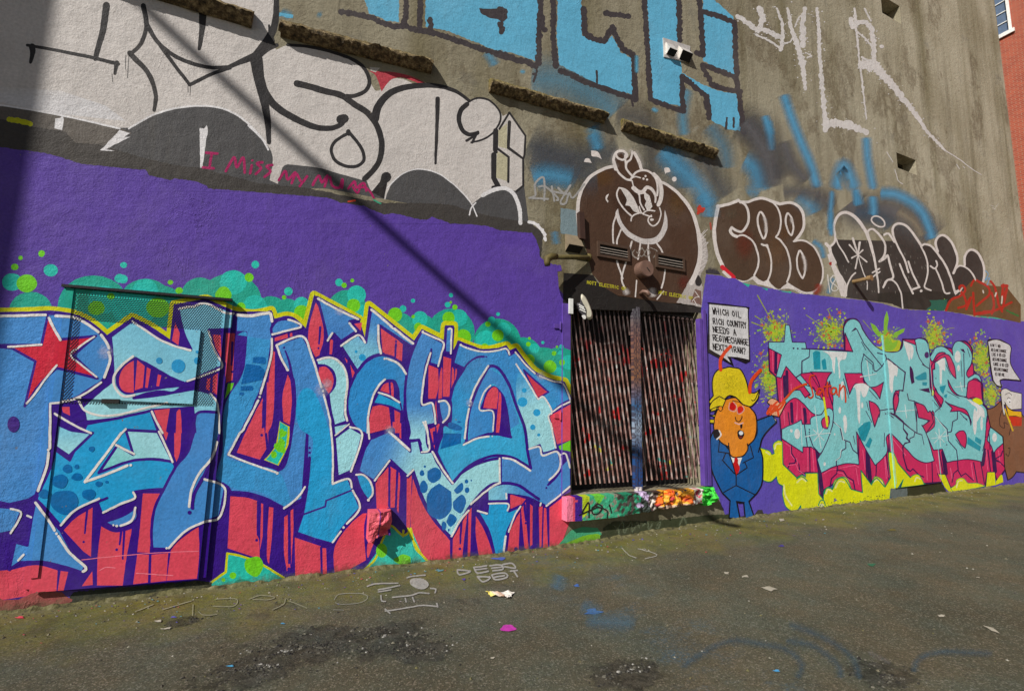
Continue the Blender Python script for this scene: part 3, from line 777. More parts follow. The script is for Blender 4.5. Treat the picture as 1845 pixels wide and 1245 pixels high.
# louvres
M_VENTF = mat_plain('brown_louvre_paint', K(74, 56, 44), 0.6, 0, 0.3)
def louvre(q, label):
    r = empty('louvre_vent', atf('Z', *q[3]), label, 'vent', 'louvre vents over the gate')
    q = [fz(*k) for k in q]; P = [at(*k) for k in q]; x0 = (P[0].x + P[3].x) / 2; x1 = (P[1].x + P[2].x) / 2; z1 = (P[0].z + P[1].z) / 2; z0 = (P[2].z + P[3].z) / 2
    b = .036; f = MB(); y = -.030
    f.box(x0, x0 + b, y, -.006, z0, z1); f.box(x1 - b, x1, y, -.006, z0, z1); f.box(x0 + b, x1 - b, y + .001, -.006, z1 - b, z1); f.box(x0 + b, x1 - b, y + .001, -.006, z0, z0 + b)
    f.build('frame', M_VENTF, r)
    d = MB(); d.box(x0 + b, x1 - b, -.008, -.006, z0 + b, z1 - b); d.build('backing', M_DARKIN, r)
    h = (z1 - z0 - 2 * b) / 4; ms = MB(); base = None
    for k in range(3):
        zz = z0 + b + h * (k + 0.55)
        s = MB(); s.hexa([Vector(v) for v in ((x0 + b, -.030, zz), (x1 - b, -.030, zz), (x1 - b, -.029, zz + .006), (x0 + b, -.029, zz + .006), (x0 + b, -.012, zz + .010), (x1 - b, -.012, zz + .010), (x1 - b, -.012, zz + .016), (x0 + b, -.012, zz + .016))])
        s.build('slat', M_SLAT, r)
M_SLAT = mat_plain('grey_louvre_slat', K(150, 140, 130), 0.5, 0, 0.2)
louvre([(690, 180), (992, 238), (988, 372), (690, 322)], 'brown louvre vent over the left half of the gate')
louvre([(1228, 282), (1500, 328), (1492, 466), (1230, 420)], 'brown louvre vent over the right half of the gate')
m = MB(); m.pbox([(1044, 381), (1053, 383), (1055, 431), (1046, 429)], 0.0005, 0.07)
tag(m.build('junction_box', mat_plain('dark_brown_box', K(62, 42, 34), 0.6)), 'narrow dark brown box on the left rim of the brown cartoon face', 'box')

# ================================================================ ELECTRICAL CABINETS
REGIONS['door'] = ([(121, 519), (408, 546), (357, 1043.5), (52, 1068)], 0.046)
REGIONS['frame'] = ([(113, 513), (420, 541), (371, 1040), (40, 1062)], 0.026)
REGIONS['sign'] = ([(146, 577), (361.5, 595.5), (347, 728), (131, 717)], 0.064)
REGIONS['channel'] = ([(119, 518), (133, 520), (68, 1040), (53, 1042)], 0.056)
REGIONS['right'] = ([(1590, 604), (1672, 619), (1697, 869), (1614, 879)], 0.022)
REGIONS['post'] = ([(1014.5, 546), (1028, 548), (1027.5, 886), (1013, 893)], 0.03)
M_MUR = mat_plain('old_blue_metal', K(70, 120, 180), 0.5, 0, 0.3)
def rbox(rg, p0, name, parent, mat, inset=0.0):
    q, p = REGIONS[rg]; m = MB(); m.pbox(q, p0, p - 0.0004); return m.build(name, mat, parent)
cab = empty('utility_cabinet', at(40, 1062), 'large painted metal utility cabinet with a perforated screen in the left lettering mural', 'cabinet')
rbox('frame', 0.001, 'frame', cab, M_MUR); door = rbox('door', 0.0265, 'door', cab, M_MUR); chan = rbox('channel', 0.0465, 'edge_channel', cab, M_MUR); signp = rbox('sign', 0.0465, 'sheet_metal_plate', cab, M_MUR)
cab2 = empty('electrical_cabinet', at(1614, 880), 'narrow painted metal cabinet inside the teal lettering mural', 'cabinet')
body2 = rbox('right', 0.001, 'body', cab2, M_MUR)
M_TEALB = mat_plain('pale_teal_flange', K(108, 168, 172), 0.7); body2.data.materials[0] = mat_plain('teal_cabinet_side', K(112, 180, 182), 0.5)
for x0_, y0_, x1_, y1_ in ((1590, 604, 1614, 872), (1671, 619, 1695, 864)):
    m = MB(); m.bar(at(x0_ + 1, y0_, .029), at(x1_ + 1, y1_, .029), .007, .006); m.build('corner_flange', M_TEALB, cab2)
# perforated screen: dark dots painting the shaded holes in staggered rows (real dots, joined: far more than 300)
q = REGIONS['door'][0]
vs, fs, cs = [], [], []
scr = [(135, 525.5), (404, 548), (384, 733), (110, 724)]
pa, pb_, pc, pd = [at(x, y, .0550) for x, y in scr]
x0_, x1_ = (pa.x + pd.x) / 2, (pb_.x + pc.x) / 2; z1_, z0_ = (pa.z + pb_.z) / 2, (pc.z + pd.z) / 2
sg = [at(x, y, .0550) for x, y in REGIONS['sign'][0]]; s_x0, s_x1 = min(v.x for v in sg), max(v.x for v in sg); s_z0, s_z1 = min(v.z for v in sg) , max(v.z for v in sg)
pit = 0.0185; row = 0; z = z0_ + .008
while z < z1_ - .006:
    x = x0_ + .008 + (pit / 2 if row % 2 else 0)
    while x < x1_ - .006:
        if not (s_x0 + .01 < x < s_x1 - .01 and s_z0 + .01 < z < s_z1 - .01):
            i0 = len(vs)
            for j in range(6):
                th = math.pi / 3 * j; vs.append(Vector((x + .0060 * math.cos(th), -.0560, z + .0064 * math.sin(th)))); cs.append((0, 0, 0))
            fs.append(tuple(range(i0, i0 + 6)))
        x += pit
    z += pit * 0.866; row += 1
ho = mesh('screen_hole_dot', vs, fs, mat_plain('screen_hole_shade', K(26, 22, 38), 0.9), door); ho['kind'] = 'stuff'
# ledge lip over the cabinet top and raised channel at its left
m = MB(); m.bar(at(113, 515, .05), at(419, 541, .05), .022, .05); m.build('top_lip', mat_plain('black_sealant', K(24, 20, 24), 0.5), cab)
m = MB(); m.box(*[v for v in (atf('A', 770, 990, .050).x, atf('A', 900, 990, .050).x, -.080, -.0505, atf('A', 800, 1022, .050).z, atf('A', 800, 990, .050).z)]); m.build('latch_slot', M_BLACK, cab)

# ================================================================ SECURITY GATE
gate = empty('security_gate', Vector((GX0, 0, GZ0)), 'folding lattice security gate with two leaves over a loading door', 'gate')
M_DOOR = mat_plain('black_door', K(22, 20, 20), 0.75)
m = MB(); m.quad(Vector((GX0, .298, GZ0)), Vector((GX1, .298, GZ0)), Vector((GX1, .298, GZ1)), Vector((GX0, .298, GZ1))); bdoor = m.build('door_panel', M_DOOR, gate)
def mat_bars(dark):
    m, t, b, o = NT('sprayed_gate_steel' + ('_back_shaded' if dark else '')); g = G(t); p = g.pos((1, 0.001, 1))
    n = g.noise(p, 3.0, 4, 0.6, 1)       # colour noise gives independent channels
    s = g.sep(n); z = g.sep(g.pos())[2]
    c = g.ramp(g.noise(p, 9, 3), [(0.35, K(122, 88, 82)), (0.5, K(168, 128, 118)), (0.64, K(198, 178, 172))])
    c = g.mix(g.ramp(g.noise(g.pos((1, .001, 1), (3, 0, 1)), 3.0, 4), [(0.585, 0), (0.62, 0.9)]), c, K(196, 34, 34))
    c = g.mix(g.ramp(g.noise(g.pos((1, .001, 1), (8, 0, 4)), 5.5, 2), [(0.66, 0), (0.70, 1)]), c, K(225, 222, 215))
    lowm = g.ramp(z, [(0.0, 1), (1.0, 1)])
    yz = g.math('MULTIPLY', g.ramp(g.math('MULTIPLY', z, .4), [(0.42, 1), (0.62, 0)]), g.ramp(g.noise(g.pos((1, .001, 1), (1, 0, 9)), 5.6, 3), [(0.60, 0), (0.64, 0.9)]))
    c = g.mix(yz, c, g.ramp(g.noise(g.pos((1, .001, 1), (5, 0, 5)), 2.2, 1), [(0.4, K(70, 170, 160)), (0.5, K(205, 195, 60)), (0.6, K(150, 130, 190))], 'CONSTANT'))
    # header's shadow painted into the colour at the top of the leaves
    up = g.ramp(g.math('ADD', g.math('MULTIPLY', z, .33), g.math('MULTIPLY', g.noise(p, 2.5, 3), .35)), [(0.9, 0), (1.06, 0.85)])
    c = g.mix(up, c, K(48, 44, 44))
    if dark: c = g.mix(1.0, c, (0.16, 0.12, 0.12), 'MULTIPLY')  # shade on the rear bars multiplied into their colour
    t.links.new(c, b.inputs['Base Color']); b.inputs['Roughness'].default_value = 0.45
    return m
M_BAR, M_BAR_SHADED = mat_bars(False), mat_bars(True)
zb, zt = at(1040, 879).z + .03, at(1068, 552).z
cxl, cxr = at(1141, 700).x, at(1153.5, 700).x
def leaf(x0, x1, n):
    lean = 0.34; st = (x1 - x0) / n
    for fam in (0, 1):
        k = -int(lean / st) - 1
        while True:
            xa = x0 + st * (k + 0.3); k += 1
            if xa > x1 - 0.01: break
            xb = xa + lean
            a, b = (Vector((xa, .045, zt)), Vector((xb, .045, zb))) if fam == 0 else (Vector((xb, .075, zt)), Vector((xa, .075, zb)))
            t0, t1 = 0.0, 1.0; dx = b.x - a.x
            for lim, sgn in ((x0, 1), (x1, -1)):
                t = (lim - a.x) / dx
                if (dx * sgn) > 0: t0 = max(t0, t)
                else: t1 = min(t1, t)
            if t1 - t0 < 0.04: continue
            A, B = a + (b - a) * t0, a + (b - a) * t1
            m = MB(); m.bar(A, B, .0165 if fam == 0 else .010, .008)
            m.build('lattice_bar', M_BAR if fam == 0 else M_BAR_SHADED, gate)
            if fam == 0 and t0 == 0:
                m = MB(); m.tube([A + Vector((0, -.012, -.008)), A + Vector((0, .03, -.008))], .017, 8); m.build('pivot_roller', M_BAR, gate)
leaf(at(1031, 700).x, cxl - .012, 13); leaf(cxr + .012, at(1260, 700).x, 12)
M_POST = mat_bars(False)
def post(name, x0, x1, y0, y1, z0, z1, mat): m = MB(); m.box(x0, x1, y0, y1, z0, z1); return m.build(name, mat, gate)
cm_ = (cxl + cxr) / 2
def mat_post():
    m, t, b, o = NT('sticker_covered_post'); g = G(t); z = g.sep(g.pos())[2]; nz = g.noise(g.pos((60, 1, 26)), 1.0, 3)
    c = g.ramp(g.math('MULTIPLY', g.math('SUBTRACT', z, .5), .4), [(0.0, K(40, 70, 130)), (0.22, K(34, 74, 126)), (0.34, K(150, 166, 185)), (0.45, K(50, 96, 140)), (0.6, K(134, 94, 68)), (0.8, K(130, 92, 80)), (0.93, K(96, 94, 98))])
    c = g.mix(g.ramp(nz, [(0.48, 0), (0.52, 0.8)]), c, K(58, 50, 60)); t.links.new(c, b.inputs['Base Color']); b.inputs['Roughness'].default_value = 0.4
    return m
M_CP = mat_post()
post('meeting_post', cxl, cm_ - .006, -.015, .04, GZ0 + .03, zt + .03, M_CP); post('meeting_post', cm_ + .006, cxr, -.02, .04, GZ0 + .03, zt + .06, M_CP)
for xx in ((cxl + cm_) / 2, (cxr + cm_) / 2):
    m = MB(); m.tube([Vector((xx, 0, GZ0 + .05)), Vector((xx, 0, GZ0 + .002))], .028, 10); m.build('floor_bolt', M_GALV, gate)
M_PURPF = mat_plain('purple_frame_paint', K(92, 66, 150), 0.4, 0, 0.2)
pl = rbox('post', -0.02, 'frame_post', gate, M_PURPF)
xr0, xr1 = at(1262, 700).x, at(1270, 700).x
post('frame_post', xr0, xr1 - .035, -.03, .05, GZ0 + .01, at(1262, 575).z, M_PURPF); post('frame_post', xr1 - .02, xr1 + .03, -.035, -.001, GZ0 + .01, at(1272, 560).z, M_PURPF)
m = MB(); m.box(at(1022, 545).x, at(1029, 545).x, -.05, -.0305, at(1022, 566).z, at(1022, 539).z); m.build('latch_plate', M_WHITE, gate)
m = MB(); m.box(GX0 + .002, GX1 - .002, .10, .2975, zt + .03, GZ1 - .002); m.build('header_beam', M_BLACK, gate)
for y_ in (587, 749):
    m = MB(); m.pbox([(999, y_ - 4), (1013, y_ - 3), (1013, y_ + 5), (999, y_ + 4)], .001, .018); m.tube([at(1010, y_, .02) + Vector((0, 0, -.05)), at(1010, y_, .02) + Vector((0, 0, .05))], .012, 8)
    m.build('hinge', M_PURPF if y_ < 600 else mat_plain('red_hinge', K(205, 70, 90), 0.4), gate)

# ---- trainer wedged into the top of the gate
M_SOLE = mat_plain('dirty_white_rubber', K(205, 200, 180), 0.6, 0, 0.2); M_UPP = mat_plain('grey_suede', K(74, 72, 76), 0.9, 0, 0.6); M_STR = mat_plain('white_leather_stripe', K(235, 235, 230), 0.5)
shoe = empty('sports_shoe', atf('Z', 600, 890, .1), 'grey three striped sports shoe with white sole stuck upright on the gate', 'shoe')
def slab(fr, pts, p0, p1, name, mat, parent, bulge=0.0):
    P = [(a, b) for r in curve(parse(fr, pts), True) for a, b in r[:-1]]; n = len(P); vs = []; c_ = (sum(a for a, b in P) / n, sum(b for a, b in P) / n)
    prof_ = [(0.80, p1), (0.95, p1 - (p1 - p0) * .15), (1.0, (p0 + p1) / 2), (0.95, p0 + (p1 - p0) * .15), (0.8, p0)]
    for k, pp_ in prof_: vs += [at(c_[0] + (a - c_[0]) * k, c_[1] + (b - c_[1]) * k, pp_) for a, b in P]
    fs = [(k * n + i, k * n + (i + 1) % n, (k + 1) * n + (i + 1) % n, (k + 1) * n + i) for k in range(4) for i in range(n)] + [tuple(range(n))[::-1], tuple(4 * n + i for i in range(n))]
    return mesh(name, vs, fs, mat, parent, smooth=False)
slab('Z', '548,672 562,668 590,695 618,745 640,800 655,850 650,890 630,902 605,895 600,860 600,820 580,780 560,745 545,705', .04, .15, 'sole', M_SOLE, shoe)
slab('Z', '545,700 570,745 595,800 603,860 600,895 578,900 560,890 556,860 530,830 522,790 510,765 515,748 540,745', .055, .135, 'upper', M_UPP, shoe)
for (a, b_, c, d) in ((527, 762, 575, 790), (532, 783, 585, 812), (536, 806, 590, 834)):
    m = MB(); m.bar(atf('Z', a, b_, .137), atf('Z', c, d, .143), .014, .006); m.build('stripe', M_STR, shoe)
slab('Z', '556,862 585,858 598,880 588,900 572,898 560,885', .06, .142, 'heel_tab', M_STR, shoe)
# ================================================================ PAINT: flat print lying on the wall, patch by patch
PUR = K(90, 64, 158); PUR2 = K(92, 76, 174); IND = K(54, 14, 132); RED = K(216, 72, 92); RED2 = K(204, 58, 80)
BLU = K(68, 138, 206); CYA = K(34, 158, 214); LBL = K(124, 196, 222); PAL = K(158, 218, 228); DKB = K(0, 100, 172)
YEL = K(206, 206, 10); TEA = K(30, 165, 142); TEB = K(36, 192, 176); LIM = K(112, 206, 30); WHT = K(232, 226, 222)
CHA = K(78, 77, 78); CHD = K(66, 62, 59); BLK = K(40, 36, 36); OFW = K(198, 192, 188)
random.seed(5)
# ---- upper left: grey buff, the big white throw-up with black outlines
P = Piece(0.0002)
P.f('R1').poly(CHA, "850,700c 1700,600c 1800,1100c 900,1000c").poly(CHA, "R2: 100,1000c 900,1100c 900,1260c 100,1220c").poly(CHA, "-200,690c 80,705 400,760c 800,845c R2: 200,700c V: 500,640c 900,700c 1440,700c 1500,1180c R2: 500,1245c R1: 1500,1245c 1000,1200c 200,1010c -200,960c")
P.poly(K(98, 92, 86), "-200,700c 80,710 400,765c 800,848c 870,880c 640,980c 400,940c 200,850c -200,800c")
P.f('R1').poly(CHD, "-200,760c 80,800c 210,835c 430,870c 500,945c 650,955c 830,1005c 930,1040c 1200,1100c 1330,1110c R2: 60,1210c 400,1245c V: 80,960c 250,985c 700,990c 860,1010c 1080,1080c 1330,1130c 1500,1150c 1620,1240c 1600,1500c 0,1300c R1: 1200,1400c -200,1150c", rough=0.8)
P.f('R1').st(K(190, 190, 20), 34, "60,790 130,800 200,820", rough=0.2)
P.emit('grey_buffing', bld)
P = Piece(0.0003)
W1c = K(200, 194, 190)
P.f('R1').poly(W1c, "-250,-80c R2: 165,-80c 165,60 150,180 128,260c 175,330c 260,300 420,308 560,350 690,400 770,470 795,545c 830,600 870,590c 940,525 1010,525 1100,565c 1180,570 1280,578 1450,665c 1530,650 1610,680 1655,740 1670,770c 1712,745c 1820,890c 1812,1030 1808,1215c V: 1390,885c 1290,870 1180,880 1100,925 1005,1000c 930,900 880,850 760,760 640,705 540,695 420,730 330,800 280,890 260,955c 245,955c 275,820 275,760c 210,850 140,890c 150,895 120,850 100,800c R2: 600,1150 450,1108 250,1085c 215,1110 185,1215c 130,1190c R1: 1800,1050 1760,955 1620,810 1480,725 1330,700 1150,715 1000,765 870,845c 800,845c 400,760 80,708c -250,640c")
P.f('R1').poly(K(206, 204, 206), "-200,560c 400,600c 700,700c 830,800c 400,755c -200,640c", grad=(W1c, "0,660 0,540"))
P.f('V').poly(K(184, 178, 150), "1235,360c 1310,300c 1310,520c 1235,500c").poly(K(182, 176, 148), "1225,540c 1320,590c 1318,800c 1215,770c")
P.f('V').poly(BLK, "275,755c 275,800 250,950c 140,892c 215,800c")
P.f('R2').poly(K(176, 60, 72), "780,470c 830,500 870,605c 930,530 1010,515 1130,560c 1180,560c 1050,500 930,475c").poly(K(190, 184, 176), "790,445c 860,450c 830,480c 800,470c")
B2 = K(46, 44, 45)
P.f('R1').st(B2, (50, 32), "702,40 680,200 652,300 630,390").st(B2, (20, 26), "180,300 400,340 620,385 780,425").st(B2, (44, 22), "212,310 215,350 202,412").st(B2, (34, 20), "770,418 765,450 758,488")
P.st(B2, (34, 26), "945,40 966,170 930,290 870,352").st(B2, (36, 26), "856,352 900,400 960,460 1005,540 1028,640 1018,728").st(B2, (30, 24), "962,150 1040,280 1150,370 1280,425 1400,448 1510,445")
P.st(B2, (26, 22), "1055,300 1150,430 1252,562|1252,562 1400,490 1520,450").st(B2, (24, 70), "1500,448 1600,405 1700,360 1780,275").st(B2, (60, 22), "1338,40 1335,180 1315,325").st(B2, (86, 30), "1690,390 1710,520 1740,650 1765,790 1775,940")
P.f('R2').st(B2, (34, 60), "175,-20 172,120 140,230 50,360").st(B2, 14, "128,170 130,300")
P.st(B2, (60, 30), "45,400 75,540 105,620 180,710 300,785 430,840 530,848 600,825 630,790").st(B2, 60, "600,790 625,785").st(B2, (60, 24), "50,420 60,370 110,330 180,300")
P.st(B2, (20, 28), "250,298 400,312 560,350 690,400 760,460 790,540 765,600 690,635 640,635").st(B2, (44, 36), "310,553 400,575 500,605 600,630 690,690 780,750 840,835 872,950 855,1060 810,1130 758,1182")
P.st(B2, 30, "650,868 655,885").st(B2, 22, "650,880 570,930 538,985 560,1055 625,1095 700,1100 752,1060 745,1000 710,940 655,875")
P.st(B2, (56, 18), "825,790 850,700 920,620 1020,580 1150,565 1270,575 1370,610 1450,668").st(B2, (32, 16), "1240,655 1235,850 1225,1080").st(B2, (70, 20), "900,1170 880,1200 860,1230")
P.f('V').st(B2, 17, "975,118 1030,90 1080,82 1150,100 1210,150 1255,225 1240,310 1180,390 1100,440 1000,465").st(B2, (44, 34), "965,135 910,190 895,270 920,350 975,395 1055,385").st(B2, 22, "1058,375 1010,420 960,450|1050,385 1010,465")
P.ls(B2, 46, "1212,365 1210,520|1196,570 1195,770 1235,845").ls(B2, 34, "1205,530 1215,545|1230,850 1190,855").ls(B2, 18, "1245,350 1330,207 1470,408 1460,570 1448,612 1450,838 1392,885").ls(B2, (30, 20), "1330,290 1320,510 1448,605").ls(B2, 20, "1210,505 1322,592 1320,805")
for q in ("740,490 742,540", "830,370 828,460|850,370 842,515", "1240,570 1240,610|1258,570 1254,630", ): P.f('R1').st(B2, 4, q)
W3 = K(222, 220, 222)
P.f('R1').st(W3, 12, "-50,690 80,706 400,762 790,850|850,850 1000,765 1150,718 1330,700 1480,722 1620,800 1750,940|1640,830 1730,920 1770,990").f('V').st(W3, 10, "275,860 340,790 430,725 550,695 700,725 830,810 930,905 1000,990 1050,1100").st(W3, 12, "1040,985 1000,1030 985,1090")
P.f('V').st(W3, 34, "1100,920 1200,872 1290,860 1360,900 1400,980 1420,1060 1425,1160", rough=0.1).st(W3, 26, "1500,1150 1560,1170 1640,1260")
P.f('G').st(W3, 22, "150,715 210,730 260,790 280,860", rough=0.5)
for q in ("R1: 360,850c 365,785c 400,780c 412,760c 420,790c 410,862c", "R1: 1318,845c 1345,850c 1365,825c 1372,855c 1335,1108c 1320,1108c", "R1: 660,995c 790,860c 860,880c 820,905c 862,905c 700,985c 760,998c"):
    P.lp(W3, q, rough=0.5)
MAG = K(164, 30, 92)
P.f('R1').st(MAG, 17, "1360,1010 1435,1015|1397,1015 1382,1108|1338,1106 1410,1113|1490,1130 1545,1040 1562,1105 1605,1042 1615,1140|1662,1092 1650,1145|1732,1072 1694,1080 1722,1112 1686,1150|1797,1090 1758,1100 1786,1132 1745,1168").el(MAG, 1665, 1060, 8)
P.f('R2').st(MAG, 17, "190,1190 235,1130 250,1185 300,1140 275,1210|310,1150 335,1195|378,1165 330,1230|415,1222 455,1160 475,1205 512,1160 495,1232|530,1170 545,1225 590,1240 612,1185 610,1240|650,1245 690,1200 705,1240 750,1210 770,1260").f('V').st(MAG, 18, "-20,850 20,900 45,855 90,855 130,890 160,942")
P.f('V').st(K(225, 80, 50), 14, "-60,975 0,965").st(K(60, 150, 120), 14, "160,960 220,990")
P.emit('white_throw_up', bld, 'huge white bubble throw-up with black outlines')
# ---- blue roller lettering high on the wall
P = Piece(0.0002); SB = K(96, 172, 206); DK = K(64, 58, 60)
P.f('R3').soft(K(92, 142, 166), 260, "200,520 420,540 640,640 760,760", 0.75).soft(K(92, 150, 178), 90, "610,830 640,920 640,1010", 0.8).soft(K(92, 150, 178), 70, "1240,580 1210,760 1220,900", 0.8).f('R2').soft(K(92, 150, 178), 60, "1560,340 1600,400 1620,440", 0.9).soft(K(90, 145, 170), 40, "440,90 480,110", .8).soft(K(90, 145, 170), 50, "200,80 280,110", .9)
P.f('R3').soft(K(88, 146, 180), 160, "1080,1010 1200,1110 1230,1250", 0.8).soft(K(88, 140, 170), 130, "230,1180 420,1150 520,1180", 0.85).soft(K(80, 84, 90), 220, "180,950 350,1010 560,1040 800,1010", 0.8).soft(K(84, 84, 86), 200, "760,760 950,800 1000,1000 980,1150", 0.7).soft(K(74, 76, 82), 220, "1560,800 1740,900 1840,1200", 0.8).soft(K(84, 140, 170), 120, "1380,820 1480,980 1500,1120", 0.6)
P.soft(K(78, 84, 92), 170, "1330,1000 1420,1180 1500,1300", .7).soft(K(88, 150, 184), 100, "1640,1080 1720,1160 1760,1260", .7).soft(K(92, 160, 196), 50, "1770,790 1790,900", .9)
P.soft(K(190, 186, 170), 30, "1270,870 1320,830", .5)
def roll(fr, fills, lines, w=38):
    for q in fills: P.f(fr).poly(SB, q, rough=1.0, linear=True)
    for q in lines: P.f(fr).ls(DK, w, q, rough=0.32)
roll('R2', ["-40,60c 60,60c 285,100 285,125 210,110 60,90", "740,-60 985,-60 985,150 900,140 860,118 790,90", "1160,-60 1160,180 1300,205 1450,265 1600,325 1740,370 R3: 0,330 130,365 232,405 272,370 272,150 245,-60 R2: 1700,-60"],
     ["600,80 700,95 790,115 870,150 960,178 1035,175|1010,178 1030,100 1035,-60", "1130,-60 1120,170", "1060,190 1200,215 1300,245 1450,300 1600,345 1740,395 1840,410"])
P.f('R2').ls(DK, 34, "1190,130 1195,200|1660,160 1660,215", rough=.4)
P.f('R2').poly(DK, "1510,60c 1700,60c 1700,120c 1670,150c 1640,130c 1580,120c 1530,95c", rough=.8)
roll('R3', ["385,-60 540,-60 545,235 600,260 700,288 742,238 800,345 868,385 882,628 780,600 640,555 500,480 395,430 378,250"],
     ["0,350 100,390 190,415 240,440", "265,-60 280,180 300,200|262,100 262,420", "355,-60 355,250 372,440", "400,470 470,490 560,540 700,590 780,620 900,655|895,660 888,400 880,360", "555,60 562,220 620,260 690,275 725,215 745,180 780,270 820,330 880,365", "700,90 850,110"])
P.f('R3').soft(SB, 24, "905,360 905,490", .9)
roll('R3', ["970,-60 1172,-60 1192,250 1200,480 1198,700 1110,690 1010,650 988,250", "1200,480 1340,560 1440,600 1565,620 1600,870 1500,850 1400,800 1385,650 1300,585 1215,520", "1345,-60 1540,110 1562,500 1460,470 1340,400"],
     ["950,-60 972,250 995,655 1100,700 1215,735 1205,640 1205,505 1270,560 1370,640 1382,780", "1180,-60 1190,270", "1315,-60 1338,250 1340,350", "1340,430 1450,470 1560,512|1400,560 1490,590 1590,605", "1300,350 1345,365", "1345,80 1450,110 1545,150", "1550,150 1565,520 1590,700 1612,875"], 36)
P.f('R3').ls(DK, 34, "1400,560 1340,440|0,60 40,80|0,160 20,200", rough=.4).ls(DK, 14, "240,370 245,480|640,470 645,560|870,640 880,700|1350,670 1360,720|1500,780 1495,850|1545,780 1545,840|220,490 240,490 225,540", rough=.3)
P.f('R3').soft(SB, 26, "1000,715 1050,740|130,470 175,480", .9)
P.emit('blue_roller_lettering', bld, 'sky blue roller letters edged in rough black')
# ---- blue and black haze around the middle and right
P = Piece(0.0014); SH = K(86, 156, 196); DS = K(98, 98, 101)
P.f('G').glow(K(96, 95, 94), 1200, 420, 420, .6, 300).glow(K(92, 92, 94), 350, 300, 330, .6, 200)
P.f('I').soft(DS, 240, "240,120 330,200 600,200 860,330 960,430", 1.0).soft(DS, 190, "-60,60 120,160", .8).soft(K(76, 96, 114), 170, "280,180 520,270 600,330", .7)
P.soft(SH, 70, "290,0 315,90 320,150|440,60 450,180 440,240", 1).soft(SH, 90, "500,40 640,50 780,120 870,210 920,320 960,440", 1).soft(SH, 44, "95,10 80,200 85,420", .9).soft(K(150, 140, 120), 90, "650,190 800,290 870,420", .8)
P.f('R4').soft(SH, 62, "245,620 290,760 360,940 420,1080 470,1250", 1).soft(SH, 50, "120,760 150,880 165,1000", 1).soft(SH, 56, "790,900 800,1050 840,1260", 1).soft(SH, 80, "590,1260 640,1090 720,1260", 1).soft(SH, 120, "-20,1060 60,1110 90,1250", .8).soft(DS, 110, "240,930 300,1080 400,1200", .9).soft(DS, 140, "-20,800 60,900 140,1060 180,1240", .9)
P.f('H').soft(SH, 130, "480,60 540,30 620,60", .6).soft(SH, 170, "1000,60 1130,180 1180,260", .7).soft(DS, 150, "850,40 1000,30 1250,60", .8).soft(SH, 160, "0,60 90,160 100,300", .75).soft(SH, 60, "1340,220 1330,440|1600,30 1600,190", .8).soft(SH, 60, "1150,530 1240,600 1270,720", .8).soft(SH, 60, "1370,900 1330,1020 1310,1080", .7)
P.f('G').soft(SH, 150, "1200,130 1330,260 1500,420 1600,600", .8).soft(SH, 90, "650,0 690,90 700,140", .8).soft(K(84, 88, 96), 260, "160,180 350,230 560,330 700,330", .7).soft(SH, 150, "170,360 300,330 500,380", .8).soft(SH, 70, "350,780 370,900", .6)
P.f('G').poly(K(118, 136, 142), "400,600c 545,625c 545,830c 400,805c", rough=.4)
P.emit('sprayed_haze', bld)
# ---- white extinguisher letters far right
P = Piece(0.0014); WP = K(206, 202, 200)
def splat(fr, w, q, dens=1.0):
    P.f(fr).ls(WP, w, q, rough=0.42)
    for part in q.split('|'):
        for r in curve(parse(fr, part), False, True):
            for a, b in zip(r, r[1:]):
                n = int(math.hypot(a[0] - b[0], a[1] - b[1]) / 4 * dens); P.scatter = P.k
                for _ in range(n):
                    t = rnd.random(); ww = (w if not isinstance(w, tuple) else max(w)) / 3.662
                    P.f('P0').el(WP, a[0] + (b[0] - a[0]) * t + rnd.gauss(0, ww * .62), a[1] + (b[1] - a[1]) * t + rnd.gauss(0, ww * .62), rnd.uniform(.5, 2.0), rnd.uniform(.4, 1.5), n=6)
                P.scatter = None
splat('R4', 30, "-60,110 0,150 60,190 120,200 180,230 235,255"); splat('R4', 40, "85,60 110,130 75,200"); splat('R4', (14, 26), "200,60 235,150 240,240 225,330"); splat('R4', 14, "60,230 150,270 220,320")
splat('R4', (18, 46), "270,60 300,200 340,320 370,420"); splat('R4', (30, 40), "385,60 370,160 372,300"); splat('R4', (34, 20), "370,420 380,520 388,590"); splat('R4', 8, "320,180 350,110 390,90|240,290 290,280 310,240|390,350 430,370 400,385")
splat('R4', (20, 32), "465,60 478,200 480,330 490,480 505,640 515,760"); splat('R4', 36, "515,760 520,860"); splat('R4', (60, 40), "530,820 600,810 680,830 790,875")
splat('R4', (16, 10), "712,60 725,200 745,400 770,600 792,785"); splat('R4', 32, "690,130 700,180 730,150 790,150 825,190 840,300 838,400"); splat('R4', 12, "725,210 780,250 830,310|760,380 800,400 840,400|755,430 800,460 810,475|780,60 820,140")
splat('R4', (52, 60), "760,430 835,430"); splat('R4', (60, 44), "845,430 900,500 960,560 1020,630"); splat('R4', (36, 14), "1020,640 1090,720 1140,790 1190,870 1250,930 1310,995")
P.f('R4').st(WP, (8, 4), "1310,995 1400,1050 1480,1110 1550,1155").st(WP, 5, "925,1005 965,1070|980,1120 1000,1190 1030,1215|1385,1085 1405,1115|1430,1100 1440,1110|1880,300 1905,310").el(WP, 893, 308, 16, 12)
P.f('I').st(K(190, 186, 176), 5, "1460,145 1485,155|1490,180 1525,130|1475,165 1500,180")
P.emit('white_splatter_lettering', bld, 'white splattered paint letters')
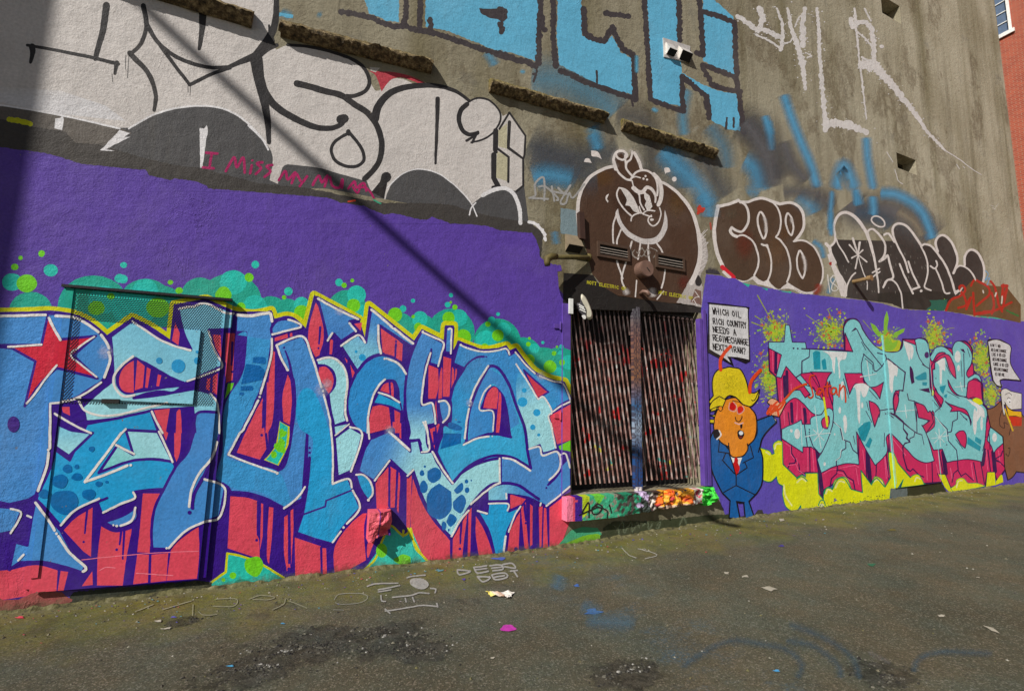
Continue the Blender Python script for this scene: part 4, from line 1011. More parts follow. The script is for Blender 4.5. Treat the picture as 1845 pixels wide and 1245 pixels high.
# ---- brown cartoon face over the gate
P = Piece(0.0014); BR = K(76, 55, 42); WH2 = K(214, 206, 202)
P.f('Z').poly(K(38, 35, 33), "385,470c 660,490c 700,560c 890,685c 1665,790c 1660,840c 380,800c")
P.f('G').poly(BR, "840,265c 700,310 600,410 550,530 540,660 560,790 590,870c Z: 650,480c 760,600 890,680c 1300,740 1470,755c 1560,620 1620,430 1640,200 1600,0c G: 1480,730 1440,600 1340,470 1210,380 1050,310c")
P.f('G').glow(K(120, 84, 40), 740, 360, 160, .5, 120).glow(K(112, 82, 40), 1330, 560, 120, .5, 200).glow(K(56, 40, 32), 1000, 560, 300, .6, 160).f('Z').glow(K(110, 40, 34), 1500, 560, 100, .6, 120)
P.f('Z').poly(K(176, 168, 164), "1640,100c 1650,260 1610,420 1540,560 1430,745c 1668,785c 1672,600c 1650,500 1700,400 1720,300 1690,150", rough=.6)
P.poly(K(120, 92, 84), "1600,620c 1660,640c 1660,770c 1560,740c 1580,680", rough=.5).el(K(52, 48, 48), 1630, 545, 30, 52, -.15, wob=.06)
for k in range(9):
    y = 90 + k * 42; P.f('Z').st(WH2, (10, 4), "%d,%d %d,%d" % (1645 - k * 3, y + 40, 1712 - rnd.randint(0, 20), y - 20 + rnd.randint(-8, 8)))
P.f('Z').st(K(200, 194, 190), 7, "1660,130 1690,100 1715,70|1665,150 1700,160|1680,200 1720,190 1680,230|1665,270 1715,265|1670,300 1710,320 1670,350 1715,360")
P.f('Z').st(WH2, 6, "1575,735 1600,700 1640,690|1600,640 1640,700|1590,720 1620,770")
P.f('G').st(WH2, (24, 30), "850,263 770,280 700,310 630,360 575,440 545,540 538,650 548,760 565,830").st(WH2, (20, 40), "1190,385 1270,425 1350,490 1430,590 1480,700 1510,830 1520,960 1500,1080 1450,1200")
P.f('G').poly(BR, "850,300c 825,230 840,170 880,150 920,170 945,200c 970,150c 1020,200 1050,290c 1120,300 1180,360 1200,430 1195,520 1165,550c 1130,450 1080,430 1010,460c 970,400c 900,350")
P.soft(WH2, 50, "850,290 820,210 845,160 900,140 935,190|940,130 990,160|985,140 1030,200 1050,280", .5)
P.st(WH2, (24, 16), "840,290 825,210 850,155 900,145 935,180 905,215 860,200 845,175").st(WH2, 16, "830,220 860,310 920,365 965,380|975,150 960,210 930,240 930,290 980,350|920,180 920,220 925,270").st(WH2, 24, "990,160 1025,220 1048,290")
P.st(WH2, 16, "960,375 1000,320 1060,298 1120,315 1165,370 1178,440 1175,500").st(WH2, 32, "1145,330 1190,380 1208,450 1205,520 1185,575").st(WH2, (36, 14), "985,440 1020,470 1060,470 1090,435 1130,450 1160,500 1160,555").st(WH2, 10, "975,360 1000,350 1040,360|975,385 985,430")
for x, y in ((1080, 345), (1064, 366), (1093, 374)): P.el(WH2, x, y, 9)
P.poly(K(206, 200, 196), "885,450c 940,470 1000,550 1022,640c 985,625 955,585 918,580c 930,545 925,520").st(WH2, 12, "870,440 852,480 865,540 910,610 970,668|870,440 930,460 990,540 1030,640")
P.poly(K(206, 200, 196), "1072,480c 1110,500 1135,590c 1100,625 1075,580c 1088,545c 1070,520").st(WH2, 12, "1030,485 1040,560 1070,615|1025,490 1080,480")
P.st(WH2, 11, "965,705 970,675 1000,650 1045,640|1060,645 1100,620 1155,625|1030,590 1050,640 1090,660 1130,670|1128,660 1105,680 1105,715 1140,745 1185,715 1205,650 1195,600").el(WH2, 1132, 695, 16, 10).poly(WH2, "790,488c 765,500 760,530 780,560c 785,545c 772,525")
P.poly(K(200, 194, 192), "862,605c 880,690 940,780 1020,830 1090,848 1170,825 1220,740 1235,615c 1255,690 1250,780 1190,870 1120,892 1030,880 930,820 870,740 840,650")
P.st(WH2, 13, "850,650 822,740 822,860 848,1010 898,1165|885,775 855,850 850,910|972,870 930,1020 890,1160 915,1240|1040,885 1030,960 1020,1010|1020,1060 1032,1140|1102,885 1105,980 1122,1070|1172,885 1210,940 1225,985|1240,1070 1230,1160 1210,1240")
P.f('Z').soft(WH2, 50, "950,610 980,680", .9).soft(WH2, 60, "1200,600 1210,660 1220,700", .9).st(WH2, 12, "1060,540 1050,690|1310,640 1250,715")
P.f('G').poly(WH2, "645,140c 700,150 730,210c 690,190 650,185").poly(WH2, "588,232c 600,205 630,205 650,240c").poly(WH2, "1240,330c 1230,285 1265,278 1280,310 1250,318").el(WH2, 1312, 370, 18, 20)
TG = K(158, 156, 154)
P.st(TG, 16, "150,520 200,500 195,410 265,360 270,540|150,520 300,530|230,430 280,430 380,520 370,540|330,430 350,545|380,440 430,480 480,420 400,550 440,565 470,480 500,520 590,410|350,470 450,490").f('Z').st(K(140, 132, 124), 9, "1000,250 1040,320 1070,330|1040,260 1020,300 1060,335 1090,300 1060,280|1110,240 1080,290 1110,320 1135,280 1110,240|1160,250 1130,300 1160,320 1185,280 1160,250|1190,240 1250,270 1215,330")
P.f('G').el(K(190, 60, 44), 1520, 615, 30, 34, .5, wob=.25).st(K(160, 70, 54), 14, "1600,720 1605,770")
YS = K(176, 168, 40)
P.text(YS, 1.25, 'MOTT ELECTRIC GP', 1058, 506, 1129, 518, 5.5, jit=.1).text(YS, 1.25, 'MOTT ELECTRIC GP', 1187, 524, 1249, 535, 5.5, jit=.1)
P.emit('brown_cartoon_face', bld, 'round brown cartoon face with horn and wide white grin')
# ---- brown and black bubble letters
P = Piece(0.0014); BB = K(80, 62, 48)
P.f('H').poly(BB, "175,190c 300,165 400,125 470,160 560,120 650,105 760,150 820,170 930,150 1010,180 1060,260 1068,380 1030,470 970,535c 1080,530 1180,610 1250,780 1255,900 1210,1010 1120,1065 1010,1045 900,980 820,1020 690,960 640,950 560,890 480,935 380,930 290,860 210,760 160,600 145,450 155,300")
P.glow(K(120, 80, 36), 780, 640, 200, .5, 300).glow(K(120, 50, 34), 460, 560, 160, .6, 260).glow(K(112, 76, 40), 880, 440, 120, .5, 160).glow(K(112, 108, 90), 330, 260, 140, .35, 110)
P.f('H').poly(WH2, "370,915c 470,940 560,885c 640,945 700,930c 800,1025 900,960c 1000,1045 1110,1075 1190,1030c 1150,1080c 1050,1085c 960,1030c 880,1020c 790,1035c 700,1000c 600,975c 540,925c 440,960c", rough=.5)
P.st(WH2, 38, "190,180 168,300 152,440 165,580 205,720 270,850").st(WH2, 30, "180,185 300,160 400,120").st(WH2, 24, "400,125 465,165 500,240 498,340 465,410 425,442 370,425 330,395").st(WH2, 30, "330,398 315,430 340,470 385,490").st(WH2, 18, "385,490 440,475 500,500 560,560 600,680 600,780 560,885")
P.st(WH2, 28, "420,140 500,135 570,110 650,100 740,130 820,155").st(WH2, 18, "745,135 800,200 830,300 825,400 800,470 780,495 830,530 890,620 925,740 925,860 895,950|640,572 690,590 715,650 735,740 728,850 700,930").st(WH2, 20, "635,568 665,580 690,575 695,600")
P.st(WH2, 28, "820,158 930,145 1010,180 1058,260 1066,370 1035,460 975,532").st(WH2, 18, "960,538 1050,528 1140,570 1210,660 1255,790 1258,910 1215,1010 1140,1060 1040,1050 900,965")
for pts, w in (("620,240 595,300 605,400 640,490 662,508 685,440 675,330 645,260", 20), ("900,250 880,310 890,390 925,465 945,470 960,400 945,310 920,265", 18), ("1020,635 995,720 1005,820 1045,905 1060,905 1080,830 1070,720 1040,650", 18)):
    P.st(WH2, w, pts, closed=True)
P.f('H').soft(WH2, 30, "655,280 680,360 675,460|930,290 955,370|1050,670 1080,760 1075,850", .9)
P.st(K(206, 36, 50), 44, "235,800 290,850 350,905").st(WH2, 30, "250,850 310,905").f('H').soft(K(150, 60, 46), 70, "1220,960 1210,1040 1160,1080", .9)
P.st(K(210, 206, 200), 11, "1308,880 1318,960 1330,1058|1365,885 1338,920 1350,960 1395,990 1415,1025 1380,1045 1350,1030 1355,980 1385,930 1385,890 1362,885").el(K(170, 50, 44), 1338, 765, 14, 18, wob=.2)
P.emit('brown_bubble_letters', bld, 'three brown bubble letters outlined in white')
P = Piece(0.0014); CB = K(58, 55, 52)
P.f('I').poly(CB, "75,520c 125,440c 118,330 150,250 200,232 270,265 340,340 390,395c 430,360 480,375 530,405c 570,390 610,420 640,470c 610,400 640,330 700,320 780,385 860,500c 900,480 950,505 1010,560c 985,480 1010,410 1070,425 1140,500 1172,600 1150,705c 1200,670 1270,690 1320,745c 1240,660 1240,570 1290,535 1350,570 1400,660 1395,800c 1200,900 1150,1040c 900,1048c 700,1035c 600,990c 210,940c 150,700")
P.poly(K(46, 46, 42), "480,905c 700,890c 950,880c 1150,910c 1130,960c 900,1045c 700,1030c 560,980c 490,975c", rough=.8)
P.poly(WH2, "50,570c 75,560c 110,640c 215,820c 210,940c 170,930c 130,800c", rough=.3)
P.st(WH2, 26, "40,475 70,510 80,560 120,640").st(WH2, (18, 30), "75,500 115,460 118,400 108,320 140,240 200,205 270,230 330,290 390,380").st(WH2, (30, 12), "390,380 425,480 455,600 480,740 495,895").st(WH2, 12, "125,425 150,490 195,560 235,635")
P.st(WH2, 18, "395,400 405,365 445,350 500,400 545,470 550,540 535,590 500,630|500,630 550,600 570,575 590,650 620,765 570,790 535,850|540,400 580,390 630,460").st(WH2, 20, "620,400 615,340 660,302 730,320 800,400 860,490").st(WH2, 16, "615,390 660,500 720,620 750,720|750,630 790,740 845,850|675,650 720,760 790,905|790,870 840,850")
P.st(WH2, 14, "860,500 905,600 918,700 905,790 890,850 945,878").st(WH2, 18, "860,500 890,478 950,500 1010,570 1070,660 1120,780 1155,900").st(WH2, 14, "990,625 1000,660 975,690 940,668|985,690 1030,790 1065,895 1105,902").st(WH2, 20, "1005,540 985,470 1010,415 1060,405 1120,460 1165,560 1172,640 1140,730").st(WH2, 14, "1140,720 1190,665 1260,690 1310,745 1335,800").st(WH2, 20, "1235,660 1240,580 1285,528 1350,555 1395,650 1405,740 1392,820")
P.st(WH2, 13, "535,855 555,800 610,790 660,840 690,920 700,1030|213,925 222,840 255,765 295,728|440,725 500,690|445,760 505,718").f('I').poly(WH2, "1145,880c 1160,880c 1220,855c 1200,880c 1155,920c")
for (a, b) in ((270, 430), (330, 465)): P.st(WH2, (20, 12), "%d,%d 315,570" % (a, b))
for (a, b) in ((240, 485), (358, 530), (392, 632), (262, 598), (295, 690)): P.st(WH2, (14, 9), "%d,%d 315,570" % (a, b))
P.st(WH2, 9, "315,570 350,690 392,800 395,870").st(WH2, 13, "430,270 450,240 500,245 540,280 545,320 510,330 460,310", closed=True).el(WH2, 860, 882, 12)
for _ in range(70):
    x, y = rnd.uniform(180, 900), rnd.uniform(300, 900); 
    if y > 330 + max(0, x - 700) * .8: P.st(K(140, 136, 128), 3, "%d,%d %d,%d" % (x, y, x + 3, y + rnd.uniform(6, 26)))
P.poly(K(36, 100, 84), "930,965c 1090,955c 1080,1000 1060,1055c 900,1045c 950,1000", rough=.8)
BRN = K(104, 78, 48); RD3 = K(178, 44, 30)
P.poly(BRN, "1065,1055c 1100,970 1200,930c 1240,860 1310,790 1400,830 1520,840 1600,850c 1720,1000c 1720,1160c 1500,1110c 1340,1095c")
P.st(RD3, 20, "1075,1050 1120,960 1190,930 1240,880 1220,835 1190,850 1210,900|1290,840 1320,790 1370,810 1440,850 1450,910 1400,960 1340,1010|1310,900 1320,1090|1250,1000 1290,940 1250,1040|1460,800 1500,860 1530,1000 1560,1060|1570,830 1560,940 1600,860|1600,860 1580,960 1560,1040|1470,900 1490,1000 1470,1080|1400,1060 1500,1050 1640,980|1180,1030 1250,1000 1220,900")
P.st(RD3, 28, "1340,1080 1480,1060|1560,840 1600,840").st(K(206, 196, 186), 12, "1215,855 1195,885|1330,790 1325,770|1500,930 1510,900|1560,930 1555,990|1395,880 1400,900").st(K(120, 160, 190), 10, "1415,710 1440,740 1410,790 1450,770 1430,830").st(K(40, 110, 50), 14, "1600,1050 1700,1100", rough=.5)
P.emit('black_bubble_letters', bld, 'black bubble letters outlined in white with a red scrawl at the right end')
# ---- left mural: purple ground, bubbles, blue lettering
P = Piece(0.0014, regions=('frame', 'door', 'sign', 'channel', 'post'))
P.f('R1').poly(PUR, "-250,930c 80,985c 250,1005 370,1030c 400,1040c 480,1065c 560,1085 900,1120c 960,1120c 985,1160c 1120,1190c 1150,1180c 1280,1195c 1360,1225c 1375,1245c V: -250,940c -120,985c 70,1010c 130,1040c 250,1085c 330,1075c 440,1100c 560,1130c 620,1130c 660,1105c 820,1162c 900,1165 1130,1185c 1250,1220c 1500,1245c G: 170,800c 205,860c 230,940c 235,990c 260,1015c 340,1050c 405,1060c 410,1100c 375,1110c 385,1245c J: 262,250c 262,1300c K: 255,700c 255,1130c 150,1170c D: 1556,1000c 30,1190c 0,1400c B: 300,1100c -300,1200c", rough=0.7)
def circ(lst):
    for fr, c, x, y, r in lst:
        P.f(fr).el(c, x, y, r * (1.08 if fr == 'A' else 1.0), r * (0.93 if fr == 'A' else 1.0), n=24)
circ([('A', TEA, 230, 330, 150), ('A', TEA, 700, 300, 250), ('A', TEA, 1090, 260, 180), ('A', TEA, 1720, 260, 220), ('A', TEA, 1200, 300, 170), ('C', TEA, 0, 150, 150), ('C', TEA, 280, 200, 205), ('C', TEA, 570, 280, 130), ('C', TEA, 700, 290, 120), ('C', TEA, 1180, 260, 160), ('C', TEA, 1300, 330, 120),
      ('C', TEA, 1610, 420, 120), ('C', TEA, 1760, 420, 110), ('E', TEA, 170, 320, 130), ('E', TEA, 350, 330, 125), ('E', TEA, 590, 350, 190), ('E', TEA, 960, 430, 190), ('E', TEA, 1170, 540, 150), ('E', TEA, 1330, 620, 150), ('E', TEA, 1460, 640, 170)])
circ([('A', TEB, 1085, 175, 88), ('A', TEB, 90, 118, 70), ('A', TEB, 380, 30, 50), ('A', TEB, 894, 90, 36), ('A', TEB, 925, -10, 24), ('A', TEB, 780, 250, 110), ('A', TEB, 1000, 320, 150), ('A', TEB, 1745, 118, 95), ('C', TEB, 270, 40, 98), ('C', TEB, 440, 240, 100), ('C', TEB, 710, 112, 33), ('C', TEB, 815, 215, 60), ('C', TEB, 1115, 40, 31), ('C', TEB, 1255, 140, 76), ('C', TEB, 1708, 187, 17), ('C', TEB, 1628, 250, 27), ('C', TEB, 1765, 330, 60), ('C', TEB, 1270, 280, 70),
      ('E', TEB, 286, 98, 17), ('E', TEB, 205, 163, 28), ('E', TEB, 340, 250, 60), ('E', TEB, 590, 53, 17), ('E', TEB, 563, 130, 23), ('E', TEB, 655, 235, 68), ('E', TEB, 870, 420, 85), ('E', TEB, 966, 205, 15), ('E', TEB, 915, 255, 30), ('E', TEB, 1010, 330, 60), ('E', TEB, 1258, 478, 40), ('E', TEB, 1325, 432, 13), ('E', TEB, 1475, 465, 18), ('E', TEB, 1462, 512, 21), ('E', TEB, 1535, 590, 60), ('E', TEB, 1440, 690, 60), ('P0', TEB, 460, 477, 7), ('P0', TEB, 222, 503, 8)])
circ([('A', LIM, 200, 128, 72), ('A', LIM, 110, 5, 26), ('A', LIM, 720, 312, 58), ('A', LIM, 830, 225, 26), ('A', LIM, 1180, 310, 80), ('A', LIM, 1275, 120, 19), ('A', LIM, 1340, 180, 26), ('A', LIM, 1670, 215, 58), ('P0', LIM, 75, 457, 6), ('P0', LIM, 37, 465, 4), ('C', LIM, 190, 125, 54), ('C', LIM, 395, 0, 36), ('C', LIM, 330, 235, 36), ('C', LIM, 675, 160, 18), ('C', LIM, 815, 280, 60), ('C', LIM, 1222, 25, 16), ('C', LIM, 1157, 63, 22), ('C', LIM, 1232, 225, 54), ('C', LIM, 1565, 300, 58), ('C', LIM, 1750, 395, 34), ('C', LIM, 1710, 312, 14),
      ('E', LIM, 145, 208, 55), ('E', LIM, 588, 110, 11), ('E', LIM, 330, 315, 36), ('E', LIM, 285, 225, 14), ('E', LIM, 621, 150, 22), ('E', LIM, 570, 235, 50), ('E', LIM, 685, 390, 65), ('E', LIM, 965, 375, 48), ('E', LIM, 885, 285, 22), ('E', LIM, 1218, 570, 44), ('E', LIM, 1210, 445, 20), ('E', LIM, 1218, 398, 12), ('E', LIM, 1383, 625, 52), ('E', LIM, 1415, 518, 19), ('E', LIM, 1438, 467, 10), ('E', LIM, 1480, 592, 24), ('E', LIM, 860, 480, 40)])
P.emit('purple_ground_and_bubbles', bld, 'purple painted band with teal and lime bubbles', rparents={'frame': cab, 'door': door, 'sign': signp, 'channel': chan, 'post': pl}, rname='mural_paint')
# cabinet sub-parts may not hold a fourth level, so everything on them is one sheet per piece

P = Piece(0.0019, regions=('frame', 'door', 'sign', 'channel', 'post'))
TOP = "A: -250,345c 200,338 380,330 560,358 690,420 800,512c 990,378c 1130,450 1270,545c 1300,285c 1540,240c 1745,330c C: 275,265c 430,290 575,262c 600,330c 640,320 690,308 760,325 850,405c 915,140c 1280,335c 1322,480c 1355,222c 1720,515c E: 290,420c 355,322c 530,410c 543,295c 612,295c 608,490c 645,422c 850,490 1035,455c 1062,492c 1110,472c 1180,570 1270,665 1400,725 1500,745c 1560,880c"
for w_, q in ((15, TOP),): P.f('A').st(YEL, w_ * 4.3, q)
P.f('P0').poly(IND, TOP + " K: 255,0c 255,760c 240,1130c 100,1170c D: 1556,1010c 30,1190c B: 1300,1050c 400,1040c 80,1120c -300,1150c")
# reds between and below the letters
reds = """C: 930,200c 975,300 992,480 960,622c 925,640c 870,500 885,350
C: 975,385 990,400 988,480 960,535 962,440
C: 1045,490c 1068,505c 1060,615c 1038,615c
C: 1238,370c 1302,362c 1290,428c
C: 1450,405c 1625,535c 1620,672c 1560,620 1465,600c
C: 1205,700c 1255,790c 1225,830c
C: 1160,640c 1185,665c 1180,690c
C: 600,482c 702,450c 706,482c 600,512c
C: 722,446c 740,442c 742,470c 722,476c
C: 585,585c 602,600c 590,1100 545,1245c 525,1245c 545,900
C: 538,845c 552,850 550,1000 548,1245c D: 480,150c 465,0c
C: 505,965c 512,1100 500,1190c 515,1200c 520,1245c D: 465,190c 420,262c 260,215c C: 365,1245 450,1070
C: 705,775c 728,850 737,1000 720,1190c 670,1150c 662,950

D: 215,520c 330,530 410,555c 400,700 400,790c 415,830 420,960c 195,885c
D: 430,568c 446,575c 440,800c 420,900c 428,700
D: 485,595c 515,600c 505,800 485,995c 470,940 478,700
D: 592,665c 615,650c 622,880c 635,1020c 610,1045c 590,900
D: 636,620c 655,608c 655,760 640,1000c
D: 665,808c 850,870c 845,1090c 670,1095c
D: 860,880c 886,885c 892,1095c 862,1095c
D: 1142,640c 1170,640c 1150,760 1165,968c 1000,1060c 945,1065c 945,880 1050,720
D: 1232,430c 1320,315c 1325,450 1312,640c 1240,610c
D: 1336,312c 1382,345c 1370,600c 1336,600c
D: 1392,362c 1404,380 1400,500 1385,640c 1378,500
D: 1452,402c 1486,380c 1470,740c 1448,740c
D: 1245,600c 1300,620c 1235,800c 1180,950 1175,860 1220,700
F: 250,395c 300,540 380,680 510,830c 510,975c 330,1005c 245,830 235,600
F: 0,400c 78,322c 80,600c 0,604c
F: 98,318c 132,338c 130,600c 92,600c
F: 140,345c 156,358c 150,640c 136,600c
F: 208,372c 240,372c 230,740c 205,740c
F: 530,820c 580,700 635,610c 610,800 595,960c 525,972c
F: 640,620c 660,600c 650,960c 632,960c
F: 690,660c 750,760 812,925c 715,960c 690,800
F: 930,740c 960,690 1000,630c 990,900c 910,915c
F: 1005,605c 1040,560c 1045,700 1060,900c 1030,880c
F: 1070,575c 1088,590c 1085,860c 1068,870c
F: 1130,595c 1157,590c 1150,870c 1136,880c
F: 1168,600c 1185,605c 1195,885c 1160,880c
F: 1205,600c 1305,525c 1350,560c 1350,700c 1280,880c 1205,890c
F: 930,505c 1040,540c 1012,575c 930,612c
E: 410,610c 485,640c 490,780 468,882c 408,882c
E: 498,700 520,640 515,900 490,895
E: 528,543c 592,562c 580,865c 525,865c
E: 598,630c 612,650 612,760 590,865c
E: 625,640c 636,650 632,700 615,770c
E: 425,1125c 462,1108c F: 400,190c 365,40c
E: 470,895c 482,1080c 500,1085c 478,1160c 462,1000
E: 30,320c 175,420c 195,580c 60,530c
E: 1380,1020c 1560,920c 1560,1210c 1440,1245c
B: 420,640c 500,560 612,490c 600,815c 550,780c
B: 668,615c 760,655 870,632c 835,820 810,1005c 640,1005c 645,800
B: 942,398c 1058,398c 1010,560 987,790c 905,785c 925,600
B: 1310,620c 1200,680 1128,775c 1100,975c 1300,960c 1315,790
B: 905,800c 982,802c 975,985c 878,995c
B: 1000,802c 1110,790c 1098,975c 995,985c
B: -300,930c 80,900c 240,870 380,905c 372,1045c -300,1150c
B: 400,908c 450,915c 420,1040c 380,1042c
B: 608,910c 612,1000c 540,1010c
B: 1520,418c 1620,425c 1620,780c 1500,760c
A: 1690,500c 1755,500c 1740,850c 1680,880c 1690,740c
A: 1575,500c 1690,500c 1690,720c 1600,560"""
for q in reds.split('\n'):
    if len(q.split()) > 3: P.f('A').poly(RED, q, grad=None)
for q in ("C: 965,400 955,530", "C: 1572,540 1565,640", "C: 510,1000 505,1200", "C: 262,520 255,700", "D: 408,560 405,790", "D: 625,630 625,990", "D: 850,880 855,1060", "D: 1330,330 1325,590", "D: 1385,360 1372,605", "F: 140,350 130,600", "F: 590,680 580,850", "F: 1030,580 1040,690", "E: 455,1150 455,1245", "E: 400,640 400,800", "B: 575,510 560,660", "B: 820,640 810,830", "B: 800,650 790,735", "C: 1545,1090 1545,1245", "D: 445,0 440,40", "E: 122,990 122,1140", "E: 968,840 965,1010"):
    P.f('C').st(IND, (20, 14), q)
for fr, x, y, r in (("C", 951, 567, 9), ("C", 1573, 510, 8), ("C", 1573, 528, 7), ("D", 398, 828, 10), ("D", 434, 92, 10), ("D", 1375, 640, 9), ("D", 625, 1030, 12), ("F", 578, 888, 10), ("F", 1040, 708, 8), ("F", 972, 890, 14), ("B", 770, 768, 9), ("B", 552, 718, 8), ("A", 1735, 788, 9), ("C", 258, 755, 9), ("E", 148, 425, 8), ("E", 965, 1030, 6), ("E", 965, 1050, 6)):
    P.f(fr).el(IND, x, y, r)
# teal and lime ground shapes at the foot
for q in ("B: 1490,790c 1600,830 1700,880 D: 400,965 500,1030 590,1095c 300,1170 30,1190c -30,1200c 60,1130c 180,1055c 190,915c 300,930",):
    P.f('B').poly(TEB, "D: 190,920c 310,940 440,990 600,1090c 300,1170 20,1195c 100,1120c 185,1050c").f('D').st(YEL, 16, "20,1175 100,1110 182,1050|182,1050 192,920|192,920 310,945 440,1000 590,1092")
P.f('D').el(LIM, 380, 1010, 66, 70, wob=.06).el(LIM, 232, 1075, 24).el(LIM, 165, 1105, 14).el(TEA, 300, 1130, 60, 30)
P.f('D').poly(TEB, "1140,1050c 1250,900c 1330,730c 1420,790 1480,745c 1556,920c F: 240,860c 350,975c 350,1000c 0,1045c D: 1150,1090c").st(YEL, 15, "1140,1045 1230,960 1280,830 1332,725 1425,795 1478,750|1478,745 1510,880 1556,930").f('F').st(YEL, 15, "215,745 235,800|232,795 290,900 350,975|180,800 182,760").el(LIM, 180, 965, 60, 36, wob=.1).el(LIM, 30, 900, 40, 50)
P.f('K').poly(K(70, 160, 120), "330,1030c 430,1000c 560,1010c 620,1100c 400,1150c 250,1170c 190,1190c").poly(K(120, 180, 40), "430,1080c 560,1060 620,1110c 480,1150c 260,1180c 240,1160c")
P.f('F').poly(LIM, "1270,170c 1360,125c 1360,210c 1330,200c 1280,195c").poly(IND, "1300,200c 1340,210c 1370,320c 1350,440c 1290,400c")
P.f('B').poly(K(36, 44, 36), "490,1045c 1310,972c 1400,985c 1345,1045 1000,1085 560,1140c 400,1160c", rough=1.0).st(K(232, 120, 140), 5, "300,850 420,848 700,818 1000,792 1310,778").st(K(236, 130, 150), 5, "660,905 700,885 760,890|900,925 1000,930 1140,940")  # first poly: bare greenish plinth, with the dark gap's shade painted in
P.poly(K(150, 74, 72), "-200,1060c 80,1100 240,1050 400,1050c 480,1100c 400,1160 240,1190 60,1240c -200,1290c", rough=1.2)
P.emit('lettering_shadow_and_drips', bld, 'indigo and coral red drop shadow with drips and yellow edge', rparents={'frame': cab, 'door': door, 'sign': signp, 'channel': chan, 'post': pl}, rname='mural_paint')

P = Piece(0.0028, regions=('frame', 'door', 'sign', 'channel', 'post'))
O_ = 5.2
def pl_(c, fr, q, grad=None, o=None, w=None):
    P.f(fr).poly(c, q, grad=grad, o=(o if o is not None else O_) * FR[fr][2], oc=IND)
# first letter at the left edge, with the star
pl_(BLU, 'A', "-260,375c 0,370 200,360 420,356 545,382 655,430 735,490 800,570 835,650 838,720 820,780 750,870c 650,930 560,985 440,1020 372,1030c B: 330,0c 320,140 280,290 235,410c 190,440c 60,470c -240,400c")
pl_(K(70, 142, 210), 'B', "232,452c 300,545 400,640c 470,770 562,880c 545,918c 400,875 280,850 130,852c 60,900c 100,720c 180,740c 210,560c")
P.f('B').poly(BLU, "-200,480c 80,502c 130,520c 80,640c -200,700c")
P.f('A').poly(K(206, 34, 60), "355,372c 452,545c 718,520c 548,665c 728,838c 450,765c 420,762c 300,880 185,1045c 265,710c 90,612c -120,590c 310,588c", o=20, oc=IND)
# the S
pl_(LBL, 'A', "828,525c 990,405c 1100,480 1230,560 1430,622c 1370,490 1330,310c 1540,262c 1752,345c 1740,470c 1560,475c 1610,620 1670,745c 1540,800 1400,865c 1300,940 1200,935 1100,950 1000,985c 1200,960 1450,915c 1590,960 1640,1080 1650,1245c B: 1390,30c 1280,-90c 997,-146c 760,-95 573,-75c 520,-150c 640,-260 740,-340c 745,-440", grad=(PAL, "1000,400 600,1050"))
pl_(CYA, 'B', "365,110c 460,178c 573,-60c 760,-95 997,-146c 1050,0 1145,190c 1160,225c 1120,300 1080,370c 980,375 890,388c 890,430c 670,530c 640,445c 520,500 400,612c 330,530 238,435c 300,300 345,190")
pl_(PAL, 'B', "378,-60c 470,-20 612,0c 455,152c 366,90c", grad=(LBL, "450,150 450,-60"))
pl_(PAL, 'B', "650,262c 775,82c 880,142c 830,-20c 1040,-10c 1142,188c 1000,172 850,188", grad=(K(120, 205, 205), "900,0 700,260"))
pl_(BLU, 'B', "1290,-120c 1330,-140 1445,-135c 1450,0 1400,160 1342,290c 1490,350c 1450,552c 1340,590 1200,680 1115,765c 1005,762c 1000,650 1020,500 1080,370 1165,215 1250,100")
P.f('B').poly(BLU, "698,588c 830,540 900,488c 895,570 800,618 740,610", o=9, oc=IND)
P.f('A').poly(IND, "1015,675c 1120,730 1280,820 1400,870c 1480,850 1660,765c 1690,860 1650,1010c 1560,930 1450,905c 1300,905 1010,950c 930,955 870,890 872,805 930,730")
for q in ("1000,705c 1000,942c 930,935 892,880 902,795 950,735", "1026,700c 1082,745c 1068,905c 1008,928c", "1100,755c 1128,770c 1105,908c 1086,905c", "1180,805c 1206,815c 1188,898c 1168,895c", "1550,840c 1575,835c 1565,930c 1538,915c", "1592,820c 1630,800c 1622,960c 1588,940c"): P.poly(RED, q)
P.f('A').poly(IND, "1125,1065c 1450,1045c 1470,1245c B: 1290,0c 1240,120 1165,225c 1140,185c 1045,-10c 997,-140c").poly(RED, "1150,1075c 1270,1062c 1240,1245c 1180,1160c").poly(RED, "1320,1090c 1350,1075 1360,1245c 1315,1245c").f('B').poly(RED, "1150,0c 1195,0c 1188,120 1165,190c 1150,150c").poly(RED, "1060,-40c 1110,0c 1095,50c")
P.f('A').poly(IND, "390,1035c 590,1010c 640,1090c 650,1140c 560,1170c 440,1100c").poly(RED, "460,1050c 520,1050c 525,1115c 470,1090c").poly(IND, "1290,420c 1310,400c 1430,615c 1370,615c 1270,560c").poly(RED, "1310,420c 1345,500c 1335,590c 1285,555c")
P.f('A').poly(IND, "1560,475c 1690,490c 1680,740c").poly(RED, "1590,510c 1650,515c 1655,690c 1610,600c")
P.f('A').poly(LIM, "1700,870c 1757,865c 1720,960 1672,1008c", o=10, oc=IND)
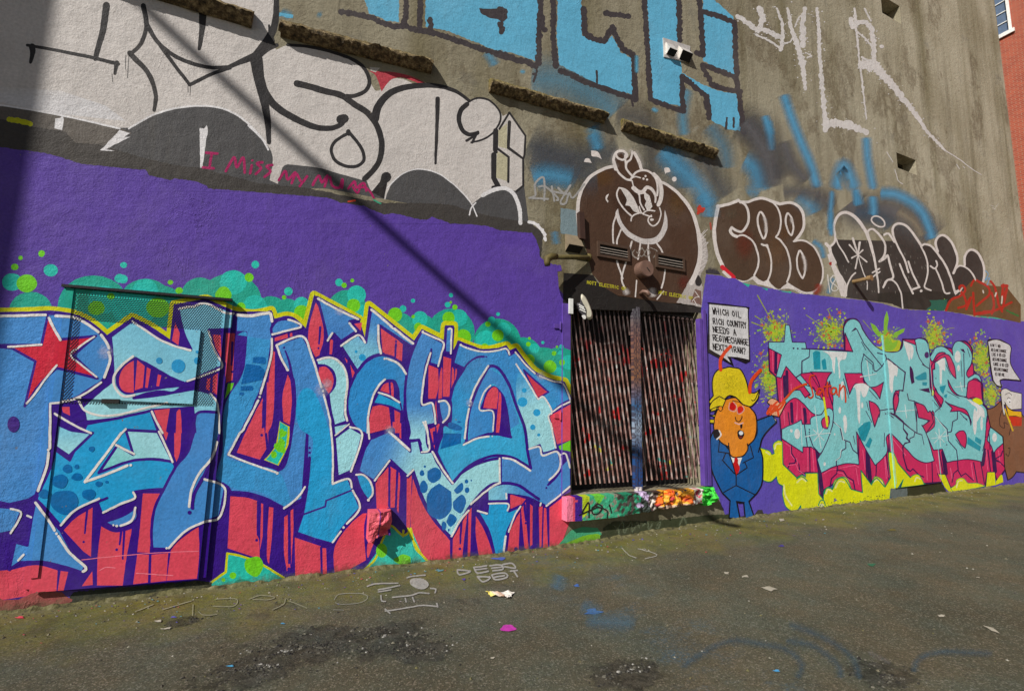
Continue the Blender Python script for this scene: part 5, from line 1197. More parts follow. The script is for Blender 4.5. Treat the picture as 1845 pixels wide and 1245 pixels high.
# the U
pl_(BLU, 'C', "290,285c 572,283c 582,350c 578,520 548,690 495,890 400,1090 D: 289,75 200,230c 350,290 530,345c 590,310 622,200 643,77 C: 760,1050 757,870 735,790 690,740c 612,538c 825,463c 870,550 940,700 985,880 1040,1100 D: 915,0 935,200 932,430c 1042,395c 1068,460c 1125,600c 1000,740 930,855c 800,820 678,775c 718,655c 740,500 C: 862,1245c D: 720,540c 590,605c 470,540 340,500 215,490c 190,440c 105,395 150,200 170,0 C: 190,1020 280,880 340,780 375,600 370,440c 285,440c")
P.f('D').poly(CYA, "778,255c 790,120 700,40 C: 770,1050 820,900 900,900 960,1000 D: 900,40 925,200 922,440c 1035,405c 1058,470c 1115,600c 995,735 928,845c 690,770c 728,655c 760,480")
P.f('C').poly(K(56, 148, 208), "300,460c 375,440 372,600 340,780 200,1030 D: 160,200 130,400c 215,455c 300,480 420,490 590,590c 640,560c 560,360 380,300 185,240 280,60 C: 400,1080 480,880 540,700 560,500c 380,470c")
P.f('D').ls(IND, 12, "718,650 880,592 885,550 1068,477").st(IND, (20, 18), "770,250 765,330 755,440 735,560 715,660").el(IND, 770, 215, 9).el(IND, 770, 182, 8)
P.f('C').st(IND, (12, 26), "685,588 715,670 738,790").el(IND, 677, 562, 9)
P.f('C').poly(YEL, "635,1115c 650,1150c 728,1190c D: 635,40c 625,160 555,315c 440,268c 520,170 552,10", o=14, oc=IND).poly(TEB, "D: 562,0c 618,35c 600,180 545,300c 462,264c 540,160").f('D').el(LIM, 580, 80, 26, 30, wob=.2).el(LIM, 565, 170, 38, 50, wob=.2).el(LIM, 520, 230, 20, 24)
pl_(BLU, 'C', "575,448c 575,400 625,345 700,333 765,350 820,400c 600,460c")
# arrow and spikes
pl_(BLU, 'C', "940,160c 1100,245 1278,337c 1200,352c 1258,430c 1130,512c 1072,450c 1025,505c 985,330", grad=(K(66, 128, 200), "1050,200 1000,500"))
pl_(LBL, 'C', "1128,545c 1270,455c 1330,522c 1372,248c 1715,520c 1705,562c 1440,385c 1430,500 1457,612c 1350,650 1262,752c", grad=(BLU, "1250,600 1400,330"))
P.f('C').el(CYA, 1303, 640, 28).el(CYA, 1253, 594, 12)
pl_(PAL, 'C', "930,668c 1000,637 1090,650 1170,730 1192,850 1170,980 1165,1100 1182,1152c 1075,1190c 1045,1050 1028,930c 1080,860 1070,760 1010,710 942,705c")
P.f('C').poly(RED, "952,715c 1010,712 1062,765 1076,840 1055,905 1028,935c 985,860 950,790", o=8, oc=IND)
pl_(PAL, 'D', "945,112c 1050,32c 1142,85c 1100,240 1060,345c 965,387c")
P.f('D').poly(PAL, "940,30c 1048,8c 948,98c", o=9, oc=IND)
pl_(CYA, 'D', "1090,368c 1150,365 1210,430 1217,500 1182,555c 1130,480")
# the a
pl_(K(44, 140, 208), 'C', "1252,768c 1340,668 1440,622 1540,638 1620,700 1660,782c 1650,920 1637,1090c 1510,1030 1385,1008c 1360,1100 1345,1180 D: 1180,50 1195,120c 1150,75c C: 1300,1240 1225,1175 1182,1060 1195,900")
P.f('C').poly(IND, "1380,1012c 1400,900 1450,840 1500,815c 1560,820 1595,880 1606,1005c 1430,920c").poly(RED, "1445,905c 1470,860 1512,840c 1520,930c").poly(RED, "1528,840c 1548,850 1555,960c 1535,945c")
P.poly(CYA, "1432,925c 1606,1005c 1622,1075c 1520,1030 1390,1005c", o=12, oc=IND)
P.f('C').poly(RED, "1385,1032c 1450,1022 1515,1040c 1550,1245c D: 1350,0c 1350,40c 1200,78c C: 1350,1245c 1360,1120").poly(IND, "1515,1040c 1640,1095c D: 1440,0c 1470,190c 1345,60c").f('D').poly(RED, "1352,0c 1372,0c 1372,50c 1352,40c").poly(RED, "1395,0c 1412,10c 1412,120c 1400,110c").f('C').poly(RED, "1560,1060c 1605,1085c 1600,1245c 1565,1245c")
# falling V with gems
pl_(BLU, 'D', "1195,120c 1325,62c F: 95,80c 230,205c 222,130c 290,125c 310,215c 385,205c 430,300 525,432c 600,350 720,275 862,250c 866,430c 780,450 650,590 520,808c 430,720 330,560 250,338c 214,385c 90,268c D: 1330,272c 1220,415c 1108,345c 1150,200", grad=(PAL, "1250,200 1570,330"))
for q in ("350,345c 400,318 445,345 440,395 390,428 352,395", "352,505c 380,465 435,430c 518,488c 515,620 440,682 362,645 345,560", "536,478c 590,424 600,470 560,505", "530,560c 592,508 622,560 590,635 560,630 530,600", "482,700c 510,645 552,665 550,700 510,735"): P.f('F').poly(DKB, q)
for x, y, a, b in ((325, 455, 28, 45), (313, 358, 17, 21), (333, 312, 8, 9), (628, 478, 17, 20), (625, 417, 13, 15), (659, 410, 6, 7), (467, 727, 17, 32), (500, 757, 7, 10)): P.el(DKB, x, y, a, b, wob=.04)
# stem
pl_(BLU, 'E', "355,342c 535,435c 515,530 490,622c 415,600c 430,505c 385,640 355,932c 442,905c 470,1082c 395,1100c 402,1245 F: 385,205c 310,215c 290,125c 215,130 225,60 E: 228,1000 222,820 245,620 300,450", grad=(PAL, "320,900 330,1245"))
P.f('E').ls(IND, 16, "245,1212 335,1210 350,1245").f('F').ls(IND, 12, "215,130 290,125 310,215 385,200")
pl_(BLU, 'E', "548,308c 605,312c 592,520c 538,512c")
pl_(BLU, 'E', "488,900c 545,888 585,960 562,1055 520,1085c 495,980")
# big round letter
pl_(K(60, 142, 208), 'E', "605,600c 650,428c 750,465 850,495 1035,478c 1060,530c 1105,502c 1180,600 1270,680 1390,735 1495,762c 1550,892c 1475,930 1408,985c 1365,1020c 1400,1150 F: 1252,185c 1265,205c 1285,320c 1345,250c 1352,440c 1270,510 1185,592c 1142,570c 1100,550 1000,500 912,500c 912,545c 775,552c 775,480c 820,450 866,430c 862,252c 720,285 600,350 528,428c 470,330 412,212c 430,150 470,60 E: 580,1080 590,950 585,880 620,760 695,640c", grad=(K(40, 150, 210), "800,500 700,1000"))
P.f('E').poly(K(56, 168, 216), "720,1235c 750,1000 850,720 910,640c 1000,700 1100,930 1165,1130 F: 1060,260 1065,310c 900,235 700,270 525,415c 430,215c 460,100 480,30")
P.poly(K(60, 140, 208), "E: 735,1210c 745,1000 800,800 905,640c 1010,720 1080,900 1140,1080c 1040,1140c 1050,1000 960,790 895,785 820,970c 925,985c 925,1150c")
P.f('F').poly(K(74, 138, 204), "872,258c 960,270 1075,345c 1068,192c 1132,165c 1155,222c 1262,206c 1282,325c 1345,255c 1350,438c 1185,588c 1130,540 980,440 872,425c")
P.f('F').poly(LBL, "778,482c 830,452 930,440 1070,505 1130,555c 1050,520 912,497c 912,545c 780,548c", grad=(BLU, "800,500 1050,500"))
P.f('E').poly(PAL, "1110,760c 1130,680 1160,670c 1283,888c 1335,866c 1402,985c 1368,1022c 1405,1150 F: 1252,183c 1160,218c 1138,160c 1062,188c E: 1180,1100 1120,900", grad=(K(70, 160, 215), "1250,1000 1100,700"))
for x, y, r in ((1177, 815, 19), (1163, 908, 39), (1278, 993, 29), (1245, 1110, 22), (1293, 1172, 13)): P.f('E').el(CYA, x, y, r)
P.f('F').ls(IND, 12, "1062,190 1138,160 1160,218 1262,195").ls(IND, 12, "866,250 868,430").st(IND, 22, "780,462 870,430 980,442 1060,490 1130,540")
P.f('E').st(IND, 24, "712,1235 722,1080 745,950 800,800 860,680 905,622 970,640 1050,760 1110,930 1180,1120 F: 1052,200 1075,325").st(IND, 22, "F: 1075,325 960,255 860,235 760,250 640,310 527,425").st(IND, 22, "E: 700,1240 850,1175 950,1165 1070,1190")
P.f('E').poly(IND, "830,965c 870,830 920,780 970,800 1020,870 1050,1000 1074,1190c 930,1165c 925,985c").poly(RED, "848,955c 875,850 925,790 968,820 955,965c").poly(RED, "975,828c 992,850 990,1000 975,1155c 948,1152c").ls(IND, 10, "895,785 822,975 928,985 928,1150")
P.st(IND, (12, 18), "690,645 740,585 800,550 855,545").el(IND, 873, 546, 7).el(IND, 432, 487, 9)
P.f('E').poly(RED2, "1172,652c 1270,740 1372,828c 1280,882c", o=14, oc=IND)
P.f('E').poly(DKB, "565,1080c 600,1072 680,1112 660,1135 570,1122c").poly(DKB, "520,1160c 670,1160c F: 588,150c 440,190c 462,90").el(DKB, 655, 1068, 16, 8)
P.f('C').poly(DKB, "428,640c 515,637 530,660 520,692c 425,682c").poly(DKB, "370,692c 480,705c 520,750 500,820c 330,855c").poly(DKB, "328,872c 415,868 430,890 420,906c 325,905c").el(DKB, 335, 930, 20, 12)
for x, y, a, b in ((395, 318, 54, 46), (425, 455, 92, 80), (445, 236, 31, 29), (508, 290, 36, 25), (505, 222, 15, 15), (586, 405, 46, 36), (652, 335, 24, 18), (705, 322, 11, 10), (290, 402, 34, 30), (605, 105, 20, 18)): P.f('B').el(K(0, 104, 170), x, y, a, b, wob=.05)
for x, y, r in ((1333, 745, 52), (1190, 705, 24), (1475, 705, 26), (1475, 640, 12)): P.f('A').el(K(44, 150, 206), x, y, r)
# lower arrow
pl_(CYA, 'F', "775,565c 918,563c 922,625c 1003,588c 935,720 905,800 900,935c 820,935c 780,770 695,618c 768,642c")
P.f('F').st(IND, 20, "1285,335 1245,390 1205,432").el(IND, 1196, 441, 8).el(IND, 1184, 462, 7)
P.f('B').st(IND, 22, "1345,285 1290,380 1272,440 1268,495").el(IND, 1250, 524, 13).st(IND, 16, "640,455 705,428")
P.f('A').el(K(60, 20, 130), 100, 1180, 45, 60)
# highlights
Wh = K(226, 222, 218)
HL = [("A", 20, "-100,372 90,370 200,366 340,362"), ("A", 20, "415,370 550,382 650,430 735,490"), ("A", 20, "365,385 400,460 452,548"), ("A", 16, "60,602 310,585"), ("A", 14, "705,525 580,610 530,665 600,730 722,826"), ("A", 16, "425,738 340,840 270,940 200,1025"), ("A", 20, "755,512 790,560 815,612"), ("A", 20, "815,650 822,710 780,828"), ("A", 16, "755,868 660,935 560,988 460,1015 375,1025"), ("A", 18, "375,1030 375,1245"),
      ("A", 16, "990,412 1060,460 1200,550 1320,600 1425,628"), ("A", 16, "1338,318 1400,305 1450,300|1450,300 1530,275 1640,325 1690,350 1745,352"), ("A", 14, "1560,485 1600,620 1662,745 1560,800 1400,858"), ("A", 18, "995,672 900,750 850,830 862,910 920,970 1005,962"), ("A", 14, "460,1010 600,985"), ("A", 16, "590,1010 640,1080 760,1115 900,1105 1100,1055 1250,1020"), ("A", 14, "1570,950 1620,1010 1635,1100 1640,1245"), ("A", 16, "410,1100 560,1190 680,1245"), ("A", 16, "1135,1085 1170,1160 1215,1245"), ("A", 16, "910,1245 940,1215"),
      ("B", 17, "560,322 700,272 840,215"), ("B", 17, "560,320 690,150 800,0"), ("B", 15, "765,80 885,138"), ("B", 14, "1048,-10 1140,190"), ("B", 15, "400,608 500,505 655,432"), ("B", 15, "680,524 800,465 888,430 878,390"), ("B", 15, "893,492 870,575 795,612"), ("B", 15, "1115,758 1220,648 1350,585 1450,552 1483,365 1350,305"), ("B", 16, "1432,60 1400,160 1320,260 1265,370 1248,485"), ("B", 18, "330,-40 328,100|320,130 305,230 250,380"), ("B", 18, "235,460 330,590 360,640"), ("B", 18, "385,680 460,790 565,885 548,912"), ("B", 14, "70,500 140,530 70,660"), ("B", 14, "120,840 155,800"), ("B", 14, "180,545 205,555"),
      ("C", 24, "300,300 400,308 500,292 562,288 578,350"), ("C", 18, "576,490 575,600 555,700 520,820 485,930"), ("C", 18, "468,985 420,1080 340,1230 D: 280,80 200,230"), ("D", 14, "200,230 350,290 530,352"), ("C", 18, "618,540 820,472 900,640 975,880"), ("C", 16, "993,940 1020,1040 1045,1150 D: 915,20 932,200 930,430"), ("D", 14, "930,435 1042,398 1064,458"), ("D", 14, "1072,480 1122,602 1030,712"), ("D", 13, "990,765 930,842"), ("C", 18, "615,545 650,640 702,742"), ("D", 14, "590,605 680,535 738,455"), ("C", 16, "708,338 780,362 812,395 700,425 585,455"),
      ("C", 18, "948,170 1100,255 1270,335"), ("C", 16, "1198,365 1252,432"), ("C", 16, "1025,505 1060,445"), ("C", 16, "1132,548 1268,462 1325,522"), ("C", 20, "1375,258 1480,345 1540,400"), ("C", 20, "1562,412 1620,460 1708,528"), ("C", 18, "1430,385 1432,500 1452,608"), ("C", 18, "945,662 1020,642 1090,655 1160,730 1182,850 1170,960 1165,1080 1180,1145"), ("C", 18, "1508,652 1590,690 1652,770"), ("C", 16, "1485,815 1430,870 1385,960 1350,1100 1345,1240"), ("D", 13, "1180,0 1188,118"), ("C", 15, "1432,922 1520,950 1600,1000"), ("D", 14, "1052,35 1138,88 1060,348"), ("D", 10, "948,95 1046,15"), ("D", 13, "1095,370 1150,372 1200,430 1212,500 1190,535"),
      ("D", 13, "1325,68 1400,130 1470,195"), ("D", 13, "1225,412 1330,270"), ("D", 12, "1455,378 1498,335"), ("F", 14, "385,208 450,320 528,430"), ("F", 14, "520,800 580,690 640,620|655,575 780,470 860,425"), ("F", 13, "856,256 858,420"), ("F", 12, "210,378 250,335"), ("F", 13, "80,70 225,200"), ("F", 12, "320,0 345,60 365,190 310,212"),
      ("E", 15, "362,350 440,385 530,435 510,530 486,620"), ("E", 15, "425,515 390,640 365,780 358,925 435,915 455,980 465,1080"), ("E", 14, "385,1065 400,1130 410,1240"), ("E", 14, "568,325 595,325 592,420 588,520"), ("E", 15, "495,905 545,900 578,950 568,1020 525,1072"), ("E", 14, "668,455 760,490 850,505 940,500 1032,482 1058,528"), ("E", 13, "1105,508 1180,600 1262,680"), ("E", 13, "1300,700 1400,740 1490,765 1548,890"), ("E", 13, "1112,605 1200,740 1285,885"), ("E", 13, "1290,885 1335,868 1400,988 1370,1020 1400,1120"), ("F", 12, "1215,10 1250,182"), ("E", 13, "1412,982 1470,940 1545,905"), ("E", 15, "888,620 830,710 780,800 747,890"), ("E", 15, "735,960 715,1060 700,1200"), ("F", 13, "605,160 700,115 780,102"), ("E", 12, "905,775 850,840 820,970 925,985 925,1140"),
      ("F", 13, "1065,190 1135,175 1160,235 1262,210 1278,320 1205,408"), ("F", 14, "880,252 960,270 1072,342"), ("F", 13, "1185,588 1270,520 1350,450"), ("F", 12, "1140,585 1145,568"), ("F", 11, "780,572 912,572 912,620"), ("F", 11, "1003,590 960,660 920,770"), ("F", 14, "898,800 885,920"), ("F", 13, "702,622 768,642"), ("F", 11, "902,500 905,535"), ("F", 12, "1285,230 1320,225 1350,320")]
for fr, w_, q in HL: P.f(fr).st(Wh, w_, q)
for fr, x, y, r in (("A", 812, 643, 13), ("B", 862, 212, 9), ("B", 318, 112, 9), ("B", 373, 662, 9), ("B", 770, 612, 9), ("B", 748, 606, 7), ("C", 478, 957, 10), ("C", 988, 910, 10), ("C", 1548, 408, 7), ("C", 1480, 650, 9), ("C", 1498, 650, 8), ("D", 542, 358, 10), ("D", 1008, 738, 9), ("D", 1182, 547, 10), ("E", 747, 906, 8), ("E", 737, 936, 8), ("E", 364, 345, 10), ("E", 495, 905, 10), ("E", 668, 452, 9), ("E", 385, 1065, 9), ("E", 572, 325, 9), ("F", 805, 100, 5), ("E", 138, 320, 6), ("B", 1100, 758, 8), ("C", 705, 742, 9), ("C", 582, 455, 9)): P.f(fr).el(Wh, x, y, r)
for fr, x, y, r in (("A", 790, 640, 90), ("C", 1120, 270, 60), ("C", 980, 900, 90), ("E", 740, 920, 50), ("E", 1310, 700, 60), ("D", 1330, 60, 60), ("C", 1020, 850, 70)): P.f(fr).glow(K(205, 205, 225), x, y, r, .55)
P.emit('blue_lettering', bld, 'blue and pale cyan wildstyle letters with white highlights and a red star', rparents={'frame': cab, 'door': door, 'sign': signp, 'channel': chan, 'post': pl}, rname='mural_paint')
# ---- right mural: violet ground, splashes, teal lettering, cartoon man and eagle
RR = {'right': cab2}
P = Piece(0.0016, regions=('right',))
P.f('K').poly(PUR2, "H: 20,1245c 50,1000 70,870c 220,890c 280,910c 370,915c 440,960c 560,985c 700,1015c 860,1040c 1000,1070c 1150,1080c 1300,1100c 1480,1120c I: 330,960c 500,985c 700,1040c 850,1050c 1060,1055c 1240,1085c 1330,1110c 1500,1120c 1640,1130c 1780,1150c O: 1600,120c 1600,1300c Q: 1600,830c 1200,850c 700,912c P: 1400,1000c 1000,1055c 400,1150c -100,1245c M: 700,1110c 310,1125c 210,860c 130,840c 110,400c", rough=.5)
P.f('M').poly(K(58, 56, 52), "300,1120c 330,1090c 560,1085c 600,1030c 640,1030c 670,1105c 700,1115c 500,1125c", rough=.6)
for q in ("H: 440,960c 520,975c 500,1000c 460,980c", "H: 640,1010c 700,1020c 690,1045c", "H: 800,1040c 940,1050c 930,1065c 850,1055c", "I: 1330,1100c 1640,1120c 1640,1140c 1400,1110c"): P.poly(K(46, 176, 150), q, rough=.8)
LM2, LG2, OR2 = K(176, 192, 50), K(130, 186, 60), K(196, 96, 54)
def burst(cx_, cy_, rx, ry, n):
    P.scatter = None; P.f('P0').glow(K(156, 176, 60), cx_, cy_, rx * 1.1, .75, ry * 1.0)
    P.scatter = P.k
    k0 = P.k
    for _ in range(n):
        a, r = rnd.uniform(0, 6.28), abs(rnd.gauss(0, .5)); x, y = cx_ + rx * r * math.cos(a), cy_ + ry * r * math.sin(a)
        P.f('P0').el(rnd.choice((LM2, LM2, LG2, K(168, 182, 70))), x, y, rnd.uniform(.7, 2.2) * (1.25 - r * .3), n=7)
    for _ in range(int(n / 7)):
        a, r = rnd.uniform(0, 6.28), rnd.uniform(.1, 1.1); x, y = cx_ + rx * r * math.cos(a), cy_ + ry * r * math.sin(a)
        L = rnd.uniform(3, 10); b = rnd.uniform(0, 6.28)
        P.f('P0').ls(rnd.choice((LM2, LG2, K(150, 170, 60))), (1.6, .6), "%.1f,%.1f %.1f,%.1f" % (x, y, x + L * math.cos(b), y + L * math.sin(b)))
    for _ in range(int(n / 22)):
        a, r = rnd.uniform(0, 6.28), rnd.uniform(.1, 1.0); x, y = cx_ + rx * r * math.cos(a), cy_ + ry * r * math.sin(a)
        for k in range(5):
            b = k * 1.257 + a; L = rnd.uniform(3, 6); P.f('P0').ls(OR2, (2.2, .8), "%.1f,%.1f %.1f,%.1f" % (x, y, x + L * math.cos(b), y + L * math.sin(b)))
def burst_(*b):
    burst(*b); P.scatter = None; P.k = 400
P.k = 200
for b in ((1398, 596, 34, 34, 300), (1388, 678, 28, 56, 420), (1498, 598, 38, 38, 320), (1682, 608, 27, 40, 320), (1768, 645, 26, 50, 320), (1785, 712, 24, 36, 200), (1600, 608, 26, 24, 120)): P.k = 200; burst_(*b)
P.f('L').ls(K(150, 160, 60), (12, 7), "650,70 820,380|590,345 760,410|625,280 720,340|780,225 830,340").f('N').ls(K(150, 160, 60), (9, 5), "450,45 720,240|700,0 780,180|1090,110 1190,230").f('O').st(K(150, 160, 60), 6, "745,190 650,210 560,310")
P.f('N').poly(LG2, "1355,0c 1375,80 1365,180 1350,270c 1325,270c 1320,150 1335,60").poly(LG2, "1170,135c 1230,170 1270,230 1300,290c 1260,290c 1200,220").poly(LG2, "1560,195c 1540,240 1480,280 1420,310c 1440,250 1500,215").poly(LM2, "1140,330c 1200,380 1290,400 1320,330c 1500,330c 1530,380c 1470,460 1380,475 1280,440 1200,400").poly(LG2, "1340,440c 1330,340 1360,280c 1390,340 1400,300c 1420,360 1480,320c 1460,400 1400,450")
P.emit('violet_ground_and_splashes', bld, 'violet painted band with lime and orange splashes', rparents=RR, rname='mural_paint')

P = Piece(0.0032, regions=('right',)); MG = K(202, 42, 96); MG2 = K(232, 96, 140); DI = K(56, 20, 78); TQ = K(126, 200, 204); TQ2 = K(20, 146, 166); YG = K(214, 218, 20); GRN = K(20, 140, 92); LW = K(198, 218, 220)
SIL = "N: 30,410c 40,670c 115,740c 150,1150c P: 175,310c 190,600c 345,750c 445,690c 575,695c 590,930c 645,1000c 660,880c 800,800 900,800 960,880c 1085,915c 1065,670c 1180,830c 1340,850c 1400,745c 1375,480 1400,250c Q: 20,470c 120,600 250,750c 400,815c 600,800c 560,705c 640,715c 700,860c 850,815c 1090,845c 1115,690c 1190,690c 1220,785c 1330,640c 1290,300c O: 1110,1090c 1065,1040c 1060,830c 1000,730 940,620 945,440 880,350 800,350 730,430c 600,400 520,430 470,520c 440,350 380,310 300,320c 165,320c N: 1535,330c 1500,460c 1350,470c 1200,400c 1090,220c 1030,110 950,90 885,130 870,250c 885,445c 460,430c 295,350c 205,350c"
P.f('N').poly(MG, SIL, o=18, oc=DI)
def stripes(fr, lst, c, w):
    for q in lst: P.f(fr).ls(c, w, q)
stripes('N', ("110,460 110,690", "205,740 215,960", "235,680 240,1000", "285,1040 295,1245", "440,1150 445,1245", "430,1100 440,1180", "620,700 620,760", "900,270 930,440", "1010,700 1010,830", "1160,1040 1230,1200"), DI, 34)
stripes('N', ("75,440 80,680", "135,480 130,680", "170,780 175,1100", "280,820 290,990", "200,1120 210,1245", "350,1020 350,1245", "400,1060 410,1245", "590,700 600,800", "920,720 930,880", "1060,720 1060,820", "1250,850 1260,940", "1190,1040 1240,1180", "890,300 900,430"), MG2, 7)
stripes('P', ("570,420 640,990", "600,700 640,990", "1140,480 1170,820"), DI, 46)
stripes('P', ("490,410 495,690", "250,20 270,180", "440,0 450,150", "1240,600 1230,800", "1350,480 1380,780", "1150,560 1175,780", "1370,260 1400,460", "1405,260 1420,460", "1120,420 1130,780"), DI, 12)
stripes('P', ("470,420 470,680", "520,420 540,680", "200,20 210,160", "350,20 340,100", "490,20 500,100", "1085,440 1110,660", "1010,640 1040,820", "1330,520 1350,760", "1385,270 1395,450", "1330,500 1370,740"), MG2, 7)
P.f('P').ls(DI, 13, "285,400 290,480 335,550 325,585 265,590 250,640|335,550 370,600 380,680 440,700|800,620 795,700 735,760 720,850|795,660 870,675 910,740 980,780 1000,890|1535,400 1545,520 1580,660 1618,680")
P.f('P').ls(MG2, 8, "215,360 275,400 280,490 320,540|340,530 360,600|250,610 340,600 360,660 430,710|650,700 720,660 790,650|830,640 1000,610 1040,630|800,690 860,700 900,750 970,800").ls(DI, 12, "1040,240 1040,600")
stripes('Q', ("490,460 500,800", "570,440 620,700", "960,580 1000,800", "1120,440 1150,680", "1040,580 1080,820"), DI, 12)
stripes('Q', ("620,460 650,700", "1080,440 1060,600", "1180,460 1200,680"), DI, 46)
stripes('Q', ("430,600 440,780", "540,600 590,790", "560,460 590,700", "700,640 720,760", "930,580 960,780", "1100,440 1120,660", "1240,450 1260,600", "60,320 200,500"), MG2, 8)
P.f('Q').ls(DI, 12, "170,400 170,500 200,600 215,650 250,680 280,650 350,720 400,740|780,570 785,660 740,700 720,800|785,670 820,730 870,700 960,780|1285,450 1270,500 1200,540 1250,570 1320,640|1190,560 1250,570")
P.f('O').ls(DI, 11, "1000,780 1000,850 940,890 960,930 1020,970|900,950 960,920|320,1130 370,1140 400,1100 470,1160")
# teal letters
def T(fr, q, o=10, c=TQ, grad=None): P.f(fr).poly(c, q, o=o, oc=DI, grad=grad)
T('N', "490,430c 975,458c 890,320 878,180 950,95 1040,120 1100,240 1220,390 1350,460 1480,455 1530,400 1535,335c O: 165,330c 315,385c 330,480 400,590 465,650c 470,860c 500,940 560,1040 600,1110c 575,1245c Q: 500,0c 480,40 420,180c 380,160c 430,250 470,380 520,562c 410,580 300,530 180,400 40,255c P: 1400,250c 1350,300 1355,470 1225,610c 1130,450 1015,235c 1025,400 1045,600c 900,590 750,630 620,695c 575,545c 640,440 720,250 755,100 N: 745,1020c 690,800c 640,690c 500,690c 405,700c 405,565c 485,520c")
T('N', "30,350c 205,350c 222,155c 265,162c 297,350c 445,357c 455,425c 492,432c 485,520c 403,565c 400,700c 335,745c 225,622c 170,750c 115,737c 175,492c 30,415c")
T('N', "400,700c 385,715c 480,830c 560,900c 640,1000c 660,1080 640,1140 580,1170 500,1130 420,1040 330,975 260,1010 190,1090 150,1115c 220,1000 300,900 385,890c 440,975c 500,940c 430,850c 340,750c")
T('P', "175,205c 300,150 400,102c 410,150c 500,150c 500,90 540,60 620,40 650,0 700,-30 750,0 755,100 720,250 640,440 600,482c 540,430 510,405c 415,405c 415,470c 180,312c")
T('O', "470,520c 520,425 600,400 670,430 728,500c 722,420 760,350 820,345 900,400 945,500 930,600 880,690 900,750c 960,710 1025,730 1052,805c 980,755 920,790 885,865c 890,920 875,968c 860,970c 1000,1010 1090,1080 1115,1160 1112,1245 Q: 1110,60 1080,400c 1052,572c 900,545 750,560 660,577c 610,430c 510,440c 428,252c 520,170 518,20c O: 600,1070c 570,960 540,880c 510,820 500,660c 525,655c 525,580c 640,515c 640,470 560,475 500,570")
T('Q', "1145,185c 1220,230 1285,290c 1292,360c 1230,420 1185,472c 1160,400 1110,330c")
P.f('O').poly(TQ, "300,330c 340,310 420,330 450,400 465,500c 465,650c 400,600 340,500 315,385c", o=9, oc=DI).el(K(70, 44, 104), 436, 496, 26, 36)
# holes
def Hh(fr, q): P.f(fr).poly(MG, q, o=11, oc=DI)
Hh('N', "500,685c 740,690c 690,760 640,960c 600,840 560,740"); Hh('N', "880,700c 1078,702c 1100,790 1090,830 1000,820 940,935c"); Hh('N', "1090,770c 1130,850 1230,850 1318,800c 1300,880 1280,985c 1220,900 1150,840"); Hh('N', "1155,1008c 1230,1045 1280,1120 1270,1190c P: 1270,40c 1220,180c 1170,0"); Hh('N', "1495,888c 1480,1000 1440,1150c 1425,1030 1440,920"); Hh('N', "712,785c 752,960 750,1060c 700,900"); Hh('N', "888,250c 975,458c 888,445c"); Hh('P', "640,80c 700,60 712,130 690,200c 640,190 620,120")
P.f('P').ls(YG, 22, "665,0 690,170").f('N').ls(YG, 20, "648,975 690,1245")
Hh('O', "490,610c 560,520 640,485 700,520 750,640 762,762c 700,690 660,560 640,515c 525,575c 520,655c 500,655c 500,860c 480,860c 475,655c"); Hh('O', "670,775c 740,900 800,950 870,965c 760,940 690,860"); Hh('O', "532,870c 560,930 620,990 595,1065c 550,990 515,930c"); Hh('O', "640,1015c 700,1050 800,1080c 880,1120 935,1245c Q: 930,160c 900,60 800,0c O: 700,1130c 720,1090c"); Hh('Q', "755,265c 800,228 850,225 878,270c 880,350 865,420c 810,370"); Hh('O', "305,1030c 400,1060 450,1140c Q: 470,0c 490,30c 510,130c 430,250c 390,170c 470,110c 340,75c 330,20c"); Hh('O', "940,560c 960,640 960,715c 900,748c 880,700 930,610"); Hh('O', "890,865c 900,800 960,770 1040,800c 1062,1035c 1040,1000 960,970 900,990c 880,960c")
Hh('O', "100,920c 120,1000 80,1150c 60,1030 75,940")
P.f('O').poly(YG, "490,870c 515,900 518,955c 490,950c", o=7, oc=DI).poly(YG, "940,1000c 990,975 1050,1000 1065,1045c 1000,1060c", o=5, oc=GRN)
# linework on the teal
P.f('N').ls(DI, 12, "400,425 490,430|485,520 405,565 400,700").el(DI, 310, 420, 10).el(DI, 357, 424, 10).el(DI, 1345, 1152, 8).el(DI, 1197, 690, 6)
P.f('N').ls(DI, 10, "1018,205 1100,370 1300,620|1100,480 1070,600 1075,700 1110,800|1095,485 1200,580 1215,670 1240,680 1300,625 1355,540|1355,540 1565,690 1540,900 1490,885|1250,470 1340,495 1355,540|385,890 440,975 485,935|430,830 540,860 560,970 640,1000|1270,1120 1350,1105 1440,1095|1380,1140 1450,1160 1540,1240").poly(DI, "955,240c 1000,185c 1020,205c").ls(DI, 7, "520,740 600,870|1110,535 1190,600 1200,660|870,760 930,980|1070,350 1120,440|1160,890 1250,985|1130,1020 1150,1110|410,430 400,428")
P.f('P').ls(DI, 11, "430,140 465,405|490,290 530,400 600,480|750,120 830,180 860,320 940,350 975,440 1040,490|895,340 895,420 845,450 835,520 790,550 790,610|1400,20 1500,90 1618,200|1540,150 1540,200 1590,260 1580,300 1618,350 1560,360 1540,400").ls(DI, 7, "980,280 1000,370|1330,250 1325,400|1120,0 1190,130").el(DI, 488, 210, 8).el(DI, 488, 240, 8).el(DI, 488, 262, 6)
P.f('P').ls(LW, 8, "395,150 405,400|770,130 845,200 870,330|845,430 830,520 780,560").st(LW, (5, 12), "545,-60 585,260").st(LW, 10, "440,290 590,262 720,250|530,210 650,330|650,200 540,340|590,262 620,420")
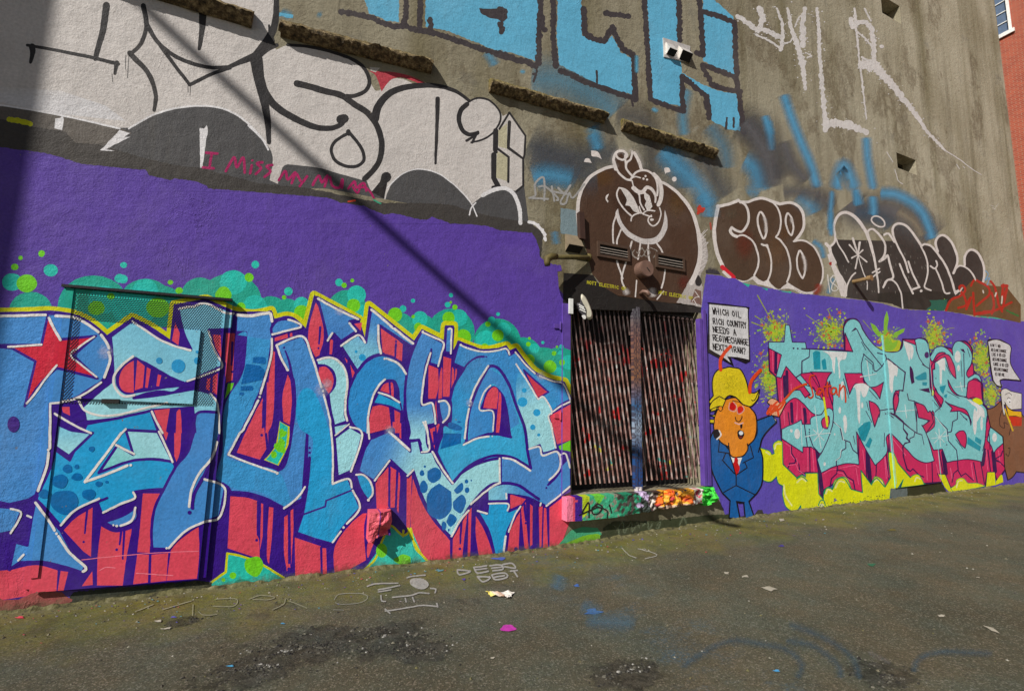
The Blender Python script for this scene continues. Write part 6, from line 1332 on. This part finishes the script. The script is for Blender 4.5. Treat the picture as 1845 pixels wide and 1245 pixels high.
P.f('Q').ls(DI, 10, "0,15 80,60 200,160 320,250 380,268|170,140 170,205 215,270 205,310 245,345 185,370 170,390|300,245 290,290 245,310 245,345|320,0 325,240|480,10 520,60 570,110 665,205 680,340 770,440 785,560|780,0 780,95 725,120 712,230 670,245|1130,220 1145,430").ls(DI, 7, "760,320 840,430|1090,320 1060,450|810,25 890,110|380,270 405,380|845,70 890,95").ls(LW, 7, "525,60 650,210 665,340").el(DI, 658, 380, 7).el(DI, 1098, 290, 7)
P.f('Q').st(LW, 9, "490,310 680,275|570,200 590,400|530,240 630,350|640,230 520,360").f('N').st(LW, 10, "1060,740 1240,705|1130,560 1165,780").f('O').st(LW, 9, "750,855 880,840|810,800 830,900|90,1130 300,1110|190,1050 210,1200")
P.f('O').ls(DI, 9, "0,535 190,690 170,890 80,895|215,930 230,1000 290,1010 400,1060|295,1010 320,1240|385,600 465,650|850,480 860,860|0,1150 60,1200").poly(DI, "245,620c 275,650 298,800c 265,820c 245,720").poly(DI, "345,880c 460,865c 470,920c 400,900").ls(DI, 6, "650,600 700,720|820,560 830,740|470,520 520,440|660,900 800,980|500,1000 590,1110|890,420 920,520").poly(DI, "812,430c 850,430c 868,475c 840,460").el(DI, 537, 757, 6)
# drips and glints
LWd = K(216, 220, 220)
P.f('N').poly(LWd, "630,450c 910,462c 890,540 830,570 835,720 820,760 805,560 780,520 770,700 745,640 740,560 700,490").poly(LWd, "975,860c 1010,820 1100,815 1160,850c 1120,960 1080,960 1060,900 1055,1230 1035,1235 1010,900").poly(LWd, "845,800c 870,800 870,980 850,995 835,900").poly(LWd, "1360,545c 1430,600 1450,700 1430,760 1420,900 1390,880 1380,700").poly(LWd, "1540,340c 1610,380 1610,560 1580,480").el(LWd, 828, 1115, 14, 38).el(LWd, 1080, 1060, 12, 36).el(LWd, 885, 1215, 20, 50)
P.f('P').el(LWd, 890, 150, 20, 100).el(LWd, 1040, 50, 13, 60).el(LWd, 1082, 190, 13, 46).el(LWd, 350, 260, 32, 58).el(LWd, 285, 225, 14, 20).el(LWd, 657, 595, 14, 22).el(LWd, 770, 262, 8, 12)
P.f('O').poly(LWd, "10,560c 60,600 110,640 95,740 60,700 55,900 30,900 20,700").poly(LWd, "180,345c 280,400 270,540 250,520 245,420").poly(LWd, "535,580c 620,530 640,560 640,680 610,660 600,820 580,800 575,620").el(LWd, 782, 515, 34, 66).el(LWd, 792, 640, 16, 34).poly(LWd, "880,985c 980,1030 1070,1100 1080,1200 1040,1180 1000,1245c 960,1180 1000,1100 930,1040").f('Q').el(LWd, 975, 120, 22, 150).el(LWd, 1050, 140, 14, 80).el(LWd, 1195, 300, 26, 50)
P.f('N').poly(TQ2, "525,470c 560,448 600,458 610,470c 612,655c 540,655c").poly(TQ2, "625,565c 650,540 672,548 682,650c 640,660c").f('P').poly(TQ2, "1030,205c 1100,140 1170,122 1172,190c 1110,342c 1060,310").poly(TQ2, "1165,295c 1192,325c 1160,420c 1113,388c").f('O').poly(TQ2, "305,745c 420,688 435,770c 330,775").poly(TQ2, "578,850c 652,830c 620,935c 590,900").poly(TQ2, "640,940c 665,930c 655,980c 625,960c").poly(TQ2, "385,800c 440,800c 430,840c 385,835c").f('Q').poly(TQ2, "895,290c 1042,402c 1030,452c 888,372c").poly(TQ2, "985,288c 1048,330c 1038,382c 972,335c")
# lime clouds
P.f('P').poly(YG, "-90,430c -60,415 0,435 40,450 65,490c 95,480c 80,380 140,330 182,350c 190,600c 345,752c 350,750 400,720 445,745c 445,700c 578,697c 590,930c 645,1000c 655,900 700,855 745,885c 780,770 900,750 960,880c 1085,918c 1065,670c 1180,832c 1220,740 1300,770 1338,852c 1400,748c 1378,560 1380,465 1430,475c 1440,480 1470,560c Q: 120,600 250,752c 290,720 350,720 402,815c 395,828 110,865c P: 1540,770c 1510,870c 1400,880c 1390,990c 1100,1045c 800,1100c 400,1150c 390,1060c 330,1130 230,1080 190,960 190,840c 140,810 120,735c 60,790 0,790 -90,740c", o=9, oc=GRN)
P.f('Q').poly(YG, "565,712c 640,715c 700,862c 730,905c 690,912c 640,860c").poly(YG, "700,865c 760,830 770,770 830,750 865,775 900,810 1000,810 1092,845c 900,880 730,905c", o=6, oc=GRN).poly(YG, "1115,690c 1195,690c 1208,830c 1100,852c").poly(YG, "1210,790c 1275,715 1292,800c 1210,830c")
P.f('P').st(K(226, 226, 150), 16, "350,800 400,760 450,790|200,830 220,950 290,1060|670,930 700,880 740,900|780,860 820,790 880,800|1200,800 1250,770 1310,810|95,430 120,370 165,370|0,460 40,490").f('Q').st(K(226, 226, 150), 14, "300,790 320,745 360,760|770,860 790,790 830,780")
P.f('P').st(GRN, 12, "345,765 400,735 465,785|590,1060 610,1005 650,1010 665,1060|655,930 680,870 740,870|750,880 800,770 880,760 950,870|1180,830 1240,755 1330,850").el(K(200, 205, 160), 625, 1065, 26, 26)
P.scatter = P.k
for _ in range(160):
    x = rnd.uniform(420, 1500); y = 1145 - (x - 400) * .15 - abs(rnd.gauss(0, 30)); P.f('P').el(rnd.choice((K(90, 110, 30), K(120, 130, 40), K(60, 140, 90), K(80, 80, 40))), x, y, rnd.uniform(3, 11), rnd.uniform(2, 7), n=7)
P.scatter = None; P.k += 161; P.f('P').el(K(110, 105, 140), 775, 1000, 16, 18, wob=.3)
P.f('Q').poly(K(52, 54, 34), "110,868c 600,800c 655,905c 400,940c 225,968c", rough=.6).poly(K(98, 108, 108), "30,870c 215,865c 220,970c 60,985c 20,960c", rough=.5)  # first poly paints the shaded recess under the narrow cabinet dark
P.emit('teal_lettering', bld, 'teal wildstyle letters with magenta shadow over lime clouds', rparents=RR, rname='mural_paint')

# ---- cartoon man
P = Piece(0.0080); SU = K(20, 92, 160); OL = K(20, 16, 24); ORG = K(226, 138, 36); BLD = K(218, 196, 30)
P.f('L').poly(OL, "150,150c 160,140 540,185c 570,200 562,240 578,740c 530,765c 380,700c 410,795c 300,730 150,655c 140,640 145,400")
P.poly(K(206, 206, 208), "158,160c 530,195c 552,210 552,250 565,725c 450,700 342,692c 375,755c 300,700 165,620c")
BK = K(26, 24, 28)
for s_, y in (('WHICH OIL', 555), ('RICH COUNTRY', 573), ('NEEDS A', 588), ('REGIMECHANGE', 603), ('NEXT? IRAN?', 619)):
    x1 = {'WHICH OIL': 1336, 'RICH COUNTRY': 1345, 'NEEDS A': 1327, 'REGIMECHANGE': 1349, 'NEXT? IRAN?': 1344}[s_]
    P.text(BK, 1.75, s_, 1284, y, x1, y + (x1 - 1284) * .14, 10.5, slant=.12, jit=.3)
P.f('M').poly(SU, "192,285c 150,380 148,560 190,720 270,872c 340,942c 330,1105c 432,1112c 402,950c 466,962c 482,1112c 565,1095c 515,950c 592,870c 640,760 645,560 618,450c 640,360 700,280 775,210c 735,140c 590,195c 585,330 510,430c 400,560c 300,430", o=13, oc=OL)
P.poly(K(228, 228, 224), "322,440c 350,540 395,700c 450,540c 400,520").poly(ORG, "290,0c 210,100 190,180 190,280 240,385 325,440c 340,510 370,535 412,538 465,520 500,480 508,425c 570,360 590,240 572,130 500,50 400,-20", o=12, oc=OL)
P.st(OL, 11, "325,405 330,450|500,410 508,450").el(ORG, 410, 470, 75, 58)
P.poly(K(196, 20, 24), "378,548c 400,535c 415,560c 412,590 430,640 400,712c 370,640 365,600 375,580").ls(OL, 10, "238,390 230,485 325,500|325,500 360,590 395,715 395,800 280,865|395,800 570,885|530,430 560,540 460,590|480,590 500,635 400,700|295,505 270,565 380,690").st(OL, 12, "605,490 615,445|400,950 430,965 470,960")
P.el(K(196, 20, 20), 365, 62, 32, 42, .2).el(K(206, 34, 24), 435, 95, 28, 36, .1).st(K(216, 160, 150), 9, "335,30 330,90 385,110 400,60 370,20|405,80 410,130 445,125 470,90 455,60").st(OL, 9, "390,165 400,200 430,205 450,170 450,155").st(OL, 7, "360,10 420,20 460,50").poly(OL, "432,250c 435,225 452,225 455,250 442,275").poly(OL, "408,300c 430,280 465,300 470,335 450,368 425,365 410,335").el(K(222, 226, 230), 442, 312, 20, 20).el(K(120, 40, 26), 440, 350, 15, 8).st(K(226, 178, 170), 12, "385,215 420,230 460,215")
P.el(OL, 213, 322, 32, 46).st(K(228, 228, 226), 12, "238,290 255,330 215,370")
P.f('L').poly(BLD, "310,812c 240,835 200,900 188,1000 200,1095c 150,1160 190,1180 165,1245c 230,1240 290,1200 312,1132c 360,1090 430,1110 500,1182c 580,1200 650,1130 672,1028c 620,1065 560,1055c 540,950 480,830 400,805 350,800", o=12, oc=OL)
P.f('M').poly(BLD, "240,-30c 170,20 150,90 240,60 265,80c 300,0c", o=9, oc=OL).poly(BLD, "150,110c 200,100 215,80c 200,140 125,145c 190,160 185,185c 120,190 110,215c 190,220c 195,170 230,70c 180,80", o=8, oc=OL).poly(ORG, "225,75c 255,60 270,85 250,110c 232,95", o=7, oc=OL)
P.scatter = P.k
for _ in range(150):
    x, y = rnd.gauss(380, 50), rnd.gauss(960, 60); P.f('L').el(rnd.choice((K(120, 130, 20), K(150, 120, 20))), x, y, 3, n=5)
P.scatter = None; P.k += 161; P.f('L').st(OL, 9, "590,1135 620,1140 665,1040|360,1120 420,1100 500,1180")
P.f('M').poly(K(226, 168, 130), "685,25c 720,-10 770,0 800,30c 860,20 840,80 795,160c 735,145c 700,120 690,80c 720,60", o=8, oc=OL).poly(K(230, 230, 226), "740,150c 775,195c 765,205c", o=6, oc=OL)
FL = K(222, 70, 26)
P.st(FL, 20, "690,135 730,70 780,20|720,130 770,60 790,150|700,110 800,90 850,20").f('L').st(FL, 34, "275,830 270,740 310,660 375,590|570,1060 590,940 680,830").f('N').st(K(214, 76, 30), (22, 26), "10,1150 60,1060|50,1160 150,1060 240,960 330,870 450,820")
P.f('N').st(K(206, 66, 30), 18, "540,720 500,730 490,800 515,880 530,950 500,975 475,960|640,880 590,870 570,930 600,940 640,880 650,950|690,800 690,960|650,850 730,840|790,870 750,860 730,920 770,930 790,880 800,940|830,830 820,960|825,900 870,840 890,900 895,1020")
P.emit('cartoon_man', bld, 'cartoon of a blond man in a blue suit with a speech bubble')
# ---- eagle with its own bubble
P = Piece(0.0080); EB = K(128, 88, 64)
P.f('O').poly(EB, "1115,1105c 1190,1080 1262,1012c 1280,1080 1300,1150c 1500,1150c 1600,1300c Q: 1600,700c 1440,680c 1400,740 1345,775c 1310,640c 1290,290c 1150,180c 1110,0c", o=9, oc=OL)
P.poly(K(214, 212, 208), "1272,990c 1270,900 1320,870 1380,900c 1500,930c 1500,1100c 1380,1110c 1300,1050c 1315,1150 1300,1180c 1285,1110", o=8, oc=OL).el(K(230, 230, 230), 1358, 1010, 24, 30).st(OL, 6, "1335,990 1350,970 1375,985|1310,940 1360,920 1390,950").el(OL, 1365, 1022, 8)
P.poly(K(226, 176, 20), "1308,1022c 1350,1090 1400,1120 1500,1130c 1500,1200c 1430,1180 1350,1180c 1400,1245c 1370,1245c", o=7, oc=OL).poly(K(200, 50, 26), "1350,1180c 1430,1185 1500,1190c 1500,1290c 1400,1290c").f('Q').ls(K(216, 180, 30), 16, "1310,-20 1400,220").st(OL, 7, "1275,0 1255,80 1260,170 1310,190 1300,130 1340,150|1360,270 1375,200|1320,480 1350,510 1370,420 1350,420")
P.f('O').poly(OL, "1115,340c 1130,318 1250,318 1350,370c 1385,420 1380,600 1500,790c 1290,775 1265,790c 1280,860c 1230,850 1170,780c 1140,600").poly(K(206, 206, 208), "1125,345c 1220,325 1340,375c 1375,420 1370,600 1480,775c 1290,760 1250,785c 1262,845c 1220,830 1185,780c 1155,600")
for s_, y, x1 in (("AIN'T NO", 619, 1803), ('REGIMECHANGE', 627.5, 1814), ('LIKE A US-LED', 635.5, 1812), ('REGIMECHANGE', 644.5, 1815), ('CAUSE A US-LED', 653, 1818), ('REGIMECHANGE', 662, 1819), ('IS FOR OIL....', 671, 1819)):
    x0 = 1784.5 + (y - 619) * .16; x1 = min(x1, 1817); P.text(BK, 1.0, s_, x0, y, x1, y + (x1 - x0) * .1, 5.6, jit=.1)
P.emit('eagle_cartoon', bld, 'brown and white cartoon eagle with a speech bubble')
# ---- faint scribbles on the wall below the sill and on the door
P = Piece(0.0032)
P.f('K').poly(K(58, 64, 44), "610,1010c 700,950c 1000,950c 1500,900c 1700,890c 1724,960c 1300,1030c 1000,1080c 700,1140c 560,1150c", rough=1.0)
P.soft(K(120, 130, 104), 16, "690,980 740,1030 740,1100|720,1030 780,960 790,1050 850,960 860,1040 900,960 920,1020|940,1000 990,960 1000,1020 1040,960|1060,1000 1100,960 1080,1020 1060,990|1260,1000 1300,920 1330,990", .8)
P.f('J').soft(K(40, 36, 60), 40, "1500,25 1600,45", .8).poly(K(60, 58, 64), "1490,30c 1600,40c 1620,70c 1495,60c")
P.emit('scribbles_under_sill', bld)
P = Piece(0.002, p=-0.296)
for q in ("K: 380,150 450,100 470,200 400,230|480,120 560,140 520,260|600,180 650,100 700,230", "K: 340,560 400,440 520,500 640,430 760,520 820,440", "K: 930,500 1000,420 1090,500 1180,430", "J: 1000,650 1100,560 1200,640", "K: 760,160 900,240 1000,120"):
    P.f('K').soft(K(110, 104, 100), 20, q, .45)
P.f('J').st(K(150, 26, 26), 14, "540,760 600,820 760,830 800,860|1080,770 1160,750 1200,790 1180,900|840,700 900,690 960,720")
P.emit('door_scribble', bdoor)
# sill scribble, black sprayed characters on its face
P = Piece(0.0, p=0.127)
P.f('K').st(BK, 11, "425,880 480,790 485,920|560,800 510,840 520,890 570,880 600,830 560,800|540,820 640,860 640,920|660,810 680,880|400,900 560,830", )
P.emit('sill_scribble', bld)
# ================================================================ GROUND MARKS AND LITTER
def ghit(P): return P
P = Piece(0.0, plane='ground'); GW = K(158, 156, 150)
P.f('S').st(GW, 9, "690,215 700,235 760,215 690,208|780,195 850,185|780,195 800,225 860,215|785,208 850,200|870,185 930,180 940,205 885,212|880,198 935,192|940,178 990,172 1010,198 950,190|800,245 830,275 870,250 800,245|880,235 950,225 965,248 900,262 880,235|890,250 950,240|985,215 1020,210|1000,212 1022,245")
P.st(GW, 8, "190,300 240,285 360,282|250,318 370,295|250,330 320,318|410,252 450,242 510,238|265,350 270,380 290,382|330,360 430,350 480,335 530,340|400,365 405,385|440,360 450,385|290,435 340,430 430,415 500,405 580,412|575,395 580,415|290,425 315,450|540,310 570,315 565,335")
P.el(GW, 478, 284, 54, 30, .2, wob=.03)
P.st(K(148, 148, 136), 3, "5,375 30,345 100,338 180,345 190,365 150,390 60,400 10,390|0,430 60,432").f('T').st(K(140, 138, 112), 5, "750,440 850,400|900,430 1060,380|1070,400 1065,460 |1100,440 1130,460 1200,455|1180,410 1290,410 1310,370 1200,370|1380,370 1450,350 1520,360 1480,375 1400,372|1510,430 1570,400 1580,370|1600,380 1700,420", )
P.f('S').st(K(170, 168, 158), 4, "1600,85 1640,125 1680,140|1730,145 1790,130 1780,115 1690,90")
P.f('S').el(K(196, 60, 170), 970, 532, 42, 18, wob=.12)
for fr, c, x, y, rx, ry in (('S', K(70, 120, 200), 1440, 440, 44, 16), ('S', K(70, 110, 180), 1350, 295, 14, 8), ('S', K(90, 70, 150), 725, 260, 10, 6), ('S', K(90, 140, 150), 590, 210, 22, 6), ('S', K(80, 100, 180), 920, 145, 40, 7), ('T', K(220, 70, 90), 110, 472, 22, 7), ('T', K(80, 90, 180), 960, 470, 16, 5), ('T', K(80, 160, 200), 1275, 742, 20, 5), ('T', K(80, 150, 190), 1565, 505, 12, 4), ('U', K(80, 160, 210), 570, 886, 16, 6), ('U', K(50, 110, 80), 1060, 338, 20, 7), ('U', K(110, 100, 50), 1165, 158, 22, 5), ('U', K(70, 60, 140), 595, 240, 14, 5)):
    P.f(fr).el(c, x, y, rx, ry, n=10, wob=.3)
PK = [K(200, 70, 90), K(90, 90, 180), K(80, 160, 180), K(120, 150, 60), K(190, 180, 190), K(110, 80, 150)]
P.scatter = P.k
for _ in range(150):
    x = rnd.uniform(30, 1500); g0 = 1105 - .128 * (x - 22); y = g0 + 6 + abs(rnd.gauss(0, 24)); P.f('P0').el(rnd.choice(PK), x, y, rnd.uniform(.5, 2.4), rnd.uniform(.3, .9), n=6, wob=.2)
P.scatter = None; P.k += 161; P.f('P0').soft(K(84, 116, 134), 30, "1010,1035 1000,1065|1045,1090 1085,1110|1050,1120 1150,1125", .6)
P.f('U').soft(K(66, 92, 108), 44, "60,880 300,740 500,750 640,790 700,860 670,930|610,730 760,760 880,850 900,930|620,640 820,720 960,820 1000,940|1280,900 1300,830 1420,790 1700,800", .5)
P.f('U').soft(K(120, 116, 110), 30, "1040,790 1100,820 1160,850", .55)
o = P.emit('ground_paint', ground, 'white and coloured paint marks sprayed on the asphalt')
# paint chips and grit too small to pick apart, joined as one
M_GRIT = mat_vcol('grit_and_paint_chips', 0.8, 0.3, 90, 0.002)
g = MB()
for _ in range(3600):
    if rnd.random() < .55: x, y = rnd.uniform(-2.6, 12), -abs(rnd.gauss(0, .35)) - .01
    else: x, y = rnd.uniform(-2.5, 10), rnd.uniform(-4.2, -0.02)
    r = rnd.choice((.003, .004, .006, .009)) * rnd.uniform(.7, 1.4); z = gz(x, y); c = rnd.choice((K(120, 116, 100), K(110, 104, 84), K(50, 47, 40), K(84, 80, 64), K(150, 146, 134), K(96, 92, 56), K(70, 66, 54), K(64, 60, 48)))
    i0 = len(g.v); a0 = rnd.random() * 3
    for j in range(4): g.v.append(Vector((x + r * math.cos(a0 + j * 1.57) * rnd.uniform(.6, 1.3), y + r * math.sin(a0 + j * 1.57) * rnd.uniform(.6, 1.3), z + .0005))); g.c.append(c)
    g.v.append(Vector((x, y, z + r * .9))); g.c.append(c)
    g.f += [(i0 + j, i0 + (j + 1) % 4, i0 + 4) for j in range(4)]
tag(g.build('grit', M_GRIT, None, vc=True), 'scattered grit and small paint chips on the asphalt', 'grit', kind='stuff')
# broken up asphalt: loose flakes and stones lying in the worn hollows
g = MB()
for cx_, cy_, rr in PATCH:
    for _ in range(int(1500 * rr)):
        th = rnd.uniform(0, 6.283); q = abs(rnd.gauss(0, .42)); x, y = cx_ + rr * 1.5 * q * math.cos(th), cy_ + rr * 0.85 * q * math.sin(th)
        if noise.noise(Vector((x * 5, y * 9, 2))) < -.05: continue
        r = rnd.uniform(.003, .012) * (1.5 if rnd.random() < .12 else 1); z = gz(x, y)
        c = rnd.choice((K(30, 28, 24), K(44, 42, 36), K(58, 55, 46), K(76, 73, 62), K(40, 38, 32), K(96, 93, 82), K(150, 148, 142) if noise.noise(Vector((x * 4, y * 6, 8))) > .12 else K(64, 61, 52)))
        i0 = len(g.v); a0 = rnd.random() * 3; m_ = 5
        for j in range(m_): g.v.append(Vector((x + r * math.cos(a0 + j * 1.2566) * rnd.uniform(.6, 1.3), y + r * math.sin(a0 + j * 1.2566) * rnd.uniform(.5, 1.1), z - .001))); g.c.append(c)
        for j in range(m_): b0 = g.v[i0 + j]; g.v.append(Vector((x + (b0.x - x) * .7, y + (b0.y - y) * .7, z + r * rnd.uniform(.25, .6)))); g.c.append(c)
        g.f += [(i0 + j, i0 + (j + 1) % m_, i0 + m_ + (j + 1) % m_, i0 + m_ + j) for j in range(m_)] + [tuple(i0 + m_ + j for j in range(m_))]
tag(g.build('loose_asphalt', M_GRIT, None, vc=True), 'loose flakes of broken asphalt in the worn patches', 'rubble', kind='stuff')
# ragged silt and moss heaped in the joint between wall and lane
for nm, x0, x1, w_ in (('silt_strip', -3.2, XE - .2, 0.07),):
    vs, fs = [], []; n = int((x1 - x0) / .02)
    for i in range(n + 1):
        x = x0 + (x1 - x0) * i / n; k = noise.noise(Vector((x * 4, 0, 0))) ; k2 = noise.noise(Vector((x * 17, 3, 0)))
        wd = max(.012, w_ * (0.75 + k * 0.9 + k2 * .4)); hh = max(.002, .022 + .022 * k + .016 * k2); zz = gz(x, 0)
        vs += [Vector((x, -.0085, zz + hh)), Vector((x, -wd * .45, zz + hh * .55 + .004 * k2)), Vector((x, -wd, zz - .004))]
    for i in range(n): fs += [(i * 3 + j, i * 3 + j + 1, i * 3 + j + 4, i * 3 + j + 3) for j in range(2)]
    m, t, b, oo = NT('silt_and_moss'); gg = G(t); p = gg.pos()
    t.links.new(gg.ramp(gg.noise(p, 16, 5, .7), [(.3, K(34, 32, 24)), (.5, K(96, 92, 56)), (.7, K(128, 122, 96))]), b.inputs['Base Color']); b.inputs['Roughness'].default_value = .95
    t.links.new(gg.bump(gg.noise(p, 60, 4, .7), 1, .01), b.inputs['Normal'])
    tag(mesh(nm, vs, fs, m), kind='structure', label='silt and moss along the foot of the wall')
# crumpled wrapper
def wrapper(q, name, label, mat, h, n=10, cat='litter', seed=1):
    c = [atg(*v) for v in q]; vs, fs = [], []
    for i in range(n + 1):
        for j in range(n + 1):
            u, v = i / n, j / n; p = (c[0] * (1 - u) + c[1] * u) * (1 - v) + (c[3] * (1 - u) + c[2] * u) * v
            e = 1 - .25 * abs(u - .5)
            p = p + Vector((noise.noise(p * 14 + Vector((seed, 0, 0))) * .02, noise.noise(p * 14 + Vector((0, seed, 9))) * .02, 0))
            vs.append(Vector((p.x, p.y, gz(p.x, p.y) + .006 + h * abs(noise.noise(p * 24 + Vector((seed, 0, 0)))) * e + h * .4 * abs(noise.noise(p * 60)))))
    for i in range(n):
        for j in range(n): fs.append((i * (n + 1) + j, (i + 1) * (n + 1) + j, (i + 1) * (n + 1) + j + 1, i * (n + 1) + j + 1))
    return tag(mesh(name, vs, fs, mat), label, cat)
def mat_wrap():
    m, t, b, oo = NT('printed_wrapper'); g_ = G(t); s = g_.sep(g_.pos())
    x0 = atg(874, 1070).x; x1 = atg(926, 1075).x
    f = g_.math('DIVIDE', g_.math('SUBTRACT', s[0], x0), x1 - x0)
    t.links.new(g_.ramp(f, [(0.0, K(200, 196, 180)), (.08, K(226, 206, 84)), (.26, K(226, 214, 150)), (.3, K(206, 196, 180)), (.6, K(190, 150, 120)), (.66, K(206, 200, 190))]), b.inputs['Base Color']); b.inputs['Roughness'].default_value = .45
    return m
wrapper([(872, 1068), (927, 1069), (918, 1080), (884, 1075)], 'food_wrapper', 'crumpled yellow and white wrapper lying below the ground lettering', mat_wrap(), .03, 14)
M_PAP = mat_plain('grubby_paper', K(160, 154, 138), .8)
scraps = [((1369, 1059), (1384, 1058), (1401, 1062), (1388, 1066), 'torn grey white paper scrap on the open lane'), ((1338, 1039), (1347, 1037), (1350, 1041), (1340, 1042), 'tiny white scrap just left of the torn paper scrap'),
          ((1405, 936), (1413, 935), (1414, 939), (1406, 940), 'small white scrap at the wall foot right of the cartoon man'), ((1775, 1130), (1790, 1134), (1800, 1141), (1786, 1137), 'dull beige leaf like scrap at the right edge of the lane'),
          ((1688, 1109), (1698, 1109), (1696, 1112), (1689, 1112), 'small pale chip in front of the far lane'), ((1757, 1040), (1764, 1040), (1763, 1043), (1757, 1042), 'pale chip nearest the far end of the lane'),
          ((276, 1120), (288, 1119), (287, 1123), (277, 1123), 'pale paper chip on the asphalt near the cabinet'), ((289, 1133), (308, 1131), (307, 1134), (290, 1135), 'thin white paper strip below the chip by the cabinet'),
          ((880, 1185), (888, 1185), (887, 1188), (880, 1188), 'white chip below the magenta paint spot'), ((1306, 1032), (1315, 1032), (1314, 1036), (1307, 1035), 'little tan chip left of the white scraps')]
for i, (a, b_, c, d, lb) in enumerate(scraps): wrapper([a, b_, c, d], 'paper_scrap', lb, M_PAP, .008, 4, 'scrap', i + 2)
